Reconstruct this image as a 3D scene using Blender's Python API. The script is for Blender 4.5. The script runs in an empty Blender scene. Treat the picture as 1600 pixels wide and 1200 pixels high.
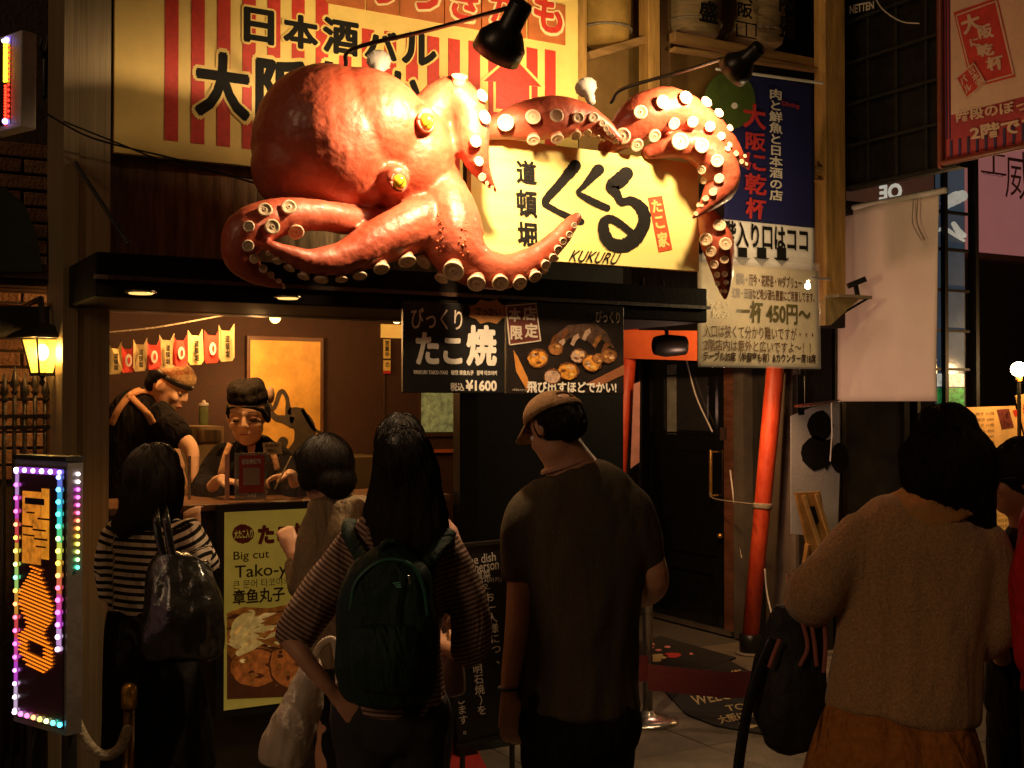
import bpy, bmesh, math, random
import numpy as np
from mathutils import Vector, Matrix, noise
from mathutils.bvhtree import BVHTree
random.seed(7)
V = Vector
SC = bpy.context.scene
COL = SC.collection
# ------------------------------------------------------------------ camera
FPX = 1867.0; CAMH = 1.6; YAW = math.radians(30); PITCH = math.atan(30/FPX)
cam_d = bpy.data.cameras.new('camera'); cam = bpy.data.objects.new('camera', cam_d); COL.objects.link(cam)
cam.location = (0, 0, CAMH); cam.rotation_euler = (math.pi/2 + PITCH, 0, -YAW)
cam_d.lens = FPX*36/1600; cam_d.sensor_width = 36; cam_d.clip_end = 300; cam_d.clip_start = 0.05
SC.camera = cam
# ------------------------------------------------------------------ world: city night
w = bpy.data.worlds.new('World'); SC.world = w; w.use_nodes = True
nt = w.node_tree; nt.nodes.clear()
o = nt.nodes.new('ShaderNodeOutputWorld'); bg = nt.nodes.new('ShaderNodeBackground')
bg.inputs[0].default_value = (1.0, 0.55, 0.24, 1); bg.inputs[1].default_value = 0.016
nt.links.new(bg.outputs[0], o.inputs[0])
sl = bpy.data.lights.new('street_light_direction', 'SUN'); sl.energy = .34; sl.angle = math.radians(14); sl.color = (1.0, .60, .32)
slo = bpy.data.objects.new('street_light_direction', sl); COL.objects.link(slo)
slo.rotation_euler = V((.90, .36, -.44)).to_track_quat('-Z', 'Y').to_euler()      # low warm light from the street behind, at the left
SC.view_settings.view_transform = 'Standard'; SC.view_settings.look = 'None'
SC.view_settings.exposure = 0.0; SC.view_settings.gamma = 1.0
try:
    SC.view_settings.use_curve_mapping = False
    SC.cycles.use_denoising = True; SC.cycles.max_bounces = 6; SC.cycles.sample_clamp_indirect = 4.0
    SC.cycles.transparent_max_bounces = 12
except Exception: pass

# ------------------------------------------------------------------ pixel helpers (photo pixels -> places in the world)
R = Matrix.Rotation(-YAW, 3, 'Z') @ Matrix.Rotation(math.pi/2 + PITCH, 3, 'X')
ORG = V((0, 0, CAMH))
RIGHT = R @ V((1, 0, 0)); UPV = R @ V((0, 1, 0)); VIEW = R @ V((0, 0, -1))
HF = V((math.sin(YAW), math.cos(YAW), 0))
UZ = V((0, 0, 1))
def ray(px, py): return R @ V(((px-800)/FPX, (600-py)/FPX, -1))
def D(px, py, d): return ORG + ray(px, py)*d                 # at depth d
def F(px, py, Y): r = ray(px, py); return ORG + r*(Y/r.y)   # on a wall parallel to the facade
def X(px, py, x): r = ray(px, py); return ORG + r*(x/r.x)   # on a wall across it
def G(px, py): r = ray(px, py); return ORG + r*(-CAMH/r.z)
def depth_of(p): return (p-ORG).dot(VIEW)

# ------------------------------------------------------------------ materials
MATS = {}
def mat(name, col, rough=.6, metal=0, var=.25, scale=12, bump=.15, bscale=60, emit=None, es=0, coat=0, alpha=1,
        stretch=(1, 1, 1), col2=None, trans=0, spec=.5, sheen=0, fold=0, fs=11):
    if name in MATS: return MATS[name]
    m = bpy.data.materials.new(name); m.use_nodes = True; MATS[name] = m
    t = m.node_tree; b = t.nodes['Principled BSDF']
    b.inputs['Roughness'].default_value = rough; b.inputs['Metallic'].default_value = metal
    b.inputs['Specular IOR Level'].default_value = spec
    if coat: b.inputs['Coat Weight'].default_value = coat; b.inputs['Coat Roughness'].default_value = .08
    if sheen: b.inputs['Sheen Weight'].default_value = sheen
    if trans: b.inputs['Transmission Weight'].default_value = trans
    b.inputs['Alpha'].default_value = alpha
    tc = t.nodes.new('ShaderNodeTexCoord'); mp = t.nodes.new('ShaderNodeMapping'); mp.inputs['Scale'].default_value = stretch
    t.links.new(tc.outputs['Object'], mp.inputs[0])
    n = t.nodes.new('ShaderNodeTexNoise'); n.inputs['Scale'].default_value = scale; n.inputs['Detail'].default_value = 6
    n.inputs['Roughness'].default_value = .65
    t.links.new(mp.outputs[0], n.inputs[0])
    cr = t.nodes.new('ShaderNodeMapRange'); cr.inputs[1].default_value = .3; cr.inputs[2].default_value = .7
    t.links.new(n.outputs[0], cr.inputs[0])
    mx = t.nodes.new('ShaderNodeMix'); mx.data_type = 'RGBA'
    c2 = col2 if col2 else tuple(c*(1-var) for c in col)
    mx.inputs[6].default_value = (*c2, 1); mx.inputs[7].default_value = (*[min(1, c*(1+(0 if col2 else var*.5))) for c in col], 1)
    t.links.new(cr.outputs[0], mx.inputs[0]); t.links.new(mx.outputs[2], b.inputs['Base Color'])
    m['mix'] = mx.name; m['noise'] = n.name; m['map'] = mp.name
    rr = t.nodes.new('ShaderNodeMapRange'); rr.inputs[3].default_value = max(0, rough-.08); rr.inputs[4].default_value = min(1, rough+.12)
    t.links.new(n.outputs[0], rr.inputs[0]); t.links.new(rr.outputs[0], b.inputs['Roughness'])
    if bump:
        n2 = t.nodes.new('ShaderNodeTexNoise'); n2.inputs['Scale'].default_value = bscale; n2.inputs['Detail'].default_value = 5
        t.links.new(mp.outputs[0], n2.inputs[0])
        bp = t.nodes.new('ShaderNodeBump'); bp.inputs['Strength'].default_value = bump; bp.inputs['Distance'].default_value = .01
        t.links.new(n2.outputs[0], bp.inputs['Height']); t.links.new(bp.outputs[0], b.inputs['Normal']); m['bump'] = bp.name
        if fold:
            m3 = t.nodes.new('ShaderNodeMapping'); m3.inputs['Scale'].default_value = (1, 1, .38); m3.inputs['Rotation'].default_value = (.3, .25, 0); t.links.new(tc.outputs['Object'], m3.inputs[0])
            n3 = t.nodes.new('ShaderNodeTexNoise'); n3.inputs['Scale'].default_value = fs; n3.inputs['Detail'].default_value = 2.5; n3.inputs['Distortion'].default_value = 1.2; t.links.new(m3.outputs[0], n3.inputs[0])
            b3 = t.nodes.new('ShaderNodeBump'); b3.inputs['Strength'].default_value = fold; b3.inputs['Distance'].default_value = .045
            t.links.new(n3.outputs[0], b3.inputs['Height']); t.links.new(bp.outputs[0], b3.inputs['Normal']); t.links.new(b3.outputs[0], b.inputs['Normal'])
    if es:
        e = emit or col
        mx2 = t.nodes.new('ShaderNodeMix'); mx2.data_type = 'RGBA'
        mx2.inputs[6].default_value = (*[c*(1-var) for c in e], 1); mx2.inputs[7].default_value = (*e, 1)
        t.links.new(cr.outputs[0], mx2.inputs[0]); t.links.new(mx2.outputs[2], b.inputs['Emission Color'])
        b.inputs['Emission Strength'].default_value = es
    return m
def glow(name, col, s):
    if name in MATS: return MATS[name]
    m = bpy.data.materials.new(name); m.use_nodes = True; MATS[name] = m; t = m.node_tree; t.nodes.clear()
    e = t.nodes.new('ShaderNodeEmission'); e.inputs[0].default_value = (*col, 1); e.inputs[1].default_value = s
    oo = t.nodes.new('ShaderNodeOutputMaterial'); t.links.new(e.outputs[0], oo.inputs[0]); return m
def lnk(m, a, b): m.node_tree.links.new(a, b)

BLACK = mat('black_paint', (.012, .011, .010), .35, var=.5, bump=.05)
BLACKM = mat('matt_black', (.009, .0075, .0065), .7, var=.4)
LACQ = mat('black_lacquer', (.006, .006, .006), .12, var=.4, bump=.04, bscale=9, coat=.6)
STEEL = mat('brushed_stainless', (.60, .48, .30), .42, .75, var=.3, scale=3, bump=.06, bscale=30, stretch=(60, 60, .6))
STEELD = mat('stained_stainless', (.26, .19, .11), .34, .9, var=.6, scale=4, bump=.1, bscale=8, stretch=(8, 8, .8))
CHROME = mat('worn_chrome', (.6, .55, .5), .22, .95, var=.3)
INK = mat('ink_black', (.010, .009, .008), .75, spec=.2, var=.6, scale=120, bump=.3, bscale=300)
REDP = mat('red_print', (.55, .035, .02), .5, var=.25, scale=40, bump=.2, bscale=200)
CREAM = mat('cream_board', (.82, .60, .19), .5, var=.16, scale=5, bump=.08, bscale=200)
WOODF = mat('raw_timber', (.56, .32, .09), .6, var=.45, scale=4, bump=.3, bscale=30, stretch=(6, 6, .7))
WOODX = mat('raw_timber_beam', (.42, .24, .085), .6, var=.45, scale=4, bump=.3, bscale=30, stretch=(.7, 6, 6))
DWOOD = mat('dark_wood', (.07, .032, .014), .45, var=.5, scale=5, bump=.25, bscale=40, stretch=(6, 6, .6))
WALLB = mat('brown_wall', (.052, .019, .008), .75, var=.3, scale=20, bump=.3, bscale=120)
CHARC = mat('charcoal_metal', (.03, .028, .026), .4, .4, var=.4)
WHITE = mat('white_plastic', (.78, .74, .66), .45, var=.08)
WLET = mat('white_letter', (.75, .70, .62), .6, var=.15)
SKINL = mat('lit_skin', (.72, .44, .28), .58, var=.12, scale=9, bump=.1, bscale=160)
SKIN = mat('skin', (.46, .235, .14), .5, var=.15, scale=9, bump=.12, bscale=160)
HAIR = mat('black_hair', (.005, .004, .0035), .6, var=.6, scale=9, bump=.55, bscale=26, stretch=(9, 9, .7), spec=.14)
ROPE = mat('rope', (.32, .26, .18), .85, var=.4, scale=60, bump=.8, bscale=90)
CABLE = mat('black_cable', (.01, .01, .01), .5)
GLASS = mat('clear_acrylic', (.9, .85, .8), .08, var=.02, bump=0, alpha=.07)
VERM = mat('vermilion_paint', (.72, .095, .028), .45, var=.3, scale=16, bump=.35, bscale=50, col2=(.42, .035, .012), stretch=(1, 1, .35))

# ------------------------------------------------------------------ objects
BASE = {}
def setp(o, label=None, cat=None, group=None, kind=None):
    if label: o['label'] = label
    if cat: o['category'] = cat
    if group: o['group'] = group
    if kind: o['kind'] = kind
    return o
def thing(name, label, cat, loc, group=None):
    o = bpy.data.objects.new(name, None); COL.objects.link(o); o.location = loc; o.empty_display_size = .1
    BASE[o] = V(loc); return setp(o, label, cat, group)
def mk(name, verts, faces, m, parent=None, smooth=False, loc=None, mats=None, midx=None):
    vs = [V(v) for v in verts]
    if parent is not None: off = BASE[parent]
    else:
        if loc is None:
            xs = [v.x for v in vs]; ys = [v.y for v in vs]; zs = [v.z for v in vs]
            loc = ((min(xs)+max(xs))/2, (min(ys)+max(ys))/2, min(zs))
        off = V(loc)
    me = bpy.data.meshes.new(name); me.from_pydata([v-off for v in vs], [], faces)
    if mats:
        for q in mats: me.materials.append(q)
        if midx: me.polygons.foreach_set('material_index', midx)
    else: me.materials.append(m)
    if smooth: me.polygons.foreach_set('use_smooth', [True]*len(me.polygons))
    me.update()
    o = bpy.data.objects.new(name, me); COL.objects.link(o)
    if parent is not None: o.parent = parent
    else: o.location = off
    BASE[o] = off
    return o
class MB:
    def __init__(s): s.v = []; s.f = []; s.mi = []; s.cur = 0
    def add(s, v, f):
        n = len(s.v); s.v += [V(a) for a in v]; s.f += [tuple(i+n for i in q) for q in f]; s.mi += [s.cur]*len(f); return s
    def box(s, a, b):
        (x0, y0, z0), (x1, y1, z1) = a, b
        v = [(x0,y0,z0),(x1,y0,z0),(x1,y1,z0),(x0,y1,z0),(x0,y0,z1),(x1,y0,z1),(x1,y1,z1),(x0,y1,z1)]
        return s.add(v, [(0,3,2,1),(4,5,6,7),(0,1,5,4),(1,2,6,5),(2,3,7,6),(3,0,4,7)])
    def beam(s, p, q, w, h, up=UZ):
        p = V(p); q = V(q); d = (q-p).normalized(); a = d.cross(up)
        if a.length < 1e-3: a = d.cross(V((0, 1, 0)))
        a.normalize(); b = a.cross(d); v = []
        for c in (p, q):
            for i, j in ((-1,-1),(1,-1),(1,1),(-1,1)): v.append(c + a*i*w/2 + b*j*h/2)
        return s.add(v, [(0,3,2,1),(4,5,6,7),(0,1,5,4),(1,2,6,5),(2,3,7,6),(3,0,4,7)])
    def tube(s, pts, rad, n=12, ref=None, cap=True, ring=4):
        # rad: list of (ra, rb): ra across the reference direction, rb along it
        pts = [V(p) for p in pts]; k = len(pts)
        rad = [(r, r) if not isinstance(r, tuple) else r for r in (rad if isinstance(rad, list) else [rad]*k)]
        P = []; RR = []
        if cap:  # rounded ends
            t0 = (pts[1]-pts[0]).normalized(); t1 = (pts[-1]-pts[-2]).normalized(); m0 = min(rad[0])*cap; m1 = min(rad[-1])*cap
            for q in range(3): a = math.pi/2*(q+.15)/3.15; P.append(pts[0]-t0*m0*math.cos(a)); RR.append((rad[0][0]*math.sin(a), rad[0][1]*math.sin(a)))
        P += pts; RR += rad
        if cap:
            for q in range(2, -1, -1): a = math.pi/2*(q+.15)/3.15; P.append(pts[-1]+t1*m1*math.cos(a)); RR.append((rad[-1][0]*math.sin(a), rad[-1][1]*math.sin(a)))
        base = len(s.v); v = []
        prev = None
        for i, p in enumerate(P):
            t = (P[min(i+1, len(P)-1)] - P[max(i-1, 0)])
            t = t.normalized() if t.length > 1e-9 else V((0, 0, 1))
            rf = ref
            if rf is None:
                rf = prev if prev is not None else (V((0, 0, 1)) if abs(t.z) < .8 else V((0, 1, 0)))
            b = rf - t*rf.dot(t)
            if b.length < .15: b = (prev if prev is not None else UPV) ; b = b - t*b.dot(t)
            b.normalize(); prev = b; a = t.cross(b)
            for j in range(n):
                th = 2*math.pi*j/n; v.append(p + a*math.cos(th)*RR[i][0] + b*math.sin(th)*RR[i][1])
        f = []
        for i in range(len(P)-1):
            for j in range(n): f.append((i*n+j, i*n+(j+1)%n, (i+1)*n+(j+1)%n, (i+1)*n+j))
        f.append(tuple(reversed(range(n)))); f.append(tuple(range((len(P)-1)*n, len(P)*n)))
        return s.add(v, f)
    def ell(s, c, r, M=None, nu=16, nv=10):
        c = V(c); M = M or Matrix.Identity(3); v = []; f = []
        for i in range(1, nv):
            ph = math.pi*i/nv
            for j in range(nu):
                th = 2*math.pi*j/nu; v.append(c + M @ V((r[0]*math.sin(ph)*math.cos(th), r[1]*math.sin(ph)*math.sin(th), r[2]*math.cos(ph))))
        top = len(v); v.append(c + M @ V((0, 0, r[2]))); v.append(c - M @ V((0, 0, r[2])))
        for i in range(nv-2):
            for j in range(nu): f.append((i*nu+j, (i+1)*nu+j, (i+1)*nu+(j+1)%nu, i*nu+(j+1)%nu))
        for j in range(nu): f.append((top, j, (j+1)%nu)); f.append((top+1, (nv-2)*nu+(j+1)%nu, (nv-2)*nu+j))
        return s.add(v, f)
    def lathe(s, c, ax, prof, n=20):
        # prof: (radius, height) from the base up along ax
        c = V(c); ax = V(ax).normalized(); a = ax.orthogonal().normalized(); b = ax.cross(a); v = []; f = []
        for (r, h) in prof:
            for j in range(n): th = 2*math.pi*j/n; v.append(c + ax*h + (a*math.cos(th)+b*math.sin(th))*r)
        for i in range(len(prof)-1):
            for j in range(n): f.append((i*n+j, i*n+(j+1)%n, (i+1)*n+(j+1)%n, (i+1)*n+j))
        f.append(tuple(reversed(range(n)))); f.append(tuple(range((len(prof)-1)*n, len(prof)*n)))
        return s.add(v, f)
    def prism(s, pts, nrm, th):
        pts = [V(p) for p in pts]; n = len(pts); N = V(nrm)*th
        v = pts + [p-N for p in pts]
        area = sum((pts[i].cross(pts[(i+1) % n]) for i in range(n)), V((0, 0, 0)))
        f = [tuple(range(n)), tuple(reversed(range(n, 2*n)))] + [(i, i+n, (i+1)%n+n, (i+1)%n) for i in range(n)]
        if area.dot(V(nrm)) < 0: f = [tuple(reversed(q)) for q in f]
        return s.add(v, f)
    def build(s, name, m, parent=None, smooth=False, mats=None):
        return mk(name, s.v, s.f, m, parent, smooth, mats=mats, midx=s.mi if mats else None)
def bevel(o, w=.004, seg=2):
    bm = bmesh.new(); bm.from_mesh(o.data); bmesh.ops.bevel(bm, geom=bm.edges[:], offset=w, segments=seg, affect='EDGES', profile=.5)
    bm.to_mesh(o.data); bm.free(); return o
def spline(pts, n=6):
    # Catmull-Rom through tuples of any length
    P = [np.array(p, float) for p in pts]; P = [2*P[0]-P[1]] + P + [2*P[-1]-P[-2]]; out = []
    for i in range(1, len(P)-2):
        for k in range(n):
            t = k/n; a, b, c, d = P[i-1], P[i], P[i+1], P[i+2]
            out.append(.5*((2*b)+(c-a)*t+(2*a-5*b+4*c-d)*t*t+(3*b-a-3*c+d)*t**3))
    out.append(P[-2]); return out
def remesh(mb, vox, it=4, fac=.5):
    me = bpy.data.meshes.new('tmp'); me.from_pydata(mb.v, [], mb.f); me.update()
    o = bpy.data.objects.new('tmp', me); COL.objects.link(o)
    r = o.modifiers.new('r', 'REMESH'); r.mode = 'VOXEL'; r.voxel_size = vox; r.adaptivity = 0
    sm = o.modifiers.new('s', 'SMOOTH'); sm.factor = fac; sm.iterations = it
    dg = bpy.context.evaluated_depsgraph_get(); ev = o.evaluated_get(dg); m2 = ev.to_mesh()
    n = len(m2.vertices); co = np.empty(n*3, 'f'); m2.vertices.foreach_get('co', co); co = co.reshape(-1, 3)
    nr = np.empty(n*3, 'f'); m2.vertices.foreach_get('normal', nr); nr = nr.reshape(-1, 3)
    faces = [tuple(p.vertices) for p in m2.polygons]
    ev.to_mesh_clear(); bpy.data.objects.remove(o); bpy.data.meshes.remove(me)
    return co, nr, faces
def organic(name, mb, m, parent=None, vox=.012, it=4, disp=None, attr=None):
    co, nr, faces = remesh(mb, vox, it)
    if disp:
        for (amp, sx, sz, seed) in disp:
            for i in range(len(co)):
                p = co[i]; k = noise.noise(V((p[0]*sx+seed, p[1]*sx, p[2]*sz)))
                co[i] += nr[i]*(k*amp)
    o = mk(name, [tuple(c) for c in co], faces, m, parent, True)
    if attr is not None:
        a = o.data.attributes.new('along', 'FLOAT', 'POINT'); a.data.foreach_set('value', attr(co).astype('f'))
    return o

# panels: flat faces that carry print
class Panel:
    def __init__(s, O, U, W=UZ): s.O = V(O); s.U = V(U).normalized(); s.V = V(W).normalized(); s.N = s.U.cross(s.V).normalized()
    def hit(s, px, py):
        r = ray(px, py); t = (s.O-ORG).dot(s.N)/r.dot(s.N); p = ORG+r*t-s.O; return p.dot(s.U), p.dot(s.V)
    def P(s, u, v, off=0): return s.O + s.U*u + s.V*v + s.N*off
    def rect(s, l, t, r, b):
        cx, cy = (l+r)/2, (t+b)/2
        return s.hit(l, cy)[0], s.hit(cx, b)[1], s.hit(r, cy)[0], s.hit(cx, t)[1]
    def board(s, name, rc, th, m, parent=None, off=0, bev=0):
        u0, v0, u1, v1 = rc; b = MB().prism([s.P(u0, v0, off), s.P(u1, v0, off), s.P(u1, v1, off), s.P(u0, v1, off)], s.N, th)
        o = b.build(name, m, parent)
        if bev: bevel(o, bev)
        return o
    def poly(s, name, pts, m, parent=None, off=0, th=.002):   # photo-pixel outline on this face
        uv = [s.hit(*p) for p in pts]; return MB().prism([s.P(a, b, off) for a, b in uv], s.N, th).build(name, m, parent)
    def strokes(s, mb, pts, off, th=.002, n=5):
        # brush stroke: (px, py, half width px); ragged variable-width ribbon
        pts = spline(pts, n); L = []; Rr = []
        for i, p in enumerate(pts):
            a = pts[max(i-1, 0)]; b = pts[min(i+1, len(pts)-1)]; t = np.array([b[0]-a[0], b[1]-a[1]]); t = t/(np.hypot(*t)+1e-9); nn = np.array([-t[1], t[0]])
            j = 1+random.uniform(-.07, .07)
            L.append((p[0]+nn[0]*p[2]*j, p[1]+nn[1]*p[2]*j)); Rr.append((p[0]-nn[0]*p[2]*j, p[1]-nn[1]*p[2]*j))
        def cap(p, q, r):
            d = np.array([p[0]-q[0], p[1]-q[1]]); d = d/(np.hypot(*d)+1e-9); return (p[0]+d[0]*r*.75, p[1]+d[1]*r*.75)
        for i in range(len(pts)-1):
            q = [L[i], L[i+1], Rr[i+1], Rr[i]]; mb.prism([s.P(*s.hit(*c), off) for c in q], s.N, th)
        for e, f_ in ((0, 1), (-1, -2)):
            c = pts[e]; q = [(c[0]+c[2]*math.cos(a)*1.0, c[1]+c[2]*math.sin(a)*1.0) for a in np.linspace(0, 2*math.pi, 13)[:-1]]
            mb.prism([s.P(*s.hit(*k), off-.0004) for k in q], s.N, th)
        return mb
    def text(s, name, body, quad, m, parent=None, off=.003, bold=.0, th=.0015, vert=False, shear=0):
        # quad: (l,t,r,b) box or 4 corners TL,TR,BR,BL in photo pixels
        vs, fs = glyphs(body, bold, vert)
        if not vs: return None
        if len(quad) == 4 and not isinstance(quad[0], (tuple, list)):
            u0, v0, u1, v1 = s.rect(*quad); c = [(u0, v1), (u1, v1), (u1, v0), (u0, v0)]
        else: c = [s.hit(*q) for q in quad]
        c = [np.array(q) for q in c]; out = []
        for (x, y, zo) in vs:
            x2 = x + shear*(y-.5); q = (c[3]*(1-x2)+c[2]*x2)*(1-y) + (c[0]*(1-x2)+c[1]*x2)*y; out.append(s.P(q[0], q[1], off+zo))
        return mk(name, out, fs, m, parent)
_g = {}
def glyphs(body, bold=0, vert=False):
    key = (body, bold, vert)
    if key in _g: return _g[key]
    vs = []; fs = []
    def one(txt):
        c = bpy.data.curves.new('t', 'FONT'); c.body = txt; c.offset = min(bold, .008); c.resolution_u = 3
        o = bpy.data.objects.new('t', c); COL.objects.link(o); dg = bpy.context.evaluated_depsgraph_get(); ev = o.evaluated_get(dg)
        m = ev.to_mesh(); v = [(a.co.x, a.co.y) for a in m.vertices]; f = [tuple(p.vertices) for p in m.polygons]
        ev.to_mesh_clear(); bpy.data.objects.remove(o); bpy.data.curves.remove(c); return v, f
    if vert:
        y = 0
        for ch in body:
            v, f = one(ch); n = len(vs)
            if v:
                cx = (min(a[0] for a in v)+max(a[0] for a in v))/2
                vs += [(a[0]-cx, a[1]+y) for a in v]; fs += [tuple(i+n for i in q) for q in f]
            y -= 1.02
    else: vs, fs = one(body)
    if vs:
        # heavier weight: shifted copies, each a hair above the last
        v0, f0, sh = vs, fs, [(0, 0)]
        if bold > .015:
            k = 10 if bold > .06 else 6
            sh += [(math.cos(2*math.pi*i/k)*bold*.8, math.sin(2*math.pi*i/k)*bold*.8) for i in range(k)]
            if bold > .06: sh += [(p*.5, q*.5) for p, q in sh[1:]]
        vs = []; fs = []
        for i, (dx, dy) in enumerate(sh): n = len(vs); vs += [(a[0]+dx, a[1]+dy, i*.00006) for a in v0]; fs += [tuple(j+n for j in q) for q in f0]
        x0 = min(a[0] for a in vs); x1 = max(a[0] for a in vs); y0 = min(a[1] for a in vs); y1 = max(a[1] for a in vs)
        vs = [((a[0]-x0)/max(x1-x0, 1e-6), (a[1]-y0)/max(y1-y0, 1e-6), a[2]) for a in vs]
    _g[key] = (vs, fs); return _g[key]
def facade(Y): return Panel((0, Y, 0), (1, 0, 0))
def across(x): return Panel((x, 0, 0), (0, -1, 0))
def light(name, kind, loc, power, col, aim=None, size=.05, spot=60, blend=.5, parent=None):
    l = bpy.data.lights.new(name, kind); l.energy = power; l.color = col
    if kind == 'SPOT': l.spot_size = math.radians(spot); l.spot_blend = blend; l.shadow_soft_size = size
    elif kind == 'POINT': l.shadow_soft_size = size
    elif kind == 'AREA': l.size = size
    o = bpy.data.objects.new(name, l); COL.objects.link(o)
    if aim is not None: o.rotation_euler = (V(aim)-V(loc)).to_track_quat('-Z', 'Y').to_euler()
    if parent is not None: o.parent = parent; o.location = V(loc)-BASE[parent]
    else: o.location = loc
    return o
WARM = (1.0, .50, .16); WARM2 = (1.0, .66, .34)

# ================================================================== SETTING
GROUND = mat('street_concrete', (.15, .12, .085), .75, var=.4, scale=6, bump=.35, bscale=140)
g = mk('ground', [(-40,-30,-.012),(60,-30,-.012),(60,60,-.012),(-40,60,-.012)], [(0,1,2,3)], mat('joint_grout', (.06, .05, .04), .9)); g['kind'] = 'structure'
pav = MB().box((-3.0, -3.0, -.011), (9, 2.595, -.004)).build('pavement', GROUND); pav['kind'] = 'structure'
slabm = None
for i in range(-2, 8):
    for j in range(0, 6):
        if slabm is None:
            so = MB().box((-.447, -.297, -.010), (.447, .297, 0)).build('slab', GROUND, None); bevel(so, .003, 1); slabm = so.data
            for v_ in slabm.vertices: v_.co.z -= 0.0
        else: so = bpy.data.objects.new('slab', slabm); COL.objects.link(so)
        so.parent = pav; so.location = V((i*.9+.45, 2.9+j*.6, -.010 + random.uniform(-.001, .0008))) - BASE[pav]

YS, YR, XW = 4.8, 5.70, 5.45           # stall front, right-hand facade, side wall with the black door
fS = facade(YS)
xa = F(168, 800, YS).x; xb = F(735, 800, YS).x
zl = F(400, 484, YS).z                  # lintel underside
# ---- the stall
stall = thing('takoyaki_stall', 'octopus ball stall front of stainless steel with brown interior and lit counter', 'food stall', (xa, YS, 0))
xp = F(97, 300, YS).x
MB().box((xp, YS-.03, 0), (xp+.055, YS+.35, 4.2)).build('pillar_edge', STEEL, stall)
b_ = MB().box((xp+.058, YS-.02, 0), (xa, YS+.35, 4.2)).build('pillar', STEEL, stall)
zb = F(300, 245, YS+.1).z
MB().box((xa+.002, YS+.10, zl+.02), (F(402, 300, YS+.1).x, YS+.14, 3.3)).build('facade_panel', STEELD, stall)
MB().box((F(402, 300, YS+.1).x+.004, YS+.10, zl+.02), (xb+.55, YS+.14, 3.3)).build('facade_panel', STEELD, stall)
MB().box((xa+.002, YS+.145, zl+.02), (xb+.55, YS+.30, 4.2)).build('upper_wall', mat('dark_render', (.035, .028, .02), .8), stall)
yb = 6.45
xw = F(722, 700, yb).x
MB().box((xa-.9, yb, 0), (xw, yb+.08, 2.35)).build('back_wall', WALLB, stall)
MB().box((xw, YS+.15, 0), (xw+.07, 7.6, 2.35)).build('side_wall', BLACKM, stall)
MB().box((xb+.031, YS+.06, 0), (xw+.07, YS+.149, 2.35)).build('front_panel', BLACKM, stall)
MB().box((xa-.98, YS+.36, 0), (xa-.9, yb+.08, 2.35)).build('side_wall', DWOOD, stall)
MB().box((xa-.9, YS+.36, 0), (xw, yb, .12)).build('raised_floor', BLACKM, stall)
MB().box((xa-.9, YS+.3, 2.10), (xw, yb, 2.16)).build('ceiling', DWOOD, stall)
for i in range(9):                       # boards of the stall ceiling
    y = YS+.36+i*.16; MB().box((xa-.88, y, 2.075), (xw-.01, y+.10, 2.098)).build('ceiling_board', DWOOD, stall)
# dark canopy over the opening
zt = F(300, 398, 4.25).z; cz = F(400, 474, 4.25).z
can = MB().box((F(150, 430, 4.25).x, 4.25, cz), (F(1105, 450, 4.25).x, YS+.098, cz+.155)).build('canopy', mat('canopy_dark', (.010, .0065, .004), .75, spec=.15, var=.6, scale=5), stall); bevel(can, .006)
MB().box((xa+.003, YS-.01, zl), (xb+.06, YS+.098, cz-.002)).build('lintel', BLACKM, stall)
MB().box((F(150, 430, 4.25).x-.01, 4.235, cz+.06), (F(1105, 450, 4.25).x+.01, 4.249, cz+.075)).build('canopy_trim', DWOOD, stall)
# strut of the canopy
MB().tube([F(118, 255, YS-.03), F(200, 380, 4.45)], .008, 8).build('strut', CHARC, stall)
# right jamb
MB().box((F(716, 700, YS).x, YS-.015, 0), (xb+.03, YS+.05, zl-.002)).build('jamb', BLACK, stall)
# counter
zc = F(420, 783, YS).z
MB().box((xa+.003, YS+.005, 0), (xb-.12, YS+.42, zc-.03)).build('counter', mat('counter_black', (.03, .018, .012), .4), stall)
ct = MB().box((xa+.003, YS-.035, zc-.028), (xb-.12, YS+.46, zc)).build('counter_top', mat('counter_edge', (.17, .08, .035), .35), stall); bevel(ct, .004)
# warm brown wall panel seams and a rail in the stall
MB().box((F(595, 600, yb).x, yb-.012, .12), (F(600, 600, yb).x, yb-.001, 2.07)).build('wall_batten', DWOOD, stall)
MB().box((F(650, 700, yb).x, yb-.03, F(690, 707, yb).z), (xw-.002, yb-.001, F(690, 702, yb).z)).build('wall_rail', mat('red_rail', (.5, .12, .04), .5), stall)
MB().box((F(420, 800, 6.2).x, 6.0, .12), (F(590, 800, 6.2).x, yb-.001, F(560, 712, 6.2).z)).build('back_bench', mat('olive_bench', (.09, .06, .025), .6), stall)
# downlights under the canopy
for px, py, w_ in ((220, 455, 20), (450, 463, 17), (409, 492, 26)):
    p = F(px, py, 4.55 if py < 480 else 5.6); r_ = w_*depth_of(p)/FPX*.9
    z = (cz-.004) if py < 480 else 2.07
    q = ray(px, py); q = ORG+q*((z-CAMH)/q.z)
    MB().lathe(q, (0, 0, -1), [(r_*1.18, 0), (r_*1.18, .004), (r_, .006)]).build('downlight', CHROME, stall)
    MB().lathe(q+V((0, 0, -.0065)), (0, 0, -1), [(r_*.9, 0), (r_*.85, .003)]).build('downlight_lens', glow('lamp_warm', (1, .58, .16), 1.5), stall)
    light('downlight_lamp', 'SPOT', q+V((0, 0, -.03)), 3.5 if py < 480 else 14, WARM, aim=q-V((0, 0, 1)), size=.03, spot=120, blend=.8)
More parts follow.
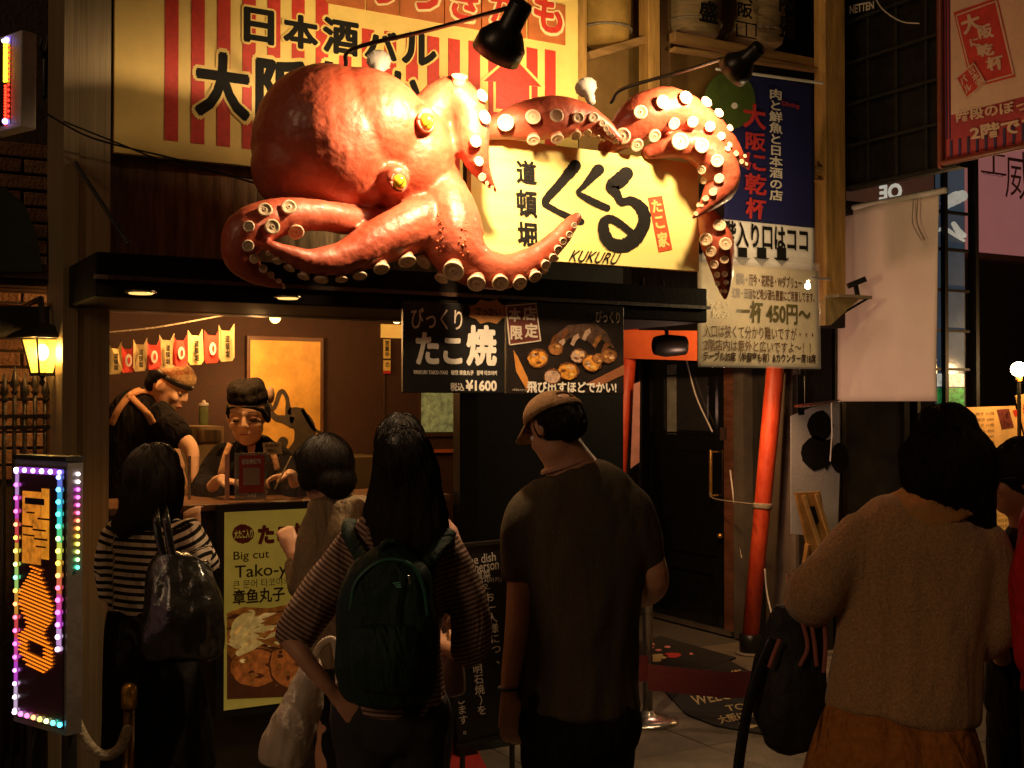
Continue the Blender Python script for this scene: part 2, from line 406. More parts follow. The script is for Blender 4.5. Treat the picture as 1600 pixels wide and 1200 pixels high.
# ceiling bulbs inside the stall (out of sight behind the lintel); the last one added to brighten the stall woman
for px, py, y, pw in ((230, 475, 5.5, 13), (430, 480, 6.0, 12), (620, 480, 5.7, 7), (330, 478, 5.2, 10), (400, 480, 4.98, 17)):
    p = F(px, py, y); p.z = 2.05
    MB().ell(p, (.03, .03, .035)).build('unseen_bulb', glow('bulb_warm', (1, .6, .2), 6), stall, True)
    light('unseen_stall_lamp', 'POINT', p-V((0, 0, .06)), pw, WARM, size=.05)

# ---- brick wall at the left
YB = 5.55
bw = thing('brick_wall', 'dim brown brick wall left of the steel pillar behind the lantern', 'brick wall', (-.4, YB, 0))
BR = [mat('brick_a', (.30, .15, .07), .85, var=.4, scale=30, bump=.7, bscale=70), mat('brick_b', (.22, .105, .05), .85, var=.5, scale=22, bump=.7, bscale=70), mat('brick_c', (.36, .20, .10), .85, var=.4, scale=26, bump=.7, bscale=70)]
xl = F(-330, 600, YB).x; xr = F(128, 600, YB).x
MB().box((xl-.3, YB+.012, 0), (xr+.1, YB+.15, 4.4)).build('wall', mat('mortar', (.09, .06, .04), .95, bump=.6), bw)
meshes = []
bl, bh = .205, .058
for m_ in BR:
    for q in range(2):
        o = MB().box((-bl/2, -.012, -bh/2), (bl/2, .010, bh/2)).build('brick', m_, None); bevel(o, .004, 2)
        for v_ in o.data.vertices: v_.co += V([random.uniform(-.0015, .0015) for _ in range(3)])
        for v_ in o.data.vertices: v_.co.z -= bh/2
        meshes.append(o.data); bpy.data.objects.remove(o)
row = 0; z = 1.30; nb = 0
while z < 2.75:
    x = xl + (bl/2 if row % 2 else 0)
    while x < xr:
        o = bpy.data.objects.new('brick', random.choice(meshes)); COL.objects.link(o); o.parent = bw
        o.location = V((x, YB+random.uniform(-.003, .003), z)) - BASE[bw]; x += bl+.012; nb += 1
    z += bh+.012; row += 1
# iron hook on the wall
hk = MB(); p = F(70, 60, YB-.05)
hk.tube([F(70, 150, YB-.05), F(71, 95, YB-.06), F(76, 55, YB-.05)], [.012, .016, .008]); hk.tube([F(71, 95, YB-.06), F(62, 75, YB-.08), F(66, 60, YB-.09)], [.011, .009, .005]); hk.tube([F(72, 80, YB-.05), F(82, 62, YB-.06)], [.01, .005])
hk.build('wall_bracket', CHARC, bw, True)
# dark green awning over the fence side
aw = MB(); prof = [(F(-40, 285, 5.1)), F(5, 292, 5.1), F(38, 320, 5.1), F(58, 370, 5.1), F(66, 425, 5.1)]
for i in range(4):
    a, b = prof[i], prof[i+1]; aw.add([a, b, b+V((0, .35, 0)), a+V((0, .35, 0))], [(0,1,2,3)])
aw.add(prof+[F(-40, 425, 5.1)], [(0,1,2,3,4,5)])
ao = aw.build('awning', mat('green_canvas', (.03, .04, .015), .85)); md = ao.modifiers.new('s', 'SOLIDIFY'); md.thickness = .01
setp(ao, 'dark green rounded awning on the left edge above the lantern', 'awning')
# roof beam above the lantern
rb = MB().beam(F(-30, 505, 5.2), F(96, 505, 5.2), .25, .12).build('porch_beam', BLACKM); setp(rb, 'black beam above the lit street lantern at the left', 'beam')

# ---- spiked iron fence
fe = thing('iron_fence', 'black spiked iron fence below the lantern, left of the steel pillar', 'fence', (F(50, 800, 5.05).x, 5.05, 0))
IRON = mat('iron', (.05, .04, .035), .45, .6, var=.4)
xs0 = F(-30, 800, 5.05).x; xs1 = F(97, 800, 5.05).x
for py in (650, 668, 1000):
    z = F(60, py, 5.05).z; MB().beam((xs0, 5.05, z), (xs1, 5.05, z), .02, .014).build('rail', IRON, fe)
k = 0
for px in range(-25, 104, 16):
    big = k % 2; top = F(px, 588 if big else 600, 5.05); x = top.x
    m_ = MB(); m_.tube([(x, 5.05, .05), (x, 5.05, top.z-.07)], .0085, 8, cap=0)
    m_.lathe((x, 5.05, top.z-.075), (0, 0, 1), [(.006, 0), (.016, .012), (.008, .024), (.017, .04), (.001, .12)], 8)
    m_.build('picket', IRON, fe, True); k += 1
pr = MB()
for px in range(-17, 104, 16):
    c = F(px, 659, 5.05); pr.tube([c+V((math.cos(a)*.018, 0, math.sin(a)*.018)) for a in np.linspace(0, 6.28, 14)], .003, 6, cap=0)
o = pr.build('ring_ornaments', IRON, fe); o['kind'] = 'stuff'

# ---- lantern
LY = 4.95; lc = F(66, 585, LY)
ln = thing('wall_lantern', 'lit black street lantern with tapered yellow glass panes', 'lantern', lc)
s_ = depth_of(lc)/FPX
def fr(c, z, hw): return [c+V((i*hw, j*hw, z)) for i, j in ((-1,-1),(1,-1),(1,1),(-1,1))]
rt = math.radians(22); RM = Matrix.Rotation(rt, 3, 'Z')
def frr(z, hw): return [lc + RM@V((i*hw, j*hw, z)) for i, j in ((-1,-1),(1,-1),(1,1),(-1,1))]
zb0, zb1 = 0, 56*s_; w0, w1 = 12*s_, 22*s_
lo, hi = frr(zb0, w0), frr(zb1, w1)
GLL = mat('lantern_glass', (1, .75, .25), .2, var=.1, bump=.1, emit=(1, .50, .04), es=1.5, alpha=.62)
for i in range(4):
    MB().add([lo[i], lo[(i+1)%4], hi[(i+1)%4], hi[i]], [(0,1,2,3)]).build('pane', GLL, ln)
    MB().beam(lo[i], hi[i], .007, .007).build('corner_bar', BLACK, ln)
mm = MB()
for i in range(4): mm.beam(lo[i], lo[(i+1)%4], .012, .012); mm.beam(hi[i], hi[(i+1)%4], .01, .01)
mm.build('frame', BLACK, ln)
rf = MB(); e0, e1, e2 = frr(zb1, w1*1.75), frr(zb1+.012, w1*1.7), frr(zb1+.06, w1*.35)
rf.add(e0+e1, [(0,1,5,4),(1,2,6,5),(2,3,7,6),(3,0,4,7),(3,2,1,0)]); rf.add(e1+e2, [(0,1,5,4),(1,2,6,5),(2,3,7,6),(3,0,4,7),(4,5,6,7)])
rf.build('roof', BLACK, ln)
MB().lathe(lc+V((0, 0, .002)), (0, 0, -1), [(.03, 0), (.012, .01), (.006, .02), (.012, .035), (.002, .05)], 10).build('finial', BLACK, ln, True)
MB().tube([lc+V((0, 0, zb1+.05)), lc+V((0, .05, zb1+.16)), lc+V((0, .6, zb1+.16))], .012, 8).build('bracket', BLACK, ln)
MB().ell(lc+V((0, 0, zb1*.62)), (.024, .024, .032)).build('bulb', glow('lantern_bulb', (1, .72, .25), 22), ln, True)
light('lantern_lamp', 'POINT', lc+V((0, -.0, zb1*.62)), 15, (1, .5, .12), size=.035)

# ---- upper banner on the wall
YN = 4.78; fN = facade(YN)
ban = thing('wall_banner', 'large cream striped wall banner with black calligraphy behind the octopus', 'banner', F(540, 250, YN))
u0 = F(179, 120, YN).x; u1 = F(903, 120, YN).x; v0 = F(300, 250, YN).z
fN.board('banner_board', (u0, v0, u1, 3.6), .03, CREAM, ban)
n_red = 0
for i in range(18):
    c = 268+i*41.5*(1-.0095*i)
    if c > 880: break
    x0 = F(c-10.5*(1-.012*i), 120, YN).x; x1 = F(c+10.5*(1-.012*i), 120, YN).x
    zt_ = 3.6 if i < 7 else F(c, 44+(c-560)*.115, YN).z
    fN.board('red_stripe', (x0, F(257, 219, YN).z, x1, zt_), .003, REDP, ban, .003)
OUT = CREAM
def ltr(ch, quad, bold, ob, shear=0):
    fN.text('lettering_outline', ch, quad_grow(quad, 1.12), OUT, ban, .0048, ob)
    fN.text('lettering', ch, quad, INK, ban, .0062, bold)
def quad_grow(q, k): cx, cy = (q[0]+q[2])/2, (q[1]+q[3])/2; return (cx-(cx-q[0])*k, cy-(cy-q[1])*k, cx+(q[2]-cx)*k, cy+(q[3]-cy)*k)
for ch, q in (('日', (380, 14, 428, 69)), ('本', (441, 24, 497, 77)), ('酒', (503, 30, 560, 86)), ('バ', (568, 48, 622, 94)), ('ル', (626, 52, 682, 103)),
              ('大', (303, 82, 391, 186)), ('阪', (398, 92, 482, 196)), ('に', (500, 100, 580, 190)), ('か', (598, 112, 660, 190)), ('ん', (668, 120, 722, 195))):
    ltr(ch, q, .045, .09)
# red arrow with cream rim
arp = [(800, 88), (845, 136), (826, 134), (826, 175), (774, 170), (774, 128), (755, 127)]
cx, cy = 800, 130
fN.poly('arrow_rim', [(cx+(a-cx)*1.14, cy+(b-cy)*1.12) for a, b in arp], CREAM, ban, .0048)
fN.poly('arrow', arp, mat('bright_red_print', (.66, .03, .02), .5, var=.2, scale=40), ban, .0064)
TILE = mat('orange_tile_print', (.46, .13, .035), .5, var=.25, scale=14)
edges = [(508, 569), (572, 622), (624, 692), (694, 750), (752, 821), (824, 882)]
for (a, b), ch in zip(edges, 'いっりつきも'):
    x0, x1 = F(a, 20, YN).x, F(b, 20, YN).x; zb_ = F(600, 21, YN).z
    fN.board('menu_tile', (x0, zb_, x1, zb_+.19), .008, TILE, ban, .009)
tq = {'い': (516, -30, 562, 6), 'っ': (578, -32, 618, 8), 'り': (632, -28, 684, 8), 'つ': (636, -30, 686, 17), 'き': (702, -22, 746, 33), 'も': (832, -8, 877, 52)}
for ch, q in (('う', (578, -34, 616, 8)), ('つ', (634, -32, 686, 17)), ('き', (702, -24, 746, 33)), ('か', (764, -16, 812, 40)), ('も', (832, -8, 877, 52))):
    fN.text('tile_letter_rim', ch, quad_grow(q, 1.16), mat('cream_print', (.82, .66, .36), .5, var=.1), ban, .0105, .075)
    fN.text('tile_letter', ch, q, REDP, ban, .0122, .035)

# ---- sagging cables on the wall
def cable(name, pts, r, label, m=CABLE):
    o = MB().tube([V(p) for p in spline([tuple(q) for q in pts], 6)], r, 6).build(name, m, None, True); return setp(o, label, 'cable')
cable('cable', [F(30, 150, 4.7), F(120, 205, 4.68), F(180, 226, 4.68), F(280, 250, 4.68), F(400, 287, 4.6)], .004, 'upper of two thin black cables sagging below the cream banner')
cable('cable', [F(100, 190, 4.69), F(180, 222, 4.66), F(260, 253, 4.66), F(330, 268, 4.66), F(400, 280, 4.6)], .0035, 'lower of two thin black cables sagging below the cream banner')

# ---- timber frame with sake barrels
tf = thing('timber_frame', 'raw orange timber frame carrying sake barrels beside the banner', 'timber frame', F(1100, 430, 5.0))
YT = 4.98
def post(px0, px1, Y, top=5.0, pyb=600, m=WOODF, dy=.09):
    x0, x1 = F(px0, 200, Y).x, F(px1, 200, Y).x
    o = MB().box((x0, Y, F((px0+px1)/2, pyb, Y).z), (x1, Y+dy, top)).build('post', m, tf); bevel(o, .004, 1)
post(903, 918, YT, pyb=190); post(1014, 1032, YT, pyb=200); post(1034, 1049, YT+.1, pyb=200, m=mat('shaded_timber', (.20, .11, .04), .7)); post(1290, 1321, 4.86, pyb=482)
def rail(a, b, Y, h=.035, m=WOODX, d=.05):
    o = MB().beam(F(a[0], a[1], Y), F(b[0], b[1], Y+0), d, h).build('rail', m, tf); bevel(o, .003, 1)
rail((918, 88), (1016, 60), YT+.05, .04); rail((1050, 58), (1292, 104), YT+.0, .05); rail((1050, 77), (1292, 112), YT-.04, .02)
rail((1250, 262), (1300, 268), 4.9, .03); rail((1250, 281), (1300, 283), 4.9, .012)
MB().box((F(905, 300, 5.3).x, 5.3, F(1000, 290, 5.3).z), (F(1310, 200, 5.3).x, 5.34, 5.2)).build('back_board', mat('ochre_board', (.36, .21, .06), .75, var=.4, scale=3), tf)
MB().box((F(1180, 300, 5.2).x, 5.2, 2.05), (F(1318, 200, 5.2).x, 5.27, 5.2)).build('back_board', BLACKM, tf)
STRAW = mat('straw_wrap', (.34, .24, .12), .85, var=.4, scale=8, bump=.6, bscale=60, stretch=(1, 1, 8))
def barrel(px0, px1, pyb, Y, m, txts, label):
    c0 = F((px0+px1)/2, pyb, Y); top = c0.z+.62; r_ = (px1-px0)/2*depth_of(c0)/FPX; c = V((c0.x, Y+.12, c0.z)); h = top-c0.z
    t = thing('sake_barrel', label, 'barrel', c, 'straw wrapped sake barrels')
    r_ = min(r_, .22)
    MB().lathe(c, (0, 0, 1), [(r_*.72, 0), (r_*.9, .02), (r_*.98, .12), (r_, h*.4), (r_*.97, h*.9), (r_*.8, h)], 28).build('straw_body', m, t, True)
    for zz in (.07, .30):
        q = [c+V((math.cos(a)*r_*1.0, math.sin(a)*r_*1.0, zz)) for a in np.linspace(0, 6.283, 28)]
        MB().tube(q, .007, 6, cap=0).build('rope_band', ROPE, t)
    pn = Panel((0, c.y-r_-.004, 0), (1, 0, 0))
    for ch, q, v in txts: pn.text('lettering', ch, q, INK, t, .002, .03, vert=v)
    return t
barrel(925, 1008, 60, 5.0, mat('yellow_wrap', (.50, .30, .07), .7, var=.3), [], 'plain yellow wrapped barrel nearest the banner, without writing')
barrel(1052, 1150, 52, 5.0, STRAW, [('盛', (1092, 2, 1122, 36), False)], 'middle straw barrel with bold black characters, left of the boxed seal')
t = barrel(1158, 1250, 66, 5.0, STRAW, [('阪盛', (1217, -18, 1243, 60), True), ('大阪', (1152, -20, 1176, 28), True)], 'rightmost straw barrel with vertical black characters and a boxed seal')
pn = Panel((0, BASE[t].y-.23, 0), (1, 0, 0))
for a, b, c, d_ in ((1150, 35, 1182, 37), (1150, 57, 1182, 59), (1150, 37, 1152, 57), (1180, 37, 1182, 57), (1165, 37, 1167, 57)): pn.board('seal_line', pn.rect(a, b, c, d_), .002, INK, t, .002)

# ---- blue and white hanging banner (cloth) and the clear sheet below it
YC = 4.72; fC = facade(YC)
BLUE = mat('blue_cloth', (.006, .008, .09), .8, var=.15, scale=6, bump=.2, bscale=300)
CLOTHW = mat('white_cloth', (.90, .87, .82), .85, var=.08, bump=.15, bscale=300)
def cloth(name, pn, rc, m, parent, amp=.01, nx=24, nz=24, ph=0, th=.004, kx=9):
    u0, v0, u1, v1 = rc; v = []; f = []
    for j in range(nz+1):
        for i in range(nx+1):
            u = u0+(u1-u0)*i/nx; z = v0+(v1-v0)*j/nz; k = noise.noise(V((u*kx*.55+ph, z*1.6, ph)))*amp
            v.append(pn.P(u, z, k))
    for j in range(nz):
        for i in range(nx): a = j*(nx+1)+i; f.append((a, a+1, a+nx+2, a+nx+1))
    o = mk(name, v, f, m, parent, True); s = o.modifiers.new('s', 'SOLIDIFY'); s.thickness = th; s.offset = -1; return o
hb = thing('hanging_banner', 'vertical blue and white shop banner with red and white characters and down arrows', 'banner', F(1190, 420, YC))
zmid = F(1190, 348, YC).z; zbot = F(1190, 422, YC).z
xl_ = F(1098, 300, YC).x; xr_ = F(1272, 300, YC).x
cloth('blue_cloth', fC, (F(1132, 300, YC).x, zmid, xr_, F(1210, 118, YC).z), BLUE, hb, .008)
cloth('white_cloth', fC, (xl_, zbot, xr_+.004, zmid-.001), CLOTHW, hb, .006)
rodm = MB().tube([F(1120, 108, YC-.0), F(1285, 130, YC-.0)], .008, 8).build('rod', WHITE, hb)
NAVYRED = mat('dull_red_print', (.50, .03, .03), .7)
fC.poly('green_disc', [(1138+40*math.cos(a), 158+45*math.sin(a)) for a in np.linspace(0, 2*math.pi, 33)[:-1]], mat('green_print', (.06, .10, .015), .6), hb, .012, .001)
fC.poly('white_dot', [(1145+5*math.cos(a), 166+5*math.sin(a)) for a in np.linspace(0, 2*math.pi, 13)[:-1]], WLET, hb, .0135, .001)
for ch, q in (('大', (1158, 163, 1194, 202)), ('阪', (1162, 208, 1194, 236)), ('に', (1162, 240, 1194, 268)), ('乾', (1161, 272, 1195, 305)), ('杯', (1162, 310, 1195, 343))):
    fC.text('red_lettering', ch, q, NAVYRED, hb, .014, .03)
fC.text('white_lettering', '肉と鮮魚と日本酒の店', (1199, 140, 1220, 314), WLET, hb, .014, .025, vert=True)
fC.text('small_red_lettering', 'Dining', (1219, 161, 1246, 170), NAVYRED, hb, .014, .02)
fC.text('black_lettering', '2階入り口はココ', (1118, 350, 1260, 390), INK, hb, .012, .03)
for px in (1158, 1188, 1219):
    fC.poly('down_arrow', [(px-7, 387), (px+7, 388), (px+7, 404), (px+12, 404), (px, 415), (px-12, 403), (px-7, 403)], INK, hb, .012)
YP = 4.60; fP = facade(YP)
cs = thing('plastic_notice', 'yellowed plastic sheathed price notice reading 450 yen, hung below the blue banner', 'notice board', F(1185, 570, YP))
xl2 = F(1090, 480, YP).x; xr2 = F(1279, 480, YP).x
NOTE = mat('yellowed_sheet', (.56, .44, .24), .35, var=.25, scale=4, bump=.25, bscale=12)
cloth('sheet', fP, (xl2, F(1180, 572, YP).z, xr2, F(1180, 416, YP).z), NOTE, cs, .01, ph=3)
cloth('plastic_film', fP, (xl2-.004, F(1180, 575, YP).z, xr2+.006, F(1180, 404, YP).z), mat('plastic_film', (.8, .75, .7), .06, alpha=.16, bump=.5, bscale=8, var=.02, coat=.6), cs, .010, ph=3.0, th=.001).location += V((0, -.008, 0))
BRN = mat('brown_print', (.10, .045, .02), .6)
LT = .012
fP.text('lettering', '鍋島・而今・花陽浴・Wダブリュー', (1148, 430, 1250, 449), BRN, cs, LT, .02)
fP.text('lettering', '幻舞・田酒など希少酒も豊富にご用意してます。', (1142, 453, 1270, 470), BRN, cs, LT, .02)
fP.text('price_lettering', '一杯 450円〜', (1149, 472, 1264, 506), mat('green_brown_print', (.09, .07, .02), .6), cs, LT, .035)
fP.text('lettering', '入口は狭くて分かり難いですが・・・', (1098, 510, 1268, 530), BRN, cs, LT, .005)
fP.text('lettering', '2階店内は意外と広いですよ〜！！', (1098, 532, 1264, 550), BRN, cs, LT, .005)
fP.text('lettering', 'テーブル35席（半個室も有）&カウンター席18席', (1097, 551, 1272, 566), mat('dark_brown_print', (.04, .02, .01), .6), cs, LT, .035)
fP.text('outlined_lettering', 'ちょい', (1102, 468, 1136, 482), mat('pale_print', (.7, .6, .4), .6), cs, LT, .01)
fP.text('outlined_lettering', '飲み', (1110, 484, 1138, 498), MATS['pale_print'], cs, LT, .01)

def disc(pn, name, cx, cy, rx, ry, m, parent, off, n=28, jit=.0, a0=0, a1=2*math.pi):
    return pn.poly(name, [(cx+rx*math.cos(a)*(1+random.uniform(-jit, jit)), cy+ry*math.sin(a)*(1+random.uniform(-jit, jit))) for a in np.linspace(a0, a1, n+1)[:-1]], m, parent, off, .001)
# ---- black hanging menu boards under the canopy
YM = 4.22; fM = facade(YM)
mb_ = thing('menu_board', 'black hanging board with white calligraphy and the price 1600 yen', 'menu board', F(710, 615, YM))
BRDB = mat('board_black', (.010, .009, .009), .4, var=.4, bump=.04)
fM.board('board', fM.rect(630, 474, 789, 614), .02, BRDB, mb_, 0, .003)
GREYL = mat('grey_letter', (.60, .52, .42), .6, var=.2)
fM.text('lettering', 'びっくり', (642, 482, 722, 515), GREYL, mb_, .002, .012)
for ch, q in (('た', (649, 519, 686, 570)), ('こ', (692, 528, 722, 569)), ('焼', (728, 508, 776, 572))): fM.text('lettering', ch, q, WLET, mb_, .002, .045)
fM.text('small_lettering', 'BIKKURI TAKO-YAKI   嚇懶 章鱼丸子   깜짝 타코야키', (646, 578, 776, 586), WLET, mb_, .002, .03)
fM.text('price_lettering', '税込', (703, 598, 725, 611), WLET, mb_, .002, .03)
fM.text('price_lettering', '¥1600', (727, 594, 776, 611), WLET, mb_, .002, .04)
st = [(733+38*(1+.16*(i % 2))*math.cos(a)*.75+30, 487+16*(1+.3*(i % 2))*math.sin(a)) for i, a in enumerate(np.linspace(0, 2*math.pi, 17)[:-1])]
fM.poly('starburst', st, mat('brown_star', (.32, .14, .04), .6), mb_, .0025, .001)
fM.text('starburst_lettering', 'でっかい', (742, 481, 782, 493), INK, mb_, .004, .02)
for px in (640, 780): MB().tube([F(px, 474, YM), F(px, 466, YM)], .003, 6).build('hanger', CABLE, mb_)
pb = thing('menu_photo_board', 'black hanging board picturing golden octopus balls above the capped man', 'menu board', F(884, 614, YM))
fM.board('board', fM.rect(792, 474, 975, 616), .02, mat('board_black2', (.016, .010, .008), .4), pb, 0, .003)
fM.poly('stamp', [(790, 478), (837, 474), (844, 531), (795, 539)], mat('maroon_print', (.13, .03, .025), .5), pb, .002, .001)
for q in (((789, 477), (838, 473), (838, 475), (790, 479)), ((837, 473), (845, 532), (843, 532), (836, 474)), ((795, 540), (845, 533), (845, 531), (795, 538)), ((789, 477), (795, 540), (797, 540), (791, 477))): fM.poly('stamp_line', q, GREYL, pb, .0035, .001)
for ch, q in (('本', (794, 481, 813, 503)), ('店', (816, 479, 837, 501)), ('限', (797, 509, 816, 531)), ('定', (819, 505, 840, 528))): fM.text('stamp_lettering', ch, q, GREYL, pb, .004, .035)
GOLD = mat('takoyaki_print', (.62, .26, .03), .5, var=.75, scale=55, bump=.2); GOLD2 = mat('takoyaki_print_dark', (.30, .12, .03), .5, var=.7, scale=60)
PALEP = mat('tentacle_print', (.50, .33, .24), .5, var=.5, scale=50)
fM.poly('boat_print', [(802, 547), (808, 556), (824, 590), (830, 612), (822, 608), (806, 580)], mat('orange_print', (.55, .22, .04), .5), pb, .002, .001)
fM.poly('table_print', [(975, 570), (915, 600), (930, 606), (975, 585)], mat('wood_print', (.28, .10, .04), .5), pb, .002, .001)
fM.poly('steam_print', [(858, 548), (872, 520), (888, 508), (930, 505), (948, 520), (960, 545), (950, 540), (935, 525), (930, 545), (915, 530), (890, 528), (875, 545)], mat('brown_haze_print', (.10, .05, .03), .6, var=.7, scale=30), pb, .0015, .001)
BDK = mat('burnt_print', (.16, .055, .015), .5, var=.8, scale=90); HIL = mat('highlight_print', (.80, .46, .12), .5, var=.6, scale=120)
for i_, (cx, cy, rx, m_) in enumerate(((868, 545, 12, GOLD2), (840, 560, 17, GOLD), (950, 556, 13, GOLD2), (887, 580, 17, GOLD), (903, 556, 13, PALEP), (924, 567, 16, GOLD), (934, 560, 10, GOLD2), (862, 588, 14, PALEP))):
    o_ = .003+i_*.0006
    disc(fM, 'food_print', cx, cy, rx, rx*.86, BDK, pb, o_, 22, .08); disc(fM, 'food_print', cx-.5, cy+.5, rx*.86, rx*.72, m_, pb, o_+.0002, 22, .12)
    for q_ in range(5): a_ = random.uniform(0, 6.28); disc(fM, 'food_print', cx+rx*.45*math.cos(a_), cy+rx*.4*math.sin(a_), rx*.24, rx*.15, random.choice((HIL, BDK, PALEP)), pb, o_+.0003+q_*.00004, 8, .3)
for i_, (cx, cy) in enumerate(((868, 530), (884, 522), (900, 530), (918, 522), (935, 532), (948, 542), (878, 538))): fM.poly('food_print', [(cx-9, cy+8), (cx-4, cy-5), (cx+3, cy-9), (cx+5, cy-3), (cx-1, cy+4), (cx-4, cy+11)], random.choice((GOLD2, PALEP, BDK)), pb, .0020+i_*.0001, .001)
fM.text('lettering', '飛び出すほどでかい!', (822, 596, 962, 614), WLET, pb, .006, .035)
fM.text('small_lettering', '※写真はイメージ', (800, 607, 822, 611), GREYL, pb, .005, .0)
fM.text('corner_lettering', 'びっくり', (930, 486, 968, 505), GREYL, pb, .004, .02)

# ---- small things at the right of the stall
fb = facade(yb-.02)
dr = thing('poster_picture', 'pale green photograph poster on the brown wall under the black board', 'poster', fb.P(*fb.hit(683, 680)))
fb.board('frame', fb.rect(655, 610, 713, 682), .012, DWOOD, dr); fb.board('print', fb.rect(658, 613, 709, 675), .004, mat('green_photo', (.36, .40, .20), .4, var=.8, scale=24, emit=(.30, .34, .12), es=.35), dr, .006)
for px in (600,): 
    t = thing('wall_notice', 'narrow yellow notice strip with a red foot on the brown wall', 'notice', fb.P(*fb.hit(605, 585)))
    fb.board('strip', fb.rect(599, 530, 610, 560), .003, CREAM, t, .002); fb.board('strip', fb.rect(599, 563, 610, 579), .003, CREAM, t, .002); fb.board('red_foot', fb.rect(599, 579, 610, 584), .003, REDP, t, .0025)
    fb.text('lettering', '営業中', (601, 532, 608, 558), INK, t, .004, .02, vert=True); fb.text('lettering', 'の', (602, 566, 608, 574), INK, t, .004, .02)
fb.board('wall_light', fb.rect(597, 507, 634, 528), .02, mat('lit_panel', (.7, .42, .1), .5, emit=(1, .5, .08), es=.5)); 
o = bpy.data.objects['wall_light']; setp(o, 'small glowing yellow panel high on the brown wall', 'light panel')
# gold picture
gp = thing('gold_picture', 'large gold wall picture with black ink animal painting, brown frame', 'picture', fb.P(*fb.hit(444, 730)))
fb.board('frame', fb.rect(384, 526, 504, 735), .02, mat('picture_frame', (.12, .05, .02), .4), gp, .02, .004)
fb.board('canvas', fb.rect(389, 533, 498, 729), .004, mat('gold_leaf', (.74, .40, .08), .42, .25, var=.45, scale=5, bump=.3, bscale=20), gp, .024)
inkm = MB()
for s_ in ([(402, 650, 2), (412, 618, 4), (424, 640, 3), (436, 612, 4), (446, 622, 3), (448, 648, 5)], [(448, 640, 4), (462, 650, 14), (474, 672, 16), (468, 700, 15), (450, 715, 12)],
           [(420, 640, 2), (428, 652, 5), (440, 655, 6), (455, 660, 9)], [(470, 640, 3), (486, 668, 3), (498, 676, 2)], [(440, 690, 8), (432, 708, 6), (446, 724, 5)]): fb.strokes(inkm, s_, .027, .002, 5)
o = inkm.build('ink_painting', mat('ink_wash', (.04, .025, .012), .6, var=.6, scale=20), gp); o['kind'] = 'stuff'

# ---- string of printed flags
fl = thing('flag_string', 'string of red and yellow printed cloth flags inside the stall', 'flag string', F(270, 500, 5.35))
YF = 5.35; fF = facade(YF)
MB().tube([V(p) for p in spline([tuple(F(160, 520, YF)), tuple(F(240, 512, YF)), tuple(F(310, 500, YF)), tuple(F(372, 488, YF))], 5)], .004, 6).build('cord', ROPE, fl)
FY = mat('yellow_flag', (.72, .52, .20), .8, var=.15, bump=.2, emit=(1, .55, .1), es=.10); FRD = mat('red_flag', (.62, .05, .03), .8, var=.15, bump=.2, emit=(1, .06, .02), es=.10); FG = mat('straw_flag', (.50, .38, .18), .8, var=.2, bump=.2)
fx = [180, 200, 219, 240, 261, 282, 306, 331, 354]
for i, cx in enumerate(fx):
    t_ = (cx-180)/174; top = 536-28*t_+ (4 if i % 2 else 0); bot = 584-20*t_; hw = 10.5+1.8*t_; m_ = FRD if i % 2 else (FY if i in (0, 6) else FG)
    pts = [(cx-hw, top), (cx-hw*.6, top+8), (cx+hw*.5, top+9), (cx+hw*.95, top-2), (cx+hw*1.02, bot-6), (cx+hw*.7, bot), (cx-hw*.7, bot+1), (cx-hw*1.05, bot-5)]
    MB().prism([fF.P(*fF.hit(*p), random.uniform(-.01, .01)) for p in pts], fF.N, .006).build('flag', m_, fl)
    if i % 2:
        disc(fF, 'flag_emblem', cx, (top+bot)/2+4, 5.2, 10, WLET, fl, .016, 16); disc(fF, 'flag_emblem', cx+.6, (top+bot)/2+4, 2.0, 5.5, FRD, fl, .018, 12)
    else: fF.text('flag_lettering', '道頓堀', (cx-3.5, top+16, cx+3.5, bot-5), INK, fl, .016, .03, vert=True)

# ---- things on the counter
ACR = GLASS
fA = facade(YS+.03)
ac = thing('acrylic_screen', 'clear acrylic splash screen with two bright posts on the counter', 'screen', fA.P(*fA.hit(380, 780)))
fA.board('panel', fA.rect(297, 713, 353, 781), .004, ACR, ac); fA.board('panel', fA.rect(415, 712, 497, 781), .004, ACR, ac)
fA.board('post', fA.rect(352, 710, 358, 781), .012, mat('pink_chrome', (.8, .5, .42), .2, .6), ac, .004); fA.board('post', fA.rect(294, 712, 298, 781), .012, CHROME, ac, .004)
qs = thing('payment_stand', 'red payment sign in a clear stand on the counter', 'sign stand', fA.P(*fA.hit(388, 778), .02))
fA.board('clear_stand', fA.rect(364, 707, 413, 781), .010, mat('grey_acrylic', (.3, .27, .25), .15, alpha=.6), qs, .03, .001)
fA.board('red_card', fA.rect(370, 711, 409, 769), .002, mat('red_card', (.42, .05, .03), .4, var=.2), qs, .033)
fA.text('lettering', '自助掃紅包', (374, 716, 404, 725), WLET, qs, .035, .03)
fA.board('pale_square', fA.rect(376, 730, 402, 757), .001, mat('pale_square', (.42, .28, .2), .6, var=.3, scale=60), qs, .035)
fA.text('lettering', '650', (383, 771, 396, 776), WLET, qs, .035, .01)
cd = thing('name_card', 'small cream name card standing above the counter screen', 'card', fA.P(*fA.hit(426, 710), .02))
fA.poly('card', [(409, 692), (438, 690), (440, 709), (412, 711)], mat('card_cream', (.75, .55, .28), .6, var=.05), cd, .01, .002)
fA.text('lettering', 'お会計', (412, 694, 434, 698), BRN, cd, .013, .02); fA.text('lettering', '後払い', (416, 701, 430, 706), BRN, cd, .013, .02)
bo = thing('squeeze_bottle', 'green topped clear bottle behind the counter between the two staff', 'bottle', F(318, 664, 5.6))
s_ = depth_of(F(318, 664, 5.6))/FPX; c = F(318, 664, 5.6)
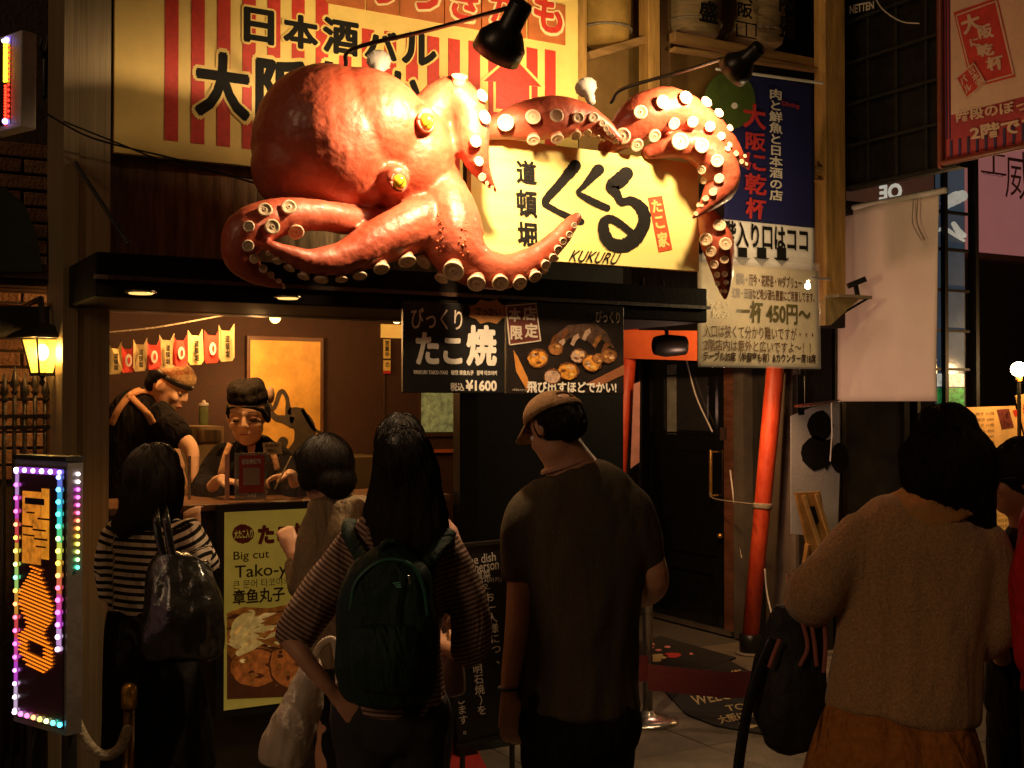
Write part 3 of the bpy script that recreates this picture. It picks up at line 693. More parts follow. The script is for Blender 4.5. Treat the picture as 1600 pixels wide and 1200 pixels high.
MB().lathe(c, (0, 0, 1), [(7*s_, 0), (7.4*s_, 2*s_), (7.4*s_, 26*s_), (6*s_, 29*s_)], 18).build('bottle_body', mat('bottle_green', (.18, .22, .08), .15, var=.2, alpha=.85), bo, True)
MB().lathe(c+V((0, 0, 29*s_)), (0, 0, 1), [(7.6*s_, 0), (7.6*s_, 5*s_), (3*s_, 6*s_), (2.6*s_, 9*s_), (1*s_, 10*s_)], 18).build('bottle_cap', WHITE, bo, True)
bx = thing('counter_appliance', 'dented cream metal box appliance behind the counter', 'appliance', F(312, 760, 5.65))
MB().box(tuple(F(265, 790, 5.72)), tuple(F(350, 666, 5.72)+V((0, .35, 0)))).build('casing', mat('appliance_cream', (.26, .18, .09), .4, var=.3, scale=4), bx)
MB().box((F(308, 700, 5.715).x, 5.70, F(308, 690, 5.7).z), (F(345, 700, 5.7).x, 5.719, F(308, 672, 5.7).z)).build('front_panel', STEELD, bx)
hl = mk('worktop', *(lambda b: (b.v, b.f))(MB().box((xa+.01, YS+.46, zc-.10), (xb-.14, YS+.9, zc-.05))), STEELD); setp(hl, 'steel worktop running behind the counter in front of the staff', 'worktop')

# ---- lit poster on the counter front
YL = YS-.06; fL = facade(YL)
lb = thing('lit_poster', 'yellow backlit poster for big cut octopus balls on the counter front', 'poster', fL.P(*fL.hit(424, 1100)))
u0, v0, u1, v1 = fL.rect(350, 797, 500, 1100); u1 = fL.hit(512, 900)[0]
MB().box((u0-.03, YL, v0-.03), (u1+.03, YS+.004, v1+.03)).build('frame', BLACK, lb)
PE = mat('poster_paper', (.42, .33, .10), .6, var=.3, scale=3.2, bump=.05, emit=(.46, .32, .04), es=.25)
fL.board('poster_paper', (u0, v0, u1, v1), .004, PE, lb, .005)
POR = mat('dark_red_print', (.20, .02, .015), .6)
for ch, q in (('大', (362, 822, 374, 838)), ('た', (374, 820, 384, 832)), ('こ', (384, 824, 394, 834)), ('入', (372, 834, 382, 846)), ('り', (382, 836, 392, 847))): pass
disc(fL, 'emblem_disc', 379, 834, 17, 15, POR, lb, .0062, jit=.05)
fL.text('emblem_lettering', '大たこ入り', (365, 827, 394, 841), PE, lb, .0075, .03)
for ch, q in (('た', (402, 820, 428, 850)), ('こ', (432, 822, 452, 848)), ('焼', (456, 816, 486, 852)), ('き', (489, 818, 508, 848))): fL.text('lettering', ch, q, POR, lb, .0065, .07)
fL.text('lettering', 'Big cut', (364, 860, 420, 877), BRN, lb, .0065, .012)
fL.text('lettering', 'Tako-yaki', (366, 880, 478, 905), mat('brown_dark', (.05, .02, .01), .6), lb, .0065, .012)
fL.text('lettering', '큰 문어 타코야키', (363, 904, 452, 917), BRN, lb, .0065, .0)
fL.text('lettering', '章鱼丸子', (363, 918, 444, 942), MATS['brown_dark'], lb, .0065, .02)
P1 = mat('food_photo_a', (.50, .20, .05), .5, var=.8, scale=26, col2=(.20, .06, .015), emit=(.5, .16, .02), es=.16)
P2 = mat('food_photo_b', (.75, .55, .25), .5, var=.6, scale=34, col2=(.45, .2, .05), emit=(.6, .4, .1), es=.30)
P3 = mat('food_photo_c', (.10, .03, .01), .5, var=.5, scale=7, emit=(.16, .04, .01), es=.12)
fL.poly('photo_ground', [(354, 958), (380, 948), (420, 950), (470, 940), (505, 945), (505, 1086), (354, 1092)], P1, lb, .0062, .001)
fL.poly('photo_shadow', [(354, 1020), (380, 1050), (420, 1070), (505, 1078), (505, 1086), (354, 1092)], P3, lb, .0071, .001)
FD = mat('food_photo_d', (.50, .15, .03), .5, var=.8, scale=30, emit=(.5, .13, .02), es=.22); FH = mat('food_photo_hi', (.85, .6, .3), .4, var=.5, scale=40, emit=(.8, .5, .15), es=.30)
rq = random.Random(5)
for i_, (cx, cy, rx, ry) in enumerate(((400, 1045, 44, 34), (455, 1038, 36, 42), (480, 985, 34, 34), (430, 985, 36, 30))):
    o_ = .0072+i_*.0006; disc(fL, 'food_print', cx, cy, rx, ry, P3, lb, o_, 26, .03); disc(fL, 'food_print', cx-2, cy-2, rx*.88, ry*.86, FD, lb, o_+.0002, 26, .05)
    for q_ in range(9): a_ = rq.uniform(0, 6.28); k_ = rq.uniform(.2, .7); disc(fL, 'food_print', cx+rx*k_*math.cos(a_), cy+ry*k_*math.sin(a_), rx*rq.uniform(.08, .2), ry*rq.uniform(.05, .13), rq.choice((P1, P3, FH)), lb, o_+.0003+q_*.00003, 9, .3)
for i_ in range(34):
    cx, cy, L_, a_ = rq.uniform(362, 470), rq.uniform(955, 1012), rq.uniform(9, 24), rq.uniform(-.9, .5); w_ = L_*.28
    q_ = [(cx-L_*math.cos(a_), cy-L_*math.sin(a_)), (cx-w_*math.sin(a_)*-1, cy-w_*math.cos(a_)), (cx+L_*math.cos(a_), cy+L_*math.sin(a_)), (cx+w_*math.sin(a_)*-.6, cy+w_*math.cos(a_)*.6)]
    fL.poly('food_print', q_, rq.choice((P1, P2, FH, P1, P3)), lb, .0098+i_*.00003, .0008)
hm = MB()
for s_ in ([(362, 1000, 5), (378, 985, 8), (402, 968, 7)], [(368, 1008, 5), (388, 996, 8), (410, 982, 6)], [(372, 1020, 5), (392, 1008, 7), (412, 998, 5)], [(364, 990, 6), (372, 972, 8), (392, 958, 6)]): fL.strokes(hm, s_, .0105, .001, 3)
o = hm.build('steam_print', P2, lb); o['kind'] = 'stuff'

# ---- the wooden sign panel of the shop
YG = 4.02; fG = facade(YG)
sg = thing('shop_sign', 'yellow wooden shop sign with black brush lettering held by the octopus', 'sign', fG.P(*fG.hit(915, 424)))
u0, v0, u1, v1 = fG.hit(736, 300)[0], fG.hit(1092, 424)[1], fG.hit(1092, 300)[0], fG.hit(1090, 255)[1]
SIGNW = mat('yellow_plank', (.95, .84, .36), .22, var=.22, scale=2.5, bump=.05, bscale=20, stretch=(.35, 6, 6), coat=.4, col2=(.94, .78, .24))
nb_ = 1
for i in range(nb_):
    a = v0+(v1-v0)*i/nb_; b = v0+(v1-v0)*(i+1)/nb_-.0012; o = fG.board('plank', (u0, a, u1, b), .035, SIGNW, sg); bevel(o, .0008, 1)
fG.board('backing', (u0+.004, v0+.004, u1-.004, v1-.004), .04, BLACKM, sg, -.036)
def zx(x, y): return 640+x*.35, 80+y*.35
bk = MB()
def bs(pts, off): fG.strokes(bk, [(*zx(x, y), w_*.35) for x, y, w_ in pts], off, .002, 7)
bs([(738, 512, 27), (712, 545, 25), (665, 600, 20), (605, 672, 17), (640, 705, 13), (700, 735, 14), (765, 762, 15)], .0025)
bs([(842, 530, 26), (815, 560, 20), (780, 600, 13), (752, 630, 10), (780, 652, 14), (830, 678, 16), (880, 700, 16)], .0031)
bs([(965, 548, 32), (935, 578, 34), (905, 602, 30), (925, 640, 18), (945, 672, 17), (990, 668, 20), (1032, 700, 26), (1048, 745, 27), (1035, 795, 30), (1000, 840, 32), (950, 868, 30), (895, 858, 28), (868, 815, 26), (866, 765, 22), (895, 748, 18), (940, 772, 16), (985, 808, 16)], .0037)
o = bk.build('brush_lettering', INK, sg); o['kind'] = 'stuff'
for ch, q in (('道', (806, 251, 838, 288)), ('頓', (806, 297, 839, 340)), ('堀', (808, 347, 839, 386))): fG.text('brush_character', ch, q, INK, sg, .003, .03, shear=-.04)
fG.text('roman_lettering', 'KUKURU', (892, 393, 966, 411), INK, sg, .003, .012, shear=.12)
fG.poly('red_tag', [(1012, 309), (1034, 306), (1050, 390), (1029, 394)], mat('red_tag', (.62, .09, .03), .5), sg, .002, .002)
for ch, q in (('た', ((1016, 313), (1031, 311), (1035, 331), (1019, 333))), ('こ', ((1021, 339), (1035, 337), (1039, 356), (1025, 358))), ('家', ((1025, 364), (1041, 361), (1046, 385), (1029, 388)))): fG.text('tag_lettering', ch, q, CREAM, sg, .0035, .04)

# ---- spot lamps
def spotlamp(label, base, bend, head, aim, length, rad, power, spot, name='spot_lamp', col=WARM2):
    t = thing(name, label, 'spot lamp', head, 'black spot lamps on arms'); head = V(head); aim = V(aim)
    MB().tube([V(p) for p in spline([tuple(base), tuple(bend), tuple(V(bend).lerp(head, .5)), tuple(head-V((0, 0, -.01)))], 6)], .008, 8).build('arm', BLACK, t, True)
    d = (aim-head).normalized(); b0 = head-d*.02
    MB().lathe(b0, d, [(rad*.40, 0), (rad*.46, .01), (rad*.46, length*.45), (rad*.62, length*.5), (rad*.98, length*.72), (rad, length), (rad*.93, length), (rad*.9, length*.74), (rad*.4, length*.52)], 26).build('shade', BLACK, t, True)
    tip = b0+d*length*.86
    MB().lathe(b0+d*length*.6, d, [(rad*.3, 0), (rad*.7, length*.2), (rad*.66, length*.24)], 18).build('bulb', glow('spot_bulb', (1, .8, .5), 14), t, True)
    MB().ell(head, (.028, .028, .028)).build('joint', BLACK, t, True)
    light('spot_beam', 'SPOT', b0+d*(length*.98), power, col, aim=aim, size=.04, spot=spot, blend=.6)
    return t
h1 = F(812, 12, 3.38); a1 = F(700, 270, 3.92)
spotlamp('black spot lamp on the long arm above the octopus head', F(540, 102, 4.2), F(552, 76, 4.1), h1, F(752, 130, 3.57), .20, .086, 128, 136)
h2 = F(1182, 78, 3.48)
spotlamp('black spot lamp at the right above the octopus arms', F(955, 160, 4.3), F(975, 138, 4.2), h2, F(1096, 158, 3.74), .155, .068, 66, 150)
def ledbulb(p, d, label, power):
    p = V(p); d = V(d).normalized(); t = thing('reflector_bulb', label, 'bulb', p, 'white reflector bulbs')
    MB().lathe(p, d, [(.016, 0), (.017, .03), (.021, .034), (.021, .075), (.030, .08), (.045, .115), (.047, .122)], 22).build('housing', WHITE, t, True)
    for k in range(20):
        a = k*math.pi/10; x = d.orthogonal().normalized(); y = d.cross(x); r_ = x*math.cos(a)+y*math.sin(a)
        MB().beam(p+r_*.023+d*.078, p+r_*.049+d*.118, .003, .004, up=d.cross(r_)).build('fin', WHITE, t) if k % 2 == 0 else None
    MB().lathe(p+d*.1225, d, [(.045, 0), (.04, .006), (.02, .011), (.001, .012)], 22).build('lens', glow('led_lens', (1, .82, .45), 7), t, True)
    light('bulb_beam', 'SPOT', p+d*.15, power, (1, .70, .30), aim=p+d, size=.04, spot=150, blend=.8)
ledbulb(F(592, 118, 4.15), F(592, 40, 4.45)-F(592, 118, 4.15), 'white reflector bulb standing behind the octopus head', 13)
ledbulb(F(925, 160, 4.15), F(885, 60, 4.5)-F(925, 160, 4.15), 'white reflector bulb above the sign between two octopus arms', 22)

# ================================================================== ENTRANCE ON THE RIGHT
wX = across(XW)
sd = thing('entrance_building', 'dark entrance building with black lacquered door behind the red gate', 'building', (XW, 6.0, 0))
ylo = X(1243, 800, XW).y                      # near corner of the side wall
MB().box((XW+.03, YR+.0, 0), (XW+.25, 7.7, 3.0)).build('side_wall', mat('black_boards', (.018, .015, .013), .5, var=.5, scale=3, stretch=(1, 8, 1)), sd)
MB().box((xw+.07, 7.62, 0), (XW+.03, 7.7, 3.0)).build('back_wall', BLACKM, sd)
MB().box((xw+.07, YS+.32, 2.72), (XW+.03, 7.62, 2.8)).build('soffit', BLACKM, sd)
# corner pillar
cp = MB().box((XW-.002, ylo, 0), (XW+.20, X(1196, 800, XW).y, 2.9)).build('corner_pillar', mat('grey_render', (.17, .13, .10), .8, var=.35, scale=5, bump=.4), sd); bevel(cp, .006)
# door
y1, y0 = X(1003, 800, XW).y, X(1136, 800, XW).y
dz = 2.12
MB().box((XW-.012, y0, .04), (XW+.028, y1, dz)).build('door', LACQ, sd)
dpar = [o for o in COL.objects if o.name == 'door'][0]
for (a, b, c, d_) in ((1018, 585, 1122, 678), (1018, 700, 1122, 860), (1018, 885, 1122, 985)):
    rc = wX.rect(a, b, c, d_); u0, v0, u1, v1 = rc
    for q in ((u0, v0, u1, v0+.015), (u0, v1-.015, u1, v1), (u0, v0+.016, u0+.015, v1-.016), (u1-.015, v0+.016, u1, v1-.016)):
        wX.board('door_moulding', q, .012, LACQ, dpar, .024)
wX.board('door_window', wX.rect(1040, 590, 1108, 672), .004, mat('dark_glass', (.03, .03, .035), .06, coat=.7), dpar, .018)
wX.board('window_reflection_curtain', wX.rect(1046, 570, 1060, 678), .003, mat('reflected_curtain', (.30, .31, .27), .5, var=.4), dpar, .022)  # pale board in front of the glass, coloured as a reflected curtain
for px in (1143,): MB().box((XW-.03, y0-.10, 0), (XW+.029, y0-.004, 2.3)).build('door_frame', mat('red_brown_frame', (.13, .05, .028), .5, var=.5, scale=6, stretch=(1, 1, 5)), sd)
MB().box((XW-.03, y1+.004, 0), (XW+.029, y1+.10, 2.3)).build('door_frame', BLACK, sd)
MB().box((XW-.03, y0-.10, 2.302), (XW+.029, y1+.1, 2.40)).build('door_frame', BLACK, sd)
BRASS = mat('brass', (.62, .36, .09), .3, .8, var=.3)
hd = MB(); hd.tube([wX.P(*wX.hit(1121, 705), .06), wX.P(*wX.hit(1121, 775), .06)], .013, 10)
for py in (706, 774): hd.tube([wX.P(*wX.hit(1121, py), .06), wX.P(*wX.hit(1124, py), -.0)], .008, 8)
hd.build('door_handle', BRASS, dpar, True)
wX.board('lock_plate', wX.rect(1130, 668, 1141, 688), .02, CHROME, dpar, .03)
MB().ell(wX.P(*wX.hit(1132, 837), .04), (.02, .02, .02)).build('door_knob', BRASS, dpar, True)
MB().box((XW-.05, y0-.1, .002), (XW-.0131, y1+.1, .035)).build('door_sill', CHROME, sd)
wX.board('notice_panel', wX.rect(884, 622, 948, 712), .02, mat('tan_panel', (.32, .19, .08), .6, var=.3), sd, .02)
# string tied from the handle to the gate
cable('string', [wX.P(*wX.hit(1121, 770), .07), wX.P(*wX.hit(1140, 779), .12), D(1178, 788, 7.50)], .005, 'pale string tied from the brass handle to the red post', ROPE)
cable('white_cord', [wX.P(*wX.hit(1077, 560), .03), wX.P(*wX.hit(1095, 620), .04), wX.P(*wX.hit(1118, 674), .03)], .006, 'white cord slanting down across the door window', WLET)
cable('white_cord', [wX.P(*wX.hit(1148, 735), .04), wX.P(*wX.hit(1156, 800), .04), wX.P(*wX.hit(1168, 870), .05)], .006, 'white cord hanging from the door frame beside the red post', WLET)
cable('white_cord', [D(1195, 890, 7.55), D(1199, 930, 7.55), D(1212, 985, 7.45)], .006, 'white cord hanging low behind the foot of the red post', WLET)

# ---- red gate
tg = thing('red_gate', 'vermilion wooden gate of two leaning posts and a beam in front of the black door', 'gate', G(1150, 1026))
pR = G(1165, 1022); dR = depth_of(pR)
def gpost(bx, by, tx, ty, d, w0, w1):
    a = D(bx, by, d); b = D(tx, ty, d); s_ = d/FPX; ax = (b-a)
    foot = a+ax*(-0.0)
    o = MB().tube([a, a.lerp(b, .33), a.lerp(b, .66), b], [w0*s_, w0*s_*.97, w1*s_*1.02, w1*s_], 24, cap=.15).build('post', VERM, tg, True)
    c = a+V((0, 0, -.02)); base = V((a.x, a.y, 0))
    MB().lathe(base-ax.normalized()*0, (a-base).normalized(), [(w0*s_*1.28, 0), (w0*s_*1.28, (a-base).length+.02), (w0*s_*1.05, (a-base).length+.025)], 24).build('post_foot', BLACK, tg, True)
    MB().lathe(base+V((0, 0, .001)), (0, 0, 1), [(w0*s_*1.8, 0), (w0*s_*1.6, .015)], 24).build('foot_ring', mat('foot_concrete', (.2, .17, .13), .9), tg, True)
    return a, b
gpost(1172, 996, 1219, 500, dR, 13, 13.8)
dL = 8.5
gpost(946, 968, 987, 498, dL, 13, 12.5)
a = D(975, 538, dL-.0); b = D(1214, 543, dR)
MB().beam(a, b, .09, 48*7.8/FPX).build('beam', mat('vermilion_beam', (.80, .16, .05), .45, var=.2, scale=4), tg)
q = D(1191.5, 790, dR); 
MB().lathe(q-V((0, 0, .02)), V((.06, 0, 1)), [(.057, 0), (.060, .006), (.060, .03), (.057, .036)], 20).build('rope_binding', ROPE, tg, True)
cl = MB().add([D(990, 600, 8.3), D(1000, 596, 8.3), D(999, 722, 8.3), D(985, 732, 8.3), D(984, 735, 8.35), D(997, 700, 8.35)], [(0,1,2,3)]).build('paper_streamer', mat('pink_cloth', (.45, .22, .18), .8, var=.3, scale=10)); md = cl.modifiers.new('s', 'SOLIDIFY'); md.thickness = .004
setp(cl, 'pale pink cloth strip hanging behind the far red post', 'cloth strip')
# spots lighting the gate
gl = thing('gate_floodlight', 'black floodlight hung in front of the red crossbeam', 'floodlight', D(1048, 540, 6.9))
s_ = 6.9/FPX
c = D(1048, 540, 6.9)
MB().tube([c-RIGHT*24*s_, c-RIGHT*8*s_, c+RIGHT*22*s_], [(15*s_, 15*s_), (18*s_, 18*s_), (15*s_, 15*s_)], 14, cap=.4).build('housing', BLACK, gl, True)
MB().tube([c+UZ*14*s_-RIGHT*6*s_, c+UZ*22*s_-RIGHT*6*s_, c+UZ*30*s_-RIGHT*10*s_, c+UZ*100*s_-RIGHT*12*s_], .012, 8).build('bracket', BLACK, gl)
gl2 = thing('canopy_floodlight', 'black floodlight under the canopy end beside the picture board', 'floodlight', D(1003, 484, 6.2))
c2 = D(1003, 484, 6.2); s2 = 6.2/FPX
MB().beam(c2-RIGHT*22*s2-UZ*4*s2, c2+RIGHT*22*s2+UZ*4*s2, 26*s2, 26*s2).build('housing', BLACK, gl2)
MB().tube([c2, c2+UZ*34*s2, c2+UZ*50*s2], .014, 8).build('bracket', BLACK, gl2)
light('gate_beam', 'SPOT', D(1050, 492, 6.95), 58, (1, .52, .2), aim=D(1030, 640, 8.2), size=.05, spot=100, blend=.6)
light('gate_beam', 'SPOT', D(1150, 505, 7.0), 60, (1, .52, .2), aim=D(1185, 800, 7.55), size=.05, spot=62, blend=.8)

# ---- right-hand shop front
rs = thing('corner_shop', 'dark glazed shop front on the right behind the women', 'shop', F(1400, 900, YR+.2))
yR = YR+.12
xq = F(1243, 800, YR).x
MB().box((xq+.02, yR+.4, 0), (F(1509, 600, yR+.4).x, yR+.5, 6.5)).build('rear_wall', mat('shop_rear', (.08, .065, .05), .8, var=.5, scale=3), rs)
for px0, px1, m_ in ((1300, 1309, DWOOD), (1311, 1318, DWOOD), (1408, 1416, BLACKM)):
    MB().box((F(px0, 700, yR).x, yR-.03, 0), (F(px1, 700, yR).x, yR+.04, 6.0)).build('mullion', m_, rs)
SHG = mat('shop_glass', (.12, .105, .08), .10, var=.5, scale=2.2, bump=.03, coat=.8, spec=.8)
fR = facade(yR)
fR.board('window', (F(1319, 700, yR).x, .25, F(1407, 700, yR).x, 2.9), .012, SHG, rs, .0)
MB().box((F(1319, 700, yR).x, yR-.02, 0), (F(1407, 700, yR).x, yR+.02, .248)).build('window_plinth', BLACKM, rs)
fR.board('side_panel', (F(1246, 700, yR).x, 0, F(1299, 700, yR).x, 2.9), .05, mat('green_black_panel', (.03, .03, .022), .5, var=.5), rs)
for i, px in enumerate((1416, 1460, 1508)):
    MB().box((F(px, 500, yR+.3).x, yR+.2, 0), (F(px+5, 500, yR+.3).x, yR+.27, 6.0)).build('mullion', BLACKM, rs)
PANE = mat('blue_grey_pane', (.10, .12, .15), .2, var=.3, scale=3, emit=(.12, .16, .22), es=.22, coat=.5)
yW = yR+.24; fW = facade(yW)
for (t_, b2) in ((248, 330), (335, 388), (393, 452), (456, 515), (519, 575), (579, 642)): fW.board('pane', fW.rect(1463, t_, 1507, b2), .01, PANE, rs, .0)
for py in (332, 390, 454, 517, 577): 
    fW.board('transom', fW.rect(1456, py-2, 1512, py+2), .03, BLACKM, rs, .02)
wave = MB(); fW.strokes(wave, [(1462, 362, 2), (1475, 357, 3), (1490, 366, 3), (1506, 376, 2)], .003, .002); fW.strokes(wave, [(1478, 318, 9), (1492, 310, 10), (1503, 306, 9)], .003, .002); fW.strokes(wave, [(1490, 350, 4), (1498, 362, 5), (1506, 368, 4)], .003, .002)
o = wave.build('wave_print', mat('pale_lit_print', (.6, .6, .55), .4, emit=(.8, .8, .7), es=.35), rs); o['kind'] = 'stuff'
fW.board('lit_goods', fW.rect(1464, 584, 1506, 604), .004, mat('white_glow', (.7, .7, .6), .5, var=.6, scale=30, emit=(.9, .9, .75), es=.5), rs, .004)
fW.board('green_goods', fW.rect(1464, 606, 1506, 636), .004, mat('green_glow', (.05, .3, .08), .5, var=.9, scale=25, emit=(.05, .4, .1), es=.35), rs, .004)
# figures seen through the glass are left to reflection; brown box sign with mirrored letters above the cloth
bsn = thing('round_letter_sign', 'brown fascia sign with white rounded letters above the pale cloth', 'sign', F(1410, 330, yR))
bb = across(5.62)
bb.board('board', bb.rect(1322, 285, 1452, 342), .04, mat('brown_fascia', (.20, .08, .05), .6, emit=(.3, .12, .07), es=.12), bsn, 0)
bb.text('lettering', 'OE', ((1410, 285), (1374, 290), (1374, 314), (1410, 311)), mat('lit_letter', (.8, .78, .7), .5, emit=(.9, .85, .7), es=.5), bsn, .003, .05)

# ---- pale cloth on its pole
XC = 5.30; cX = across(XC)
pc = thing('pale_cloth_banner', 'plain pale pink cloth banner hanging from a cross pole', 'cloth banner', cX.P(*cX.hit(1390, 628)))
c4 = [cX.hit(1312, 328), cX.hit(1462, 306), cX.hit(1470, 626), cX.hit(1302, 628)]
uL = (c4[0][0]+c4[3][0])/2; uR = (c4[1][0]+c4[2][0])/2; vT = (c4[0][1]+c4[1][1])/2; vB = (c4[2][1]+c4[3][1])/2
PINKC = mat('pale_pink_cloth', (.90, .74, .64), .85, var=.10, scale=2, bump=.2, bscale=250, fold=.35, fs=3)
light('cloth_fill', 'POINT', D(1120, 640, 6.6), 14, (1, .55, .36), size=.10)  # added point light without a fixture, brightens the pale cloth from lower left
cloth('cloth', cX, (uL, vB, uR, vT), PINKC, pc, .035, ph=7, kx=5)
MB().tube([cX.P(uL-.06, vT+.01), cX.P(uR+.05, vT+.01)], .018, 10).build('top_pole', WHITE, pc, True)
MB().tube([cX.P(uL-.35, vB-.03), cX.P(uL+.02, vB)], .012, 8).build('tie_arm', CHROME, pc, True)
for q in ((1433, 1448), (1440, 1452)): MB().tube([V(p) for p in spline([tuple(cX.P(*cX.hit(q[0], 312), .03)), tuple(cX.P(*cX.hit(q[0]+3, 350), .05)), tuple(cX.P(*cX.hit(q[1], 376), .04))], 4)], .003, 5).build('cord', ROPE, pc)
MB().tube([cX.P(*cX.hit(1303, 630), .02), cX.P(*cX.hit(1304, 680), .02), cX.P(*cX.hit(1301, 720), .02)], .005, 6).build('cord', WLET, pc)
# flag with clover
cf = thing('clover_flag', 'white flag with a black three lobed emblem beside the grey pillar', 'flag', F(1280, 800, YR-.06))
fc = facade(YR-.06)
fc.poly('flag_cloth', [(1236, 650), (1270, 636), (1312, 628), (1312, 745), (1309, 830), (1275, 838), (1236, 834)], mat('blue_white_cloth', (.46, .47, .50), .8, var=.1, bump=.2), cf, 0, .004)
for cx, cy, rx, ry in ((1281, 665, 20, 24), (1276, 708, 24, 27), (1312, 716, 14, 24)): disc(fc, 'emblem', cx, cy, rx, ry, INK, cf, .003, n=14, jit=.06)
fc.poly('emblem', [(1280, 690), (1300, 685), (1300, 720), (1290, 735)], INK, cf, .0045, .001)
# a-frame wooden board
wb_ = thing('wooden_easel', 'yellowish wooden easel board leaning by the clover flag', 'easel', F(1268, 880, YR-.2))
fe_ = facade(YR-.2)
YWD = mat('ochre_wood', (.42, .22, .06), .5, var=.4, scale=8)
fe_.poly('board', [(1244, 770), (1282, 768), (1296, 850), (1276, 880), (1262, 850)], YWD, wb_, 0, .02)
for a_ in ([(1252, 775), (1257, 774), (1282, 850), (1277, 853)], [(1272, 772), (1277, 771), (1297, 835), (1292, 838)]): fe_.poly('slat', a_, mat('pale_wood', (.55, .34, .12), .5), wb_, .012, .01)
fe_.poly('cutout', [(1264, 792), (1272, 790), (1279, 815), (1272, 822)], INK, wb_, .004, .002)
for px in (1262, 1290): MB().beam(F(px, 850, YR-.2), V((F(px, 850, YR-.2).x, YR-.05, 0)), .02, .03).build('leg', YWD, wb_)
# cctv cameras on a bracket
cc = thing('security_camera', 'small black camera on a beige bracket box over the pale cloth', 'camera', F(1335, 460, 4.75))
Yc = 4.75
MB().beam(F(1325, 447, Yc), F(1352, 436, Yc-.05), .04, .03).build('camera_body', BLACK, cc)
MB().tube([F(1337, 445, Yc), F(1340, 462, Yc)], .014, 8).build('stem', BLACK, cc)
MB().box((F(1300, 465, Yc).x, Yc-.05, F(1330, 467, Yc).z), (F(1352, 465, Yc).x, Yc+.06, F(1330, 462, Yc).z)).build('shelf', mat('beige_shelf', (.36, .27, .16), .6), cc)
MB().beam(F(1358, 465, Yc-.04), F(1295, 502, Yc+.04), .012, .012).build('strut', BLACK, cc)
MB().prism([F(1290, 466, Yc), F(1342, 466, Yc), F(1340, 470, Yc), F(1298, 508, Yc), F(1290, 508, Yc)], (0, -1, 0), .05).build('bracket', mat('beige_box', (.38, .26, .10), .6), cc)
light('frame_lamp', 'POINT', F(1264, 446, 4.12), 11, (1, .70, .34), size=.03)
fb2 = thing('frame_bulb', 'small bright bulb glowing behind the plastic notice', 'bulb', F(1262, 447, 4.17))
MB().ell(F(1262, 447, 4.17), (.013, .013, .015)).build('glass', glow('frame_bulb', (1, .85, .5), 30), fb2, True); MB().tube([F(1262, 440, 4.17), F(1268, 434, 4.3), F(1297, 436, 4.86)], .008, 8).build('socket', WHITE, fb2)
jb = MB().box((F(1244, 570, YR-.05).x, YR-.06, F(1250, 650, YR-.05).z), (F(1256, 570, YR-.05).x, YR-.01, F(1250, 585, YR-.05).z)).build('junction_box', BLACK); bevel(jb, .006); setp(jb, 'black junction box with wires on the grey pillar', 'junction box')
cable('cable', [F(1250, 568, YR-.04), F(1247, 620, YR-.05), F(1252, 660, YR-.05), F(1245, 700, YR-.04)], .006, 'black cable hanging from the junction box')

# ---- big dark shutter sign box upper right
XS = 5.15; sX = across(XS)
sb = thing('dark_sign_box', 'big unlit dark grille sign box hanging high at the right', 'sign box', sX.P(*sX.hit(1405, 290)))
q0 = sX.hit(1318, 296); q1 = sX.hit(1500, 263)
uL, uR, vb = q0[0], q1[0], (q0[1]+q1[1])/2
sX.board('panel', (uL, vb, uR, vb+1.5), .06, BLACK, sb)
DG = mat('dark_grille', (.03, .028, .02), .55, .3)
for i in range(5):
    u = uL+(uR-uL)*(i+.0)/4; sX.board('vertical_bar', (u-.008, vb, u+.008, vb+1.5), .015, DG, sb, .017)
for i in range(6): sX.board('horizontal_bar', (uL, vb+i*.24, uR, vb+i*.24+.014), .012, DG, sb, .03)
sX.text('lettering', 'NETTEN', ((1334, 10), (1372, 3), (1372, 15), (1334, 24)), GREYL, sb, .033, .03)
cable('white_cord', [sX.P(*sX.hit(1375, -5), .05), sX.P(*sX.hit(1392, 18), .06), sX.P(*sX.hit(1420, 36), .06), sX.P(*sX.hit(1446, 39), .05)], .004, 'thin grey cord looping across the dark sign box', GREYL)
# ---- red framed banner, top right
XB = 4.55; bX = across(XB)
rbn = thing('red_framed_banner', 'red and cream banner of white characters hanging at the upper right corner', 'banner', bX.P(*bX.hit(1535, 245)))
uL = bX.hit(1476, 150)[0]; uR = bX.hit(1660, 150)[0]; vb = bX.hit(1540, 238)[1]; vt = vb+1.25; vm = bX.hit(1545, 165)[1]
PKB = mat('muted_cream', (.72, .50, .36), .7, var=.1); RB = mat('muted_red', (.42, .05, .06), .7, var=.2); BRR = mat('muted_bright_red', (.62, .05, .04), .7)
bX.board('board', (uL, vb, uR, vt), .03, RB, rbn); bX.board('cream_field', (uL+.04, vm, uR-.03, vt), .003, PKB, rbn, .004)
MB().tube([bX.P(uL-.015, vb-.02, .01), bX.P(uL-.015, vt, .01)], .016, 10).build('pole', mat('red_pole', (.22, .05, .03), .4), rbn, True)
MB().tube([bX.P(uL-.015, vb-.01, .01), bX.P(uR, vb-.01, .01)], .014, 10).build('bottom_rod', mat('red_pole', (.22, .05, .03), .4), rbn, True)
for k in range(12):
    u = uL+.03+(uR-uL-.06)*k/11.5; bX.board('stripe', (u, vb+.01, u+.014, vb+.09), .002, mat('navy_print', (.05, .03, .10), .7), rbn, .003)
for u, m_ in ((uL+.01, 'navy_print'), (uL+.027, 'navy_print')): bX.board('stripe', (u, vb+.1, u+.006, vt), .002, MATS[m_], rbn, .003)
bX.poly('red_field', [(1491, 20), (1560, -4), (1588, 120), (1520, 138)], BRR, rbn, .006, .001)
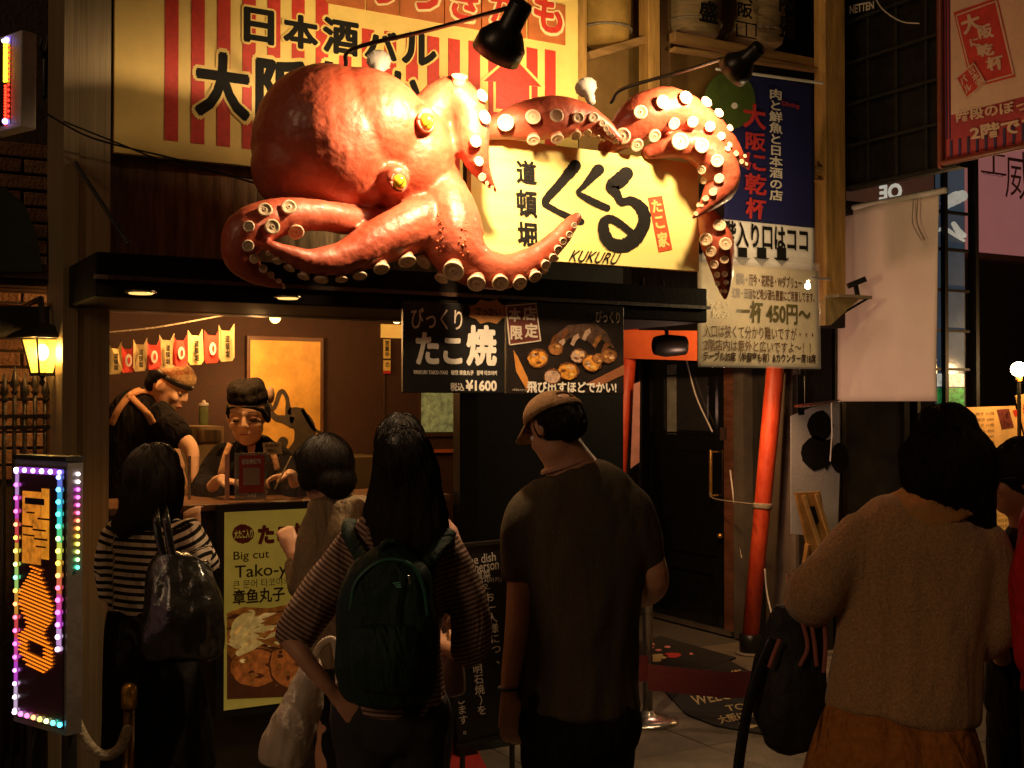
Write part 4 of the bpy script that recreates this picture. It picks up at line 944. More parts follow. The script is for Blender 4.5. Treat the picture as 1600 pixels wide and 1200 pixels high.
for q in (((1494, 24), (1558, 1), (1558, 3), (1495, 26)), ((1494, 24), (1496, 24), (1524, 134), (1522, 135)), ((1522, 135), (1586, 117), (1585, 115), (1521, 133)), ((1556, 1), (1559, 1), (1587, 117), (1584, 118))): bX.poly('border_line', q, PKB, rbn, .0075, .001)
for ch, q in (('大', ((1500, 28), (1530, 18), (1537, 44), (1508, 56))), ('阪', ((1528, 42), (1550, 36), (1556, 58), (1532, 62))), ('に', ((1516, 62), (1530, 58), (1533, 72), (1519, 74))), ('乾', ((1526, 72), (1552, 66), (1557, 86), (1530, 90))), ('杯', ((1540, 92), (1568, 84), (1574, 108), (1545, 112)))): bX.text('lettering', ch, q, PKB, rbn, .0085, .05)
bX.poly('red_diamond', [(1496, 122), (1524, 99), (1542, 130), (1512, 154)], BRR, rbn, .0092, .001)
for q in (((1495, 122), (1524, 98), (1525, 100), (1496, 124)), ((1524, 98), (1543, 130), (1541, 131), (1523, 100)), ((1543, 130), (1512, 155), (1511, 153), (1541, 129)), ((1512, 155), (1495, 122), (1497, 121), (1513, 152))): bX.poly('border_line', q, PKB, rbn, .0105, .001)
bX.text('lettering', '日本酒', ((1514, 112), (1523, 104), (1540, 128), (1530, 138)), PKB, rbn, .0105, .03, vert=True)
bX.text('lettering', 'バル', ((1500, 124), (1510, 116), (1522, 138), (1512, 148)), PKB, rbn, .0105, .04, vert=True)
bX.text('lettering', '階段のぼって', ((1494, 172), (1632, 150), (1634, 168), (1496, 192)), PKB, rbn, .006, .03)
bX.text('lettering', '2階です', ((1516, 198), (1628, 178), (1630, 204), (1518, 220)), PKB, rbn, .006, .04)
# ---- pink lit sign far right
YK = 7.0; fK = facade(YK)
pk = thing('pink_sign', 'dusky pink sign board with thin dark characters at the right edge', 'sign', F(1560, 395, YK))
uL = fK.hit(1506, 320)[0]; uR = fK.hit(1700, 320)[0]; vb = fK.hit(1520, 393)[1]; vt = fK.hit(1540, 190)[1]
fK.board('board', (uL, vb, uR, vt), .08, mat('pink_board', (.45, .22, .22), .6, var=.1, scale=1.2, emit=(.55, .19, .18), es=.34), pk)
fK.board('bottom_trim', (uL-.02, vb-.05, uR, vb-.003), .1, mat('mauve_trim', (.12, .05, .06), .5), pk, .01)
ink2 = mat('grey_purple_print', (.20, .09, .10), .6)
fK.text('lettering', '工', (1532, 240, 1572, 272), ink2, pk, .004, -.004); fK.text('lettering', '威', (1570, 236, 1612, 312), ink2, pk, .004, -.004)
fK.text('small_lettering', 'GROUP', (1535, 270, 1570, 275), ink2, pk, .004, 0)
fb3 = thing('far_building', 'black unlit building under the pink sign at the right edge', 'building', (F(1560, 600, YK).x, YK+.2, 0))
MB().box((F(1512, 600, YK).x, YK+.15, 0), (F(1512, 600, YK).x+6, YK+.4, 6)).build('wall', BLACKM, fb3)
MB().box((F(1512, 600, YK).x-2.6, YK+.16, 0), (F(1512, 600, YK).x-.003, YK+.35, 6)).build('wall', BLACKM, fb3)
# menu boards and bulb
YJ = 5.9; fJ = facade(YJ)
lmb = thing('lit_menu_stand', 'orange lit menu sheets standing behind the woman in the sweater', 'menu stand', F(1545, 900, YJ))
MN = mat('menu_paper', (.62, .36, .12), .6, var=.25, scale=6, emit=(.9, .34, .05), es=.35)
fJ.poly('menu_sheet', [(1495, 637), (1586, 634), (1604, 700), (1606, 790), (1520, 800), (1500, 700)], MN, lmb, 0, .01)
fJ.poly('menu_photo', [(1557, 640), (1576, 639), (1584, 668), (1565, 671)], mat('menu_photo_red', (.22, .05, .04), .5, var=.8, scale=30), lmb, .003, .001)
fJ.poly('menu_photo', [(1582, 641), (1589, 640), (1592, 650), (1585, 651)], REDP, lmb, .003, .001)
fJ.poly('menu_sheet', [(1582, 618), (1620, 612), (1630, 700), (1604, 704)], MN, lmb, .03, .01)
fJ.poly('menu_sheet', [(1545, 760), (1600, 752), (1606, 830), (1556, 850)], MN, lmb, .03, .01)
for k in range(8): fJ.text('menu_lettering', random.choice(['たこ焼き 八個', '明石焼き 680', 'いか焼き 500', '生ビール 450']), ((1510, 645+k*9), (1552, 643+k*9), (1553, 648+k*9), (1511, 650+k*9)), BRN, lmb, .004, .0)
for k in range(6): fJ.text('menu_lettering', random.choice(['たこ焼き', '明石焼き', 'いか焼き']), ((1553, 775+k*9), (1590, 772+k*9), (1591, 777+k*9), (1554, 780+k*9)), BRN, lmb, .034, .0)
fJ.text('menu_lettering', '券', ((1590, 628), (1608, 624), (1612, 650), (1594, 654)), REDP, lmb, .034, .03)
for px in (1520, 1590): MB().beam(F(px, 780, YJ+.02), V((F(px, 780, YJ).x, YJ+.05, 0)), .03, .03).build('leg', BLACK, lmb)
sbulb = thing('stall_bulb', 'glaring bare warm bulb at the right edge above the menu sheets', 'bulb', F(1592, 575, 5.75))
c = F(1592, 577, 5.75)
MB().ell(c, (.058, .058, .055)).build('glass', glow('glare_bulb', (1, .72, .35), 40), sbulb, True); MB().lathe(c-UZ*.035, (0, 0, -1), [(.022, 0), (.022, .05), (.012, .06)], 12).build('socket', mat('socket_brass', (.6, .3, .08), .4), sbulb, True)
MB().beam(c-UZ*.09, V((c.x, c.y, .9)), .02, .02).build('stem', BLACK, sbulb)
light('stall_bulb_lamp', 'POINT', c-V((.02, .08, 0)), 24, (1, .50, .16), size=.05)

# ================================================================== OCTOPUS
OCT = mat('octopus_paint', (.50, .115, .060), .46, var=.35, scale=6, bump=.35, bscale=38, coat=.12, col2=(.32, .048, .02))
oct_ = thing('octopus', 'giant glossy red octopus sculpture with yellow eyes wrapped over the canopy and sign', 'octopus', F(560, 440, 4.1))
TD = {}
def opath(pts, n=5):
    # (px, py, radius px, Y)
    q = spline(pts, n); P = []; Rr = []
    for a in q: p = F(a[0], a[1], a[3]); P.append(p); Rr.append(a[2]*depth_of(p)/FPX)
    return P, Rr
YO = 3.95
tent = [
 # arm humping up beside the eyes, then down over the sign's left edge
 [(655, 215, 40, 3.98), (682, 170, 36, 3.95), (712, 150, 31, 3.90), (735, 180, 29, 3.87), (738, 225, 29, 3.86), (748, 258, 19, 3.86), (762, 282, 10, 3.87), (776, 299, 3, 3.88)],
 # flat arm over the sign's top
 [(715, 205, 18, 3.98), (770, 200, 19, 3.98), (812, 190, 29, 3.96), (862, 184, 34, 3.95), (908, 186, 27, 3.94), (942, 200, 16, 3.92), (960, 212, 9, 3.90), (970, 221, 4, 3.89)],
 # big right arm, arching
 [(945, 232, 14, 4.06), (972, 208, 28, 4.02), (1005, 182, 36, 3.98), (1048, 170, 33, 3.95), (1090, 186, 28, 3.93), (1122, 212, 22, 3.91), (1147, 238, 15, 3.90), (1167, 262, 4, 3.90)],
 # second right arm, hanging over the sign's corner
 [(1010, 240, 12, 4.02), (1045, 228, 19, 3.97), (1082, 228, 24, 3.93), (1117, 250, 31, 3.90), (1128, 285, 28, 3.89), (1110, 312, 18, 3.89), (1092, 332, 8, 3.90), (1080, 342, 3, 3.91)],
 # arm hanging down past the sign
 [(1098, 330, 14, 4.02), (1110, 350, 21, 3.98), (1120, 378, 25, 3.96), (1127, 410, 19, 3.96), (1131, 440, 12, 3.97), (1133, 467, 3, 3.98)],
 # lower left loop
 [(600, 350, 22, 3.98), (545, 344, 22, 3.90), (490, 336, 24, 3.86), (432, 340, 30, 3.84), (387, 362, 36, 3.84), (374, 398, 28, 3.84), (395, 425, 18, 3.84), (420, 440, 9, 3.84), (443, 447, 3, 3.84)],
 # front arm sweeping left
 [(700, 330, 38, 3.92), (650, 352, 42, 3.86), (592, 378, 36, 3.83), (540, 402, 27, 3.81), (490, 408, 20, 3.79), (445, 394, 12, 3.78), (418, 383, 8, 3.78), (402, 376, 3, 3.78)],
 # wet front arm sweeping right over the sign
 [(690, 300, 40, 3.92), (705, 345, 46, 3.84), (712, 385, 47, 3.80), (745, 415, 34, 3.77), (790, 424, 26, 3.75), (835, 405, 21, 3.74), (868, 378, 16, 3.73), (890, 352, 12, 3.73), (902, 338, 7, 3.73)],
]
mbo = MB()
for q in tent:
    P, Rr = opath(q); mbo.tube(P, Rr, 16, cap=.8)
hc = F(528, 222, 4.04); s_ = depth_of(hc)/FPX
HM = Matrix((RIGHT, VIEW.cross(RIGHT)*-1 if False else HF, UZ)).transposed()
mbo.ell(F(512, 226, 4.05), (118*s_, .28, 122*s_), HM, 32, 20)
mbo.ell(F(560, 205, 4.02), (112*s_, .25, 96*s_), HM, 28, 18)
mbo.ell(F(470, 262, 4.05), (76*s_, .20, 74*s_), HM, 24, 16)
mbo.ell(F(640, 255, 3.99), (72*s_, .19, 92*s_), HM @ Matrix.Rotation(.35, 3, 'Y'), 24, 16)
mbo.ell(F(685, 300, 3.97), (42*s_, .13, 60*s_), HM, 20, 14)
# eye mounds
for (ex, ey, er, dx, dy) in ((660, 187, 23, 1, .1), (618, 280, 23, 1, .35)):
    a = F(ex-16, ey-3, 3.90); b = F(ex+4, ey, 3.80); mbo.tube([a, b], [er*1.15*s_, er*.92*s_], 18, cap=.4)
def octo_mat_along(co): return np.zeros(len(co))
ob = organic('body', mbo, OCT, oct_, .0085, 5, disp=[(.007, 3.5, 3.5, 3), (.0030, 17, 17, 9), (.0014, 60, 60, 5)])
print('octopus verts', len(ob.data.vertices))
# the wet red patch down the front arm: glossier where varnish ran
m = OCT; t = m.node_tree; geo = t.nodes.new('ShaderNodeTexCoord'); 
bv = BVHTree.FromPolygons([v.co.copy() for v in ob.data.vertices], [tuple(p.vertices) for p in ob.data.polygons])
bo_ = BASE[oct_]
def onoct(px, py, depth_hint=3.9):
    r = ray(px, py).normalized(); h = bv.ray_cast(ORG-bo_, r)
    if h[0] is not None: return h[0]+bo_, h[1]
    best = None
    for d in np.linspace(3.6, 4.9, 40):
        p = ORG + ray(px, py)*d; n_ = bv.find_nearest(p-bo_)
        if n_[0] is not None and (best is None or n_[3] < best[2]): best = (n_[0]+bo_, (p-bo_-n_[0]), n_[3])
    return best[0], best[1].normalized()
EYEM = mat('yellow_eye', (.85, .62, .03), .15, var=.25, scale=30, coat=1, bump=.05)
for (ex, ey, er, rx, ry) in ((667, 190, 13, 1, .9), (624, 285, 12, 1, .9)):
    p, nn = onoct(ex, ey); look = (-HF*.75 + RIGHT*.62 - UZ*.12).normalized()
    e = MB().ell(p - look*.004, (er*s_*.95, er*s_*.95, er*s_*1.05), None, 20, 14).build('eye', EYEM, oct_, True)
    c = p - look*.004; side = look.cross(UZ).normalized(); pl = MB()
    ax = (UZ*.8 - side*.6).normalized()
    pts = [c + (look*math.cos(a)+ax*math.sin(a)).normalized()*er*s_*1.03 for a in np.linspace(-.95, .95, 9)]
    pl.tube(pts, [(.0012+.0035*math.cos(k*1.2), .0012) for k in np.linspace(-1, 1, 9)], 8, ref=None, cap=0)
    pl.build('pupil', BLACK, e, True)
    lid = MB(); q = []
    for a in np.linspace(0, 2*math.pi, 25): q.append(c - look*.002 + (side*math.cos(a)+UZ*math.sin(a))*er*s_*1.12)
    lid.tube(q, er*s_*.24, 8, cap=0); lid.build('eyelid', OCT, oct_, True)
# suckers
RIM = mat('sucker_rim', (.88, .70, .46), .38, var=.2, scale=30, bump=.3, bscale=60, coat=.3); SKN = mat('sucker_side', (.62, .24, .15), .42, var=.3, scale=18, coat=.3)
CUP = mat('sucker_cup', (.78, .54, .34), .45, var=.4, scale=40, bump=.3)
prof = [(.86, -.5, 0), (.86, .0, 0), (.84, .35, 0), (.92, .55, 0), (1.0, .66, 1), (1.0, .78, 1), (.90, .86, 1), (.78, .85, 1), (.66, .79, 2), (.42, .76, 2), (.32, .75, 1), (.25, .81, 1), (.15, .81, 2), (.09, .70, 2)]
def sucker_mesh():
    b = MB(); b.lathe((0, 0, 0), (0, 0, 1), [(a, h) for a, h, _ in prof], 18)
    mi = []
    for i in range(len(prof)-1): mi += [prof[i+1][2]]*18
    mi += [0, 2]
    me = bpy.data.meshes.new('sucker'); me.from_pydata(b.v, [], b.f)
    for q in (SKN, RIM, CUP): me.materials.append(q)
    me.polygons.foreach_set('material_index', mi); me.polygons.foreach_set('use_smooth', [True]*len(mi)); me.update(); return me
SM = sucker_mesh()
# px, py, rim radius px, and how far the cup faces right / up / at the viewer
S = [(717, 126, 14, 0, 1, .25)]
S += [(x, y, r, 1, .1, .9) for x, y, r in ((749, 152, 12), (754, 185, 12), (741, 222, 10), (746, 252, 8.5), (752, 276, 7), (760, 286, 4), (768, 293, 3.5), (772, 299, 2.6), (764, 292, 2.5))]
S += [(x, y, r, 0, -.1, 1) for x, y, r in ((790, 193, 15), (831, 184, 13), (868, 181, 12), (902, 184, 10), (926, 184, 9), (940, 193, 6), (946, 201, 5), (951, 208, 4), (957, 212, 4), (963, 219, 3.5), (960, 222, 3))]
S += [(x, y, r, 0, -.8, .8) for x, y, r in ((832, 213, 11), (869, 211, 11), (898, 207, 10), (917, 205, 7), (934, 212, 4.5), (942, 216, 4))]
S += [(x, y, r, .1, 0, 1) for x, y, r in ((1000, 177, 13), (1034, 161, 13), (1069, 155, 12), (1101, 162, 10), (1121, 179, 8.5), (1139, 201, 6.5), (1152, 217, 5), (1139, 227, 5), (1149, 240, 5), (1158, 252, 4), (1126, 213, 7.5), (1108, 198, 9), (1081, 190, 10), (1051, 192, 11), (1020, 210, 12), (972, 213, 14), (996, 231, 12), (1163, 244, 3.5), (1166, 256, 3))]
S += [(x, y, r, -.1, 0, 1) for x, y, r in ((1062, 223, 15), (1096, 229, 13), (1120, 252, 11), (1098, 265, 8), (1124, 280, 8.5), (1102, 282, 7), (1114, 301, 7), (1094, 303, 5), (1103, 311, 5.5), (1092, 321, 4), (1084, 328, 4), (1080, 335, 2.6), (1088, 314, 3))]
S += [(x, y, r, -.1, .05, 1) for x, y, r in ((1123, 354, 11), (1105, 375, 12), (1132, 382, 12), (1112, 393, 9.5), (1117, 413, 8), (1131, 406, 7.5), (1121, 429, 5.5), (1132, 428, 5.5), (1134, 441, 4.5), (1122, 443, 4.5), (1133, 455, 3.5), (1127, 455, 3.2))]
S += [(x, y, r, .1, .1, 1) for x, y, r in ((414, 330, 13), (450, 326, 13), (389, 355, 10), (424, 355, 13), (461, 360, 14), (387, 384, 10.5), (396, 405, 8.5), (410, 421, 7.5), (422, 431, 6), (435, 440, 5), (421, 396, 5), (443, 449, 3))]
S += [(x, y, r, -.05, -.75, .85) for x, y, r in ((434, 404, 8), (452, 418, 10), (474, 432, 11), (502, 440, 12), (536, 440, 11), (563, 429, 12.5), (594, 412, 14), (634, 400, 15.5), (668, 402, 15), (420, 394, 5))]
S += [(x, y, r, .05, -.6, .95) for x, y, r in ((710, 417, 19), (745, 436, 16), (684, 440, 12), (780, 438, 14), (810, 438, 13), (833, 428, 11), (850, 412, 9), (862, 401, 8), (870, 388, 7.5), (878, 376, 6.5), (888, 366, 6), (896, 352, 5.5), (852, 424, 6), (870, 404, 4.5))]
for i, (px, py, r, fx_, fy_, fv) in enumerate(S):
    p, nn = onoct(px, py); d = (RIGHT*fx_ + UZ*fy_ - HF*fv).normalized(); d = (d*.65 + nn.normalized()*.6).normalized()
    sc = r*.93*depth_of(p)/FPX
    o = bpy.data.objects.new('sucker', SM); COL.objects.link(o); o.parent = oct_
    h = (.9 if fy_ > -.3 else 1.2)+random.uniform(-.1, .2)
    p2 = p - d*sc*.12
    M = d.to_track_quat('Z', 'Y').to_matrix().to_4x4() @ Matrix.Rotation(random.uniform(0, 6), 4, 'Z')
    o.matrix_basis = Matrix.Translation(p2-bo_) @ M @ Matrix.Diagonal((sc*random.uniform(.92, 1.04), sc*random.uniform(.92, 1.04), sc*h, 1))
# water-like varnish beads
bd = MB()
for k in range(46):
    px = random.choice([686, 690, 720, 728])+random.uniform(-4, 4); py = random.uniform(330, 400); p, nn = onoct(px, py); bd.ell(p, [random.uniform(.002, .005)]*3, None, 8, 6)
o = bd.build('varnish_beads', mat('varnish', (.62, .14, .06), .08, coat=1, bump=0), oct_, True); o['kind'] = 'stuff'

# ================================================================== LED SIGN, FENCES, MATS
Ul = (RIGHT*.80 - HF*.60).normalized()
pO = D(25, 900, 3.9); pO.z = 0
LP = Panel(pO, Ul)
ls = thing('led_sign', 'upright sign box ringed with rainbow lights and an orange light pattern', 'led sign', LP.P(.08, 0, 0))
uL, uR = LP.hit(25, 900)[0], LP.hit(101, 900)[0]; vT = LP.hit(30, 727)[1]; vB = LP.hit(60, 1128)[1]
GREYC = mat('grey_casing', (.22, .2, .19), .35, .5)
dp = .055
def lpbox(name, u0, v0, u1, v1, o0, o1, m, parent=ls):
    b = MB(); P_ = LP.P; v = [P_(u0,v0,o1),P_(u1,v0,o1),P_(u1,v0,o0),P_(u0,v0,o0),P_(u0,v1,o1),P_(u1,v1,o1),P_(u1,v1,o0),P_(u0,v1,o0)]
    return b.add(v, [(0,3,2,1),(4,5,6,7),(0,1,5,4),(1,2,6,5),(2,3,7,6),(3,0,4,7)]).build(name, m, parent)
lpbox('casing', uL-.01, vB-.02, uR+.012, vT+.02, 0, -dp, GREYC)
lpbox('face', uL, vB, uR, vT, .004, .0005, mat('dark_face', (.05, .015, .02), .2, coat=.6))
lpbox('top_cap', uL-.015, vT+.021, uR+.016, vT+.035, .008, -dp-.005, CHARC)
lpbox('leg', uL+.02, 0, uL+.05, vB-.021, -.03, -.06, CHARC); lpbox('leg', uR-.05, 0, uR-.02, vB-.021, -.03, -.06, CHARC)
# coloured light dots
def rainbow(t):
    cs_ = [(1, .9, .95), (.8, .1, 1), (1, 1, 1), (.25, .15, 1), (.1, .5, 1), (.05, .9, .9), (.1, 1, .4), (.9, .9, .1), (1, .45, .05), (1, .1, .1), (1, .1, .6), (.8, .1, 1)]
    t = (t % 1)*len(cs_); i = int(t); f = t-i; a, b = cs_[i % 12], cs_[(i+1) % 12]; return tuple(a[k]*(1-f)+b[k]*f for k in range(3))
LEDM = bpy.data.materials.new('led_glow'); LEDM.use_nodes = True; t = LEDM.node_tree; t.nodes.clear()
at = t.nodes.new('ShaderNodeAttribute'); at.attribute_name = 'col'; em = t.nodes.new('ShaderNodeEmission'); em.inputs[1].default_value = 5.5
oo = t.nodes.new('ShaderNodeOutputMaterial'); t.links.new(at.outputs[0], em.inputs[0]); t.links.new(em.outputs[0], oo.inputs[0])
def leds(name, items, parent, r=.006, strength=None):
    b = MB(); cols = []
    for p, c, rr in items:
        n = len(b.v); b.ell(p, (rr, rr, rr), None, 8, 6) if not isinstance(rr, tuple) else b.beam(p-LP.U*rr[0], p+LP.U*rr[0], rr[1], rr[1]); cols += [c]*(len(b.v)-n)
    o = b.build(name, LEDM, parent, True); a = o.data.color_attributes.new('col', 'FLOAT_COLOR', 'POINT')
    a.data.foreach_set('color', [x for c in cols for x in (*c, 1)]); o['kind'] = 'stuff'; return o
it = []
n = 19
for i in range(n): f = i/(n-1); it.append((LP.P(uL+.012, vT-.02-(vT-vB-.04)*f, .009), rainbow(.95-f*1.0 if f < .5 else .3+f*.75), .007))
for i in range(15): f = i/14; it.append((LP.P(uR-.022, vT-.03-(vT-vB)*.66*f, .009), rainbow(.28+f*.75), .008))
for i in range(6): f = i/5; it.append((LP.P(uL+.012+(uR-uL-.03)*f, vT-.014, .009), rainbow(.0+f*.26), .008))
for i in range(8): f = i/7; it.append((LP.P(uL+.012+(uR-uL-.02)*f, vB+.014, .009), rainbow(.98-f*.6), .008))
for i in range(13): f = i/12; it.append((LP.P(uR+.018, vT-.02-(vT-vB)*.36*f, -.034), rainbow(.0 if i < 2 else .98-f*.5), .006))
leds('led_border', it, ls)
# diffused glow strips behind the border lights
for i in range(10):
    f = i/10; lpbox('light_strip', uL+.002, vT-.02-(vT-vB-.04)*(f+.1)+.001, uL+.02, vT-.02-(vT-vB-.04)*f, .006, .0042, glow('strip_a%d' % i, rainbow(.95-f if f < .5 else .3+f*.75), .55))
    f2 = f*.66; lpbox('light_strip', uR-.034, vT-.02-(vT-vB)*(f2+.066)+.001, uR-.010, vT-.02-(vT-vB)*f2, .006, .0042, glow('strip_b%d' % i, rainbow(.28+f*.75), .6))
lpbox('light_strip', uL+.022, vT-.024, uR-.036, vT-.004, .006, .0042, glow('strip_top', (.55, .12, .9), .6)); lpbox('light_strip', uL+.022, vB+.004, uR-.036, vB+.022, .006, .0042, glow('strip_bot', (.5, .4, .35), .4))
it = []
wid = {0: .30, 1: .22, 2: .35, 3: .45, 4: .55, 5: .7, 6: .8, 7: .9, 8: 1, 9: 1, 10: .95, 11: 1, 12: .9, 13: .8, 14: .65, 15: .55, 16: .5, 17: .62, 18: .8, 19: 1, 20: 1, 21: 1, 22: 1, 23: 1, 24: .9, 25: .7, 26: .5}
cw = (uR-uL)*.33; cu = uL+(uR-uL)*.46
for k in range(27):
    v = vT-(vT-vB)*(.40+.39*k/26); wv = wid[k]*cw
    nj = max(2, int(round(wv*2/.0125)))
    for j in range(nj):
        u = cu-wv+2*wv*j/(nj-1)
        if 20 <= k <= 22 and abs(u-cu) < cw*.45: continue
        it.append((LP.P(u, v+(-.012)*(u-cu)/cw, .008), (.30, .062, .003), (.0058, .0034)))
leds('led_pattern', it, ls)
lpbox('lit_window', cu-cw*.9, vT-(vT-vB)*.385, cu+cw*.25, vT-(vT-vB)*.10, .006, .0042, mat('orange_glow_print', (.5, .2, .04), .4, var=.7, scale=30, emit=(1, .30, .02), es=.75))
lpbox('lit_window', cu+cw*.30, vT-(vT-vB)*.36, cu+cw*.75, vT-(vT-vB)*.085, .006, .0042, mat('orange_glow_print2', (.5, .2, .04), .4, var=.6, scale=20, emit=(1, .33, .02), es=.8))
for (a, b, c, d_) in ((-.7, .125, .5, .15), (.1, .20, .9, .207), (-.9, .235, -.2, .242), (-.2, .245, .6, .252), (-.8, .27, -.1, .276), (-.1, .28, .7, .287), (-.6, .18, -.1, .186), (0, .31, .6, .316)):
    lpbox('dark_mark', cu+cw*a, vT-(vT-vB)*d_, cu+cw*b if False else cu+cw*c, vT-(vT-vB)*b, .0085, .007, INK)
light('led_light', 'AREA', LP.P((uL+uR)/2+.02, (vT+vB)/2, .06), .16, (1, .65, .6), aim=LP.P((uL+uR)/2, (vT+vB)/2, 1), size=.45)
light('led_side_light', 'AREA', LP.P(uR+.03, (vT+vB)/2, -.02), .12, (1, .45, .4), aim=LP.P(uR+1, (vT+vB)/2-.1, -.5), size=.4)

# small LED board, top left
LP2 = Panel(D(0, 140, 3.6), (RIGHT*.8-HF*.6).normalized())
l2 = thing('led_board', 'small white framed light board at the upper left edge showing yellow and red dots', 'led sign', LP2.P(*LP2.hit(14, 210)))
LP2.board('frame', LP2.rect(-70, 64, 33, 211), .05, mat('frame_white', (.5, .46, .42), .5), l2, 0, .004)
rc = LP2.rect(-60, 72, 17, 203); LP2.board('face', rc, .002, mat('dark_face', (.05, .015, .02), .2), l2, .002)
u0, v0, u1, v1 = rc; it = []
for i in range(22): f = i/21; it.append((LP2.P(u1-.016, v1-.014-(v1-v0)*.44*f, .006), (1, .75, .02), .0035)); it.append((LP2.P(u1-.026, v1-.014-(v1-v0)*.44*f, .006), (1, .75, .02), .0035))
for i in range(14): f = i/13; it.append((LP2.P(u1-.003, v1-.03-(v1-v0)*.8*f, .006), (1, .02, .01), .0035)); it.append((LP2.P(u1-.02, v1-.014-(v1-v0)*(.5+.44*f), .006), (1, .03, .01), .004))
it.append((LP2.P(u1-.012, v1-.006, .007), (.3, .2, 1), .009)); it.append((LP2.P(u1-.018, v0+.008, .007), (.4, .3, 1), .009)); it.append((LP2.P(u1-.03, v1-.006, .007), (1, 1, 1), .006))
leds('led_pattern', it, l2)

# rope barrier, left
s4 = 4.0/FPX
def base0(p): return V((p.x, p.y, 0))
bp = D(202, 1100, 4.0)
ps = thing('rope_post', 'brass topped rope barrier post beside the striped woman', 'barrier post', base0(bp))
ztop = D(202, 1064, 4.0).z
MB().lathe(base0(bp)+V((0, 0, .012)), (0, 0, 1), [(9*s4, 0), (9*s4, ztop-.10)], 18).build('pole', mat('brown_pole', (.20, .10, .04), .35, .5), ps, True)
MB().lathe(base0(bp)+V((0, 0, ztop-.088)), (0, 0, 1), [(12.5*s4, 0), (12.5*s4, .055), (11*s4, .07), (6*s4, .08), (.001, .082)], 20).build('cap', BRASS, ps, True)
MB().lathe(base0(bp), (0, 0, 1), [(.16, 0), (.16, .012), (.04, .03)], 28).build('base', BLACK, ps, True)
bp2 = D(104, 1100, 3.95)
ps2 = thing('rope_post', 'slim chrome rope barrier post in front of the rainbow sign', 'barrier post', base0(bp2))
MB().lathe(base0(bp2)+V((0, 0, .012)), (0, 0, 1), [(7*s4, 0), (7*s4, D(104, 1010, 3.95).z)], 16).build('pole', BLACK, ps2, True)
MB().lathe(base0(bp2), (0, 0, 1), [(.16, 0), (.16, .012), (.04, .03)], 28).build('base', BLACK, ps2, True)
rp = MB().tube([V(p) for p in spline([tuple(D(*q)) for q in ((107, 1078, 3.92), (116, 1118, 3.9), (136, 1160, 3.9), (162, 1180, 3.92), (186, 1170, 3.95), (199, 1140, 3.98))], 6)], 8.2*s4, 12).build('barrier_rope', ROPE, None, True); setp(rp, 'thick pale rope sagging between the two barrier posts', 'rope')
hk2 = MB().lathe(D(105, 1082, 3.92), (0, 0, 1), [(4*s4, 0), (5*s4, .02), (5*s4, .05), (2*s4, .06)], 12).build('rope_clip', BRASS, rp, True)

# belt barrier, right
pb_ = G(1012, 1128)
bb2 = thing('belt_post', 'chrome belt barrier post with a round base near the welcome mat', 'barrier post', pb_)
d5 = depth_of(pb_); s5 = d5/FPX
MB().lathe(pb_+V((0, 0, .03)), (0, 0, 1), [(.026, 0), (.026, .86), (.03, .87), (.03, .93), (.02, .94)], 20).build('pole', CHROME, bb2, True)
MB().lathe(pb_, (0, 0, 1), [(.155, 0), (.155, .012), (.10, .024), (.035, .04), (.03, .06)], 36).build('base', CHROME, bb2, True)
RBELT = mat('dark_red_belt', (.09, .006, .006), .7, var=.2, bump=.3)
def belt(pts, label):
    q = [V(p) for p in spline([tuple(p) for p in pts], 6)]; h = 20*s5
    b = MB(); n = len(q); b.add([p+V((0, 0, h)) for p in q]+[p-V((0, 0, h)) for p in q], [(i, i+1, i+1+n, i+n) for i in range(n-1)])
    o = b.build('barrier_belt', RBELT); md = o.modifiers.new('s', 'SOLIDIFY'); md.thickness = .003; setp(o, label, 'belt')
belt([D(1012, 1058, d5-.04), D(1090, 1066, d5-.05), D(1150, 1070, d5-.1), D(1250, 1062, d5-.2)], 'dark red belt stretching right across the welcome mat')
belt([D(1012, 1045, d5-.04), D(900, 1040, d5-.2), D(790, 1024, d5-.5), D(742, 1012, d5-.7)], 'dark red belt seen between the capped man and the backpack woman')

# mats
GP = Panel((0, 0, .004), (1, 0, 0), (0, 1, 0))
MATB = mat('black_mat', (.018, .015, .013), .9, var=.5, scale=60, bump=.8, bscale=200)
def gmat(name, pts, m, label, z=.012):
    o = MB().prism([G(*p)+V((0, 0, z)) for p in pts], (0, 0, 1), z-.001).build(name, m); setp(o, label, 'mat'); return o
wm = thing('welcome_mat', 'black welcome mat with worn yellow lettering on the pavement', 'mat', G(1120, 1090))
MB().prism([G(*p)+V((0, 0, .010)) for p in ((1020, 1062), (1128, 1028), (1246, 1090), (1196, 1150), (1118, 1136), (1072, 1118))], (0, 0, 1), .009).build('mat', MATB, wm)
YL_ = mat('worn_yellow_print', (.50, .38, .16), .8, var=.5, scale=60)
GP2 = Panel((0, 0, .0105), (1, 0, 0), (0, 1, 0))
GP2.text('lettering', '光', ((1107, 1056), (1123, 1052), (1127, 1059), (1111, 1063)), YL_, wm, .002, .03)
GP2.text('lettering', '临', ((1139, 1049), (1157, 1045), (1161, 1057), (1143, 1061)), YL_, wm, .002, .03)
GP2.text('lettering', 'WELCOME', ((1078, 1088), (1178, 1072), (1186, 1084), (1086, 1103)), YL_, wm, .002, .015)
GP2.text('lettering', 'TO', ((1132, 1103), (1162, 1099), (1167, 1108), (1137, 1112)), YL_, wm, .002, .015)
GP2.text('lettering', '大阪に乾杯', ((1118, 1120), (1190, 1107), (1195, 1117), (1127, 1132)), YL_, wm, .002, .03)
GP2.poly('arrow_mark', [(1154, 1130), (1186, 1134), (1176, 1138), (1156, 1139)], YL_, wm, .002, .001)
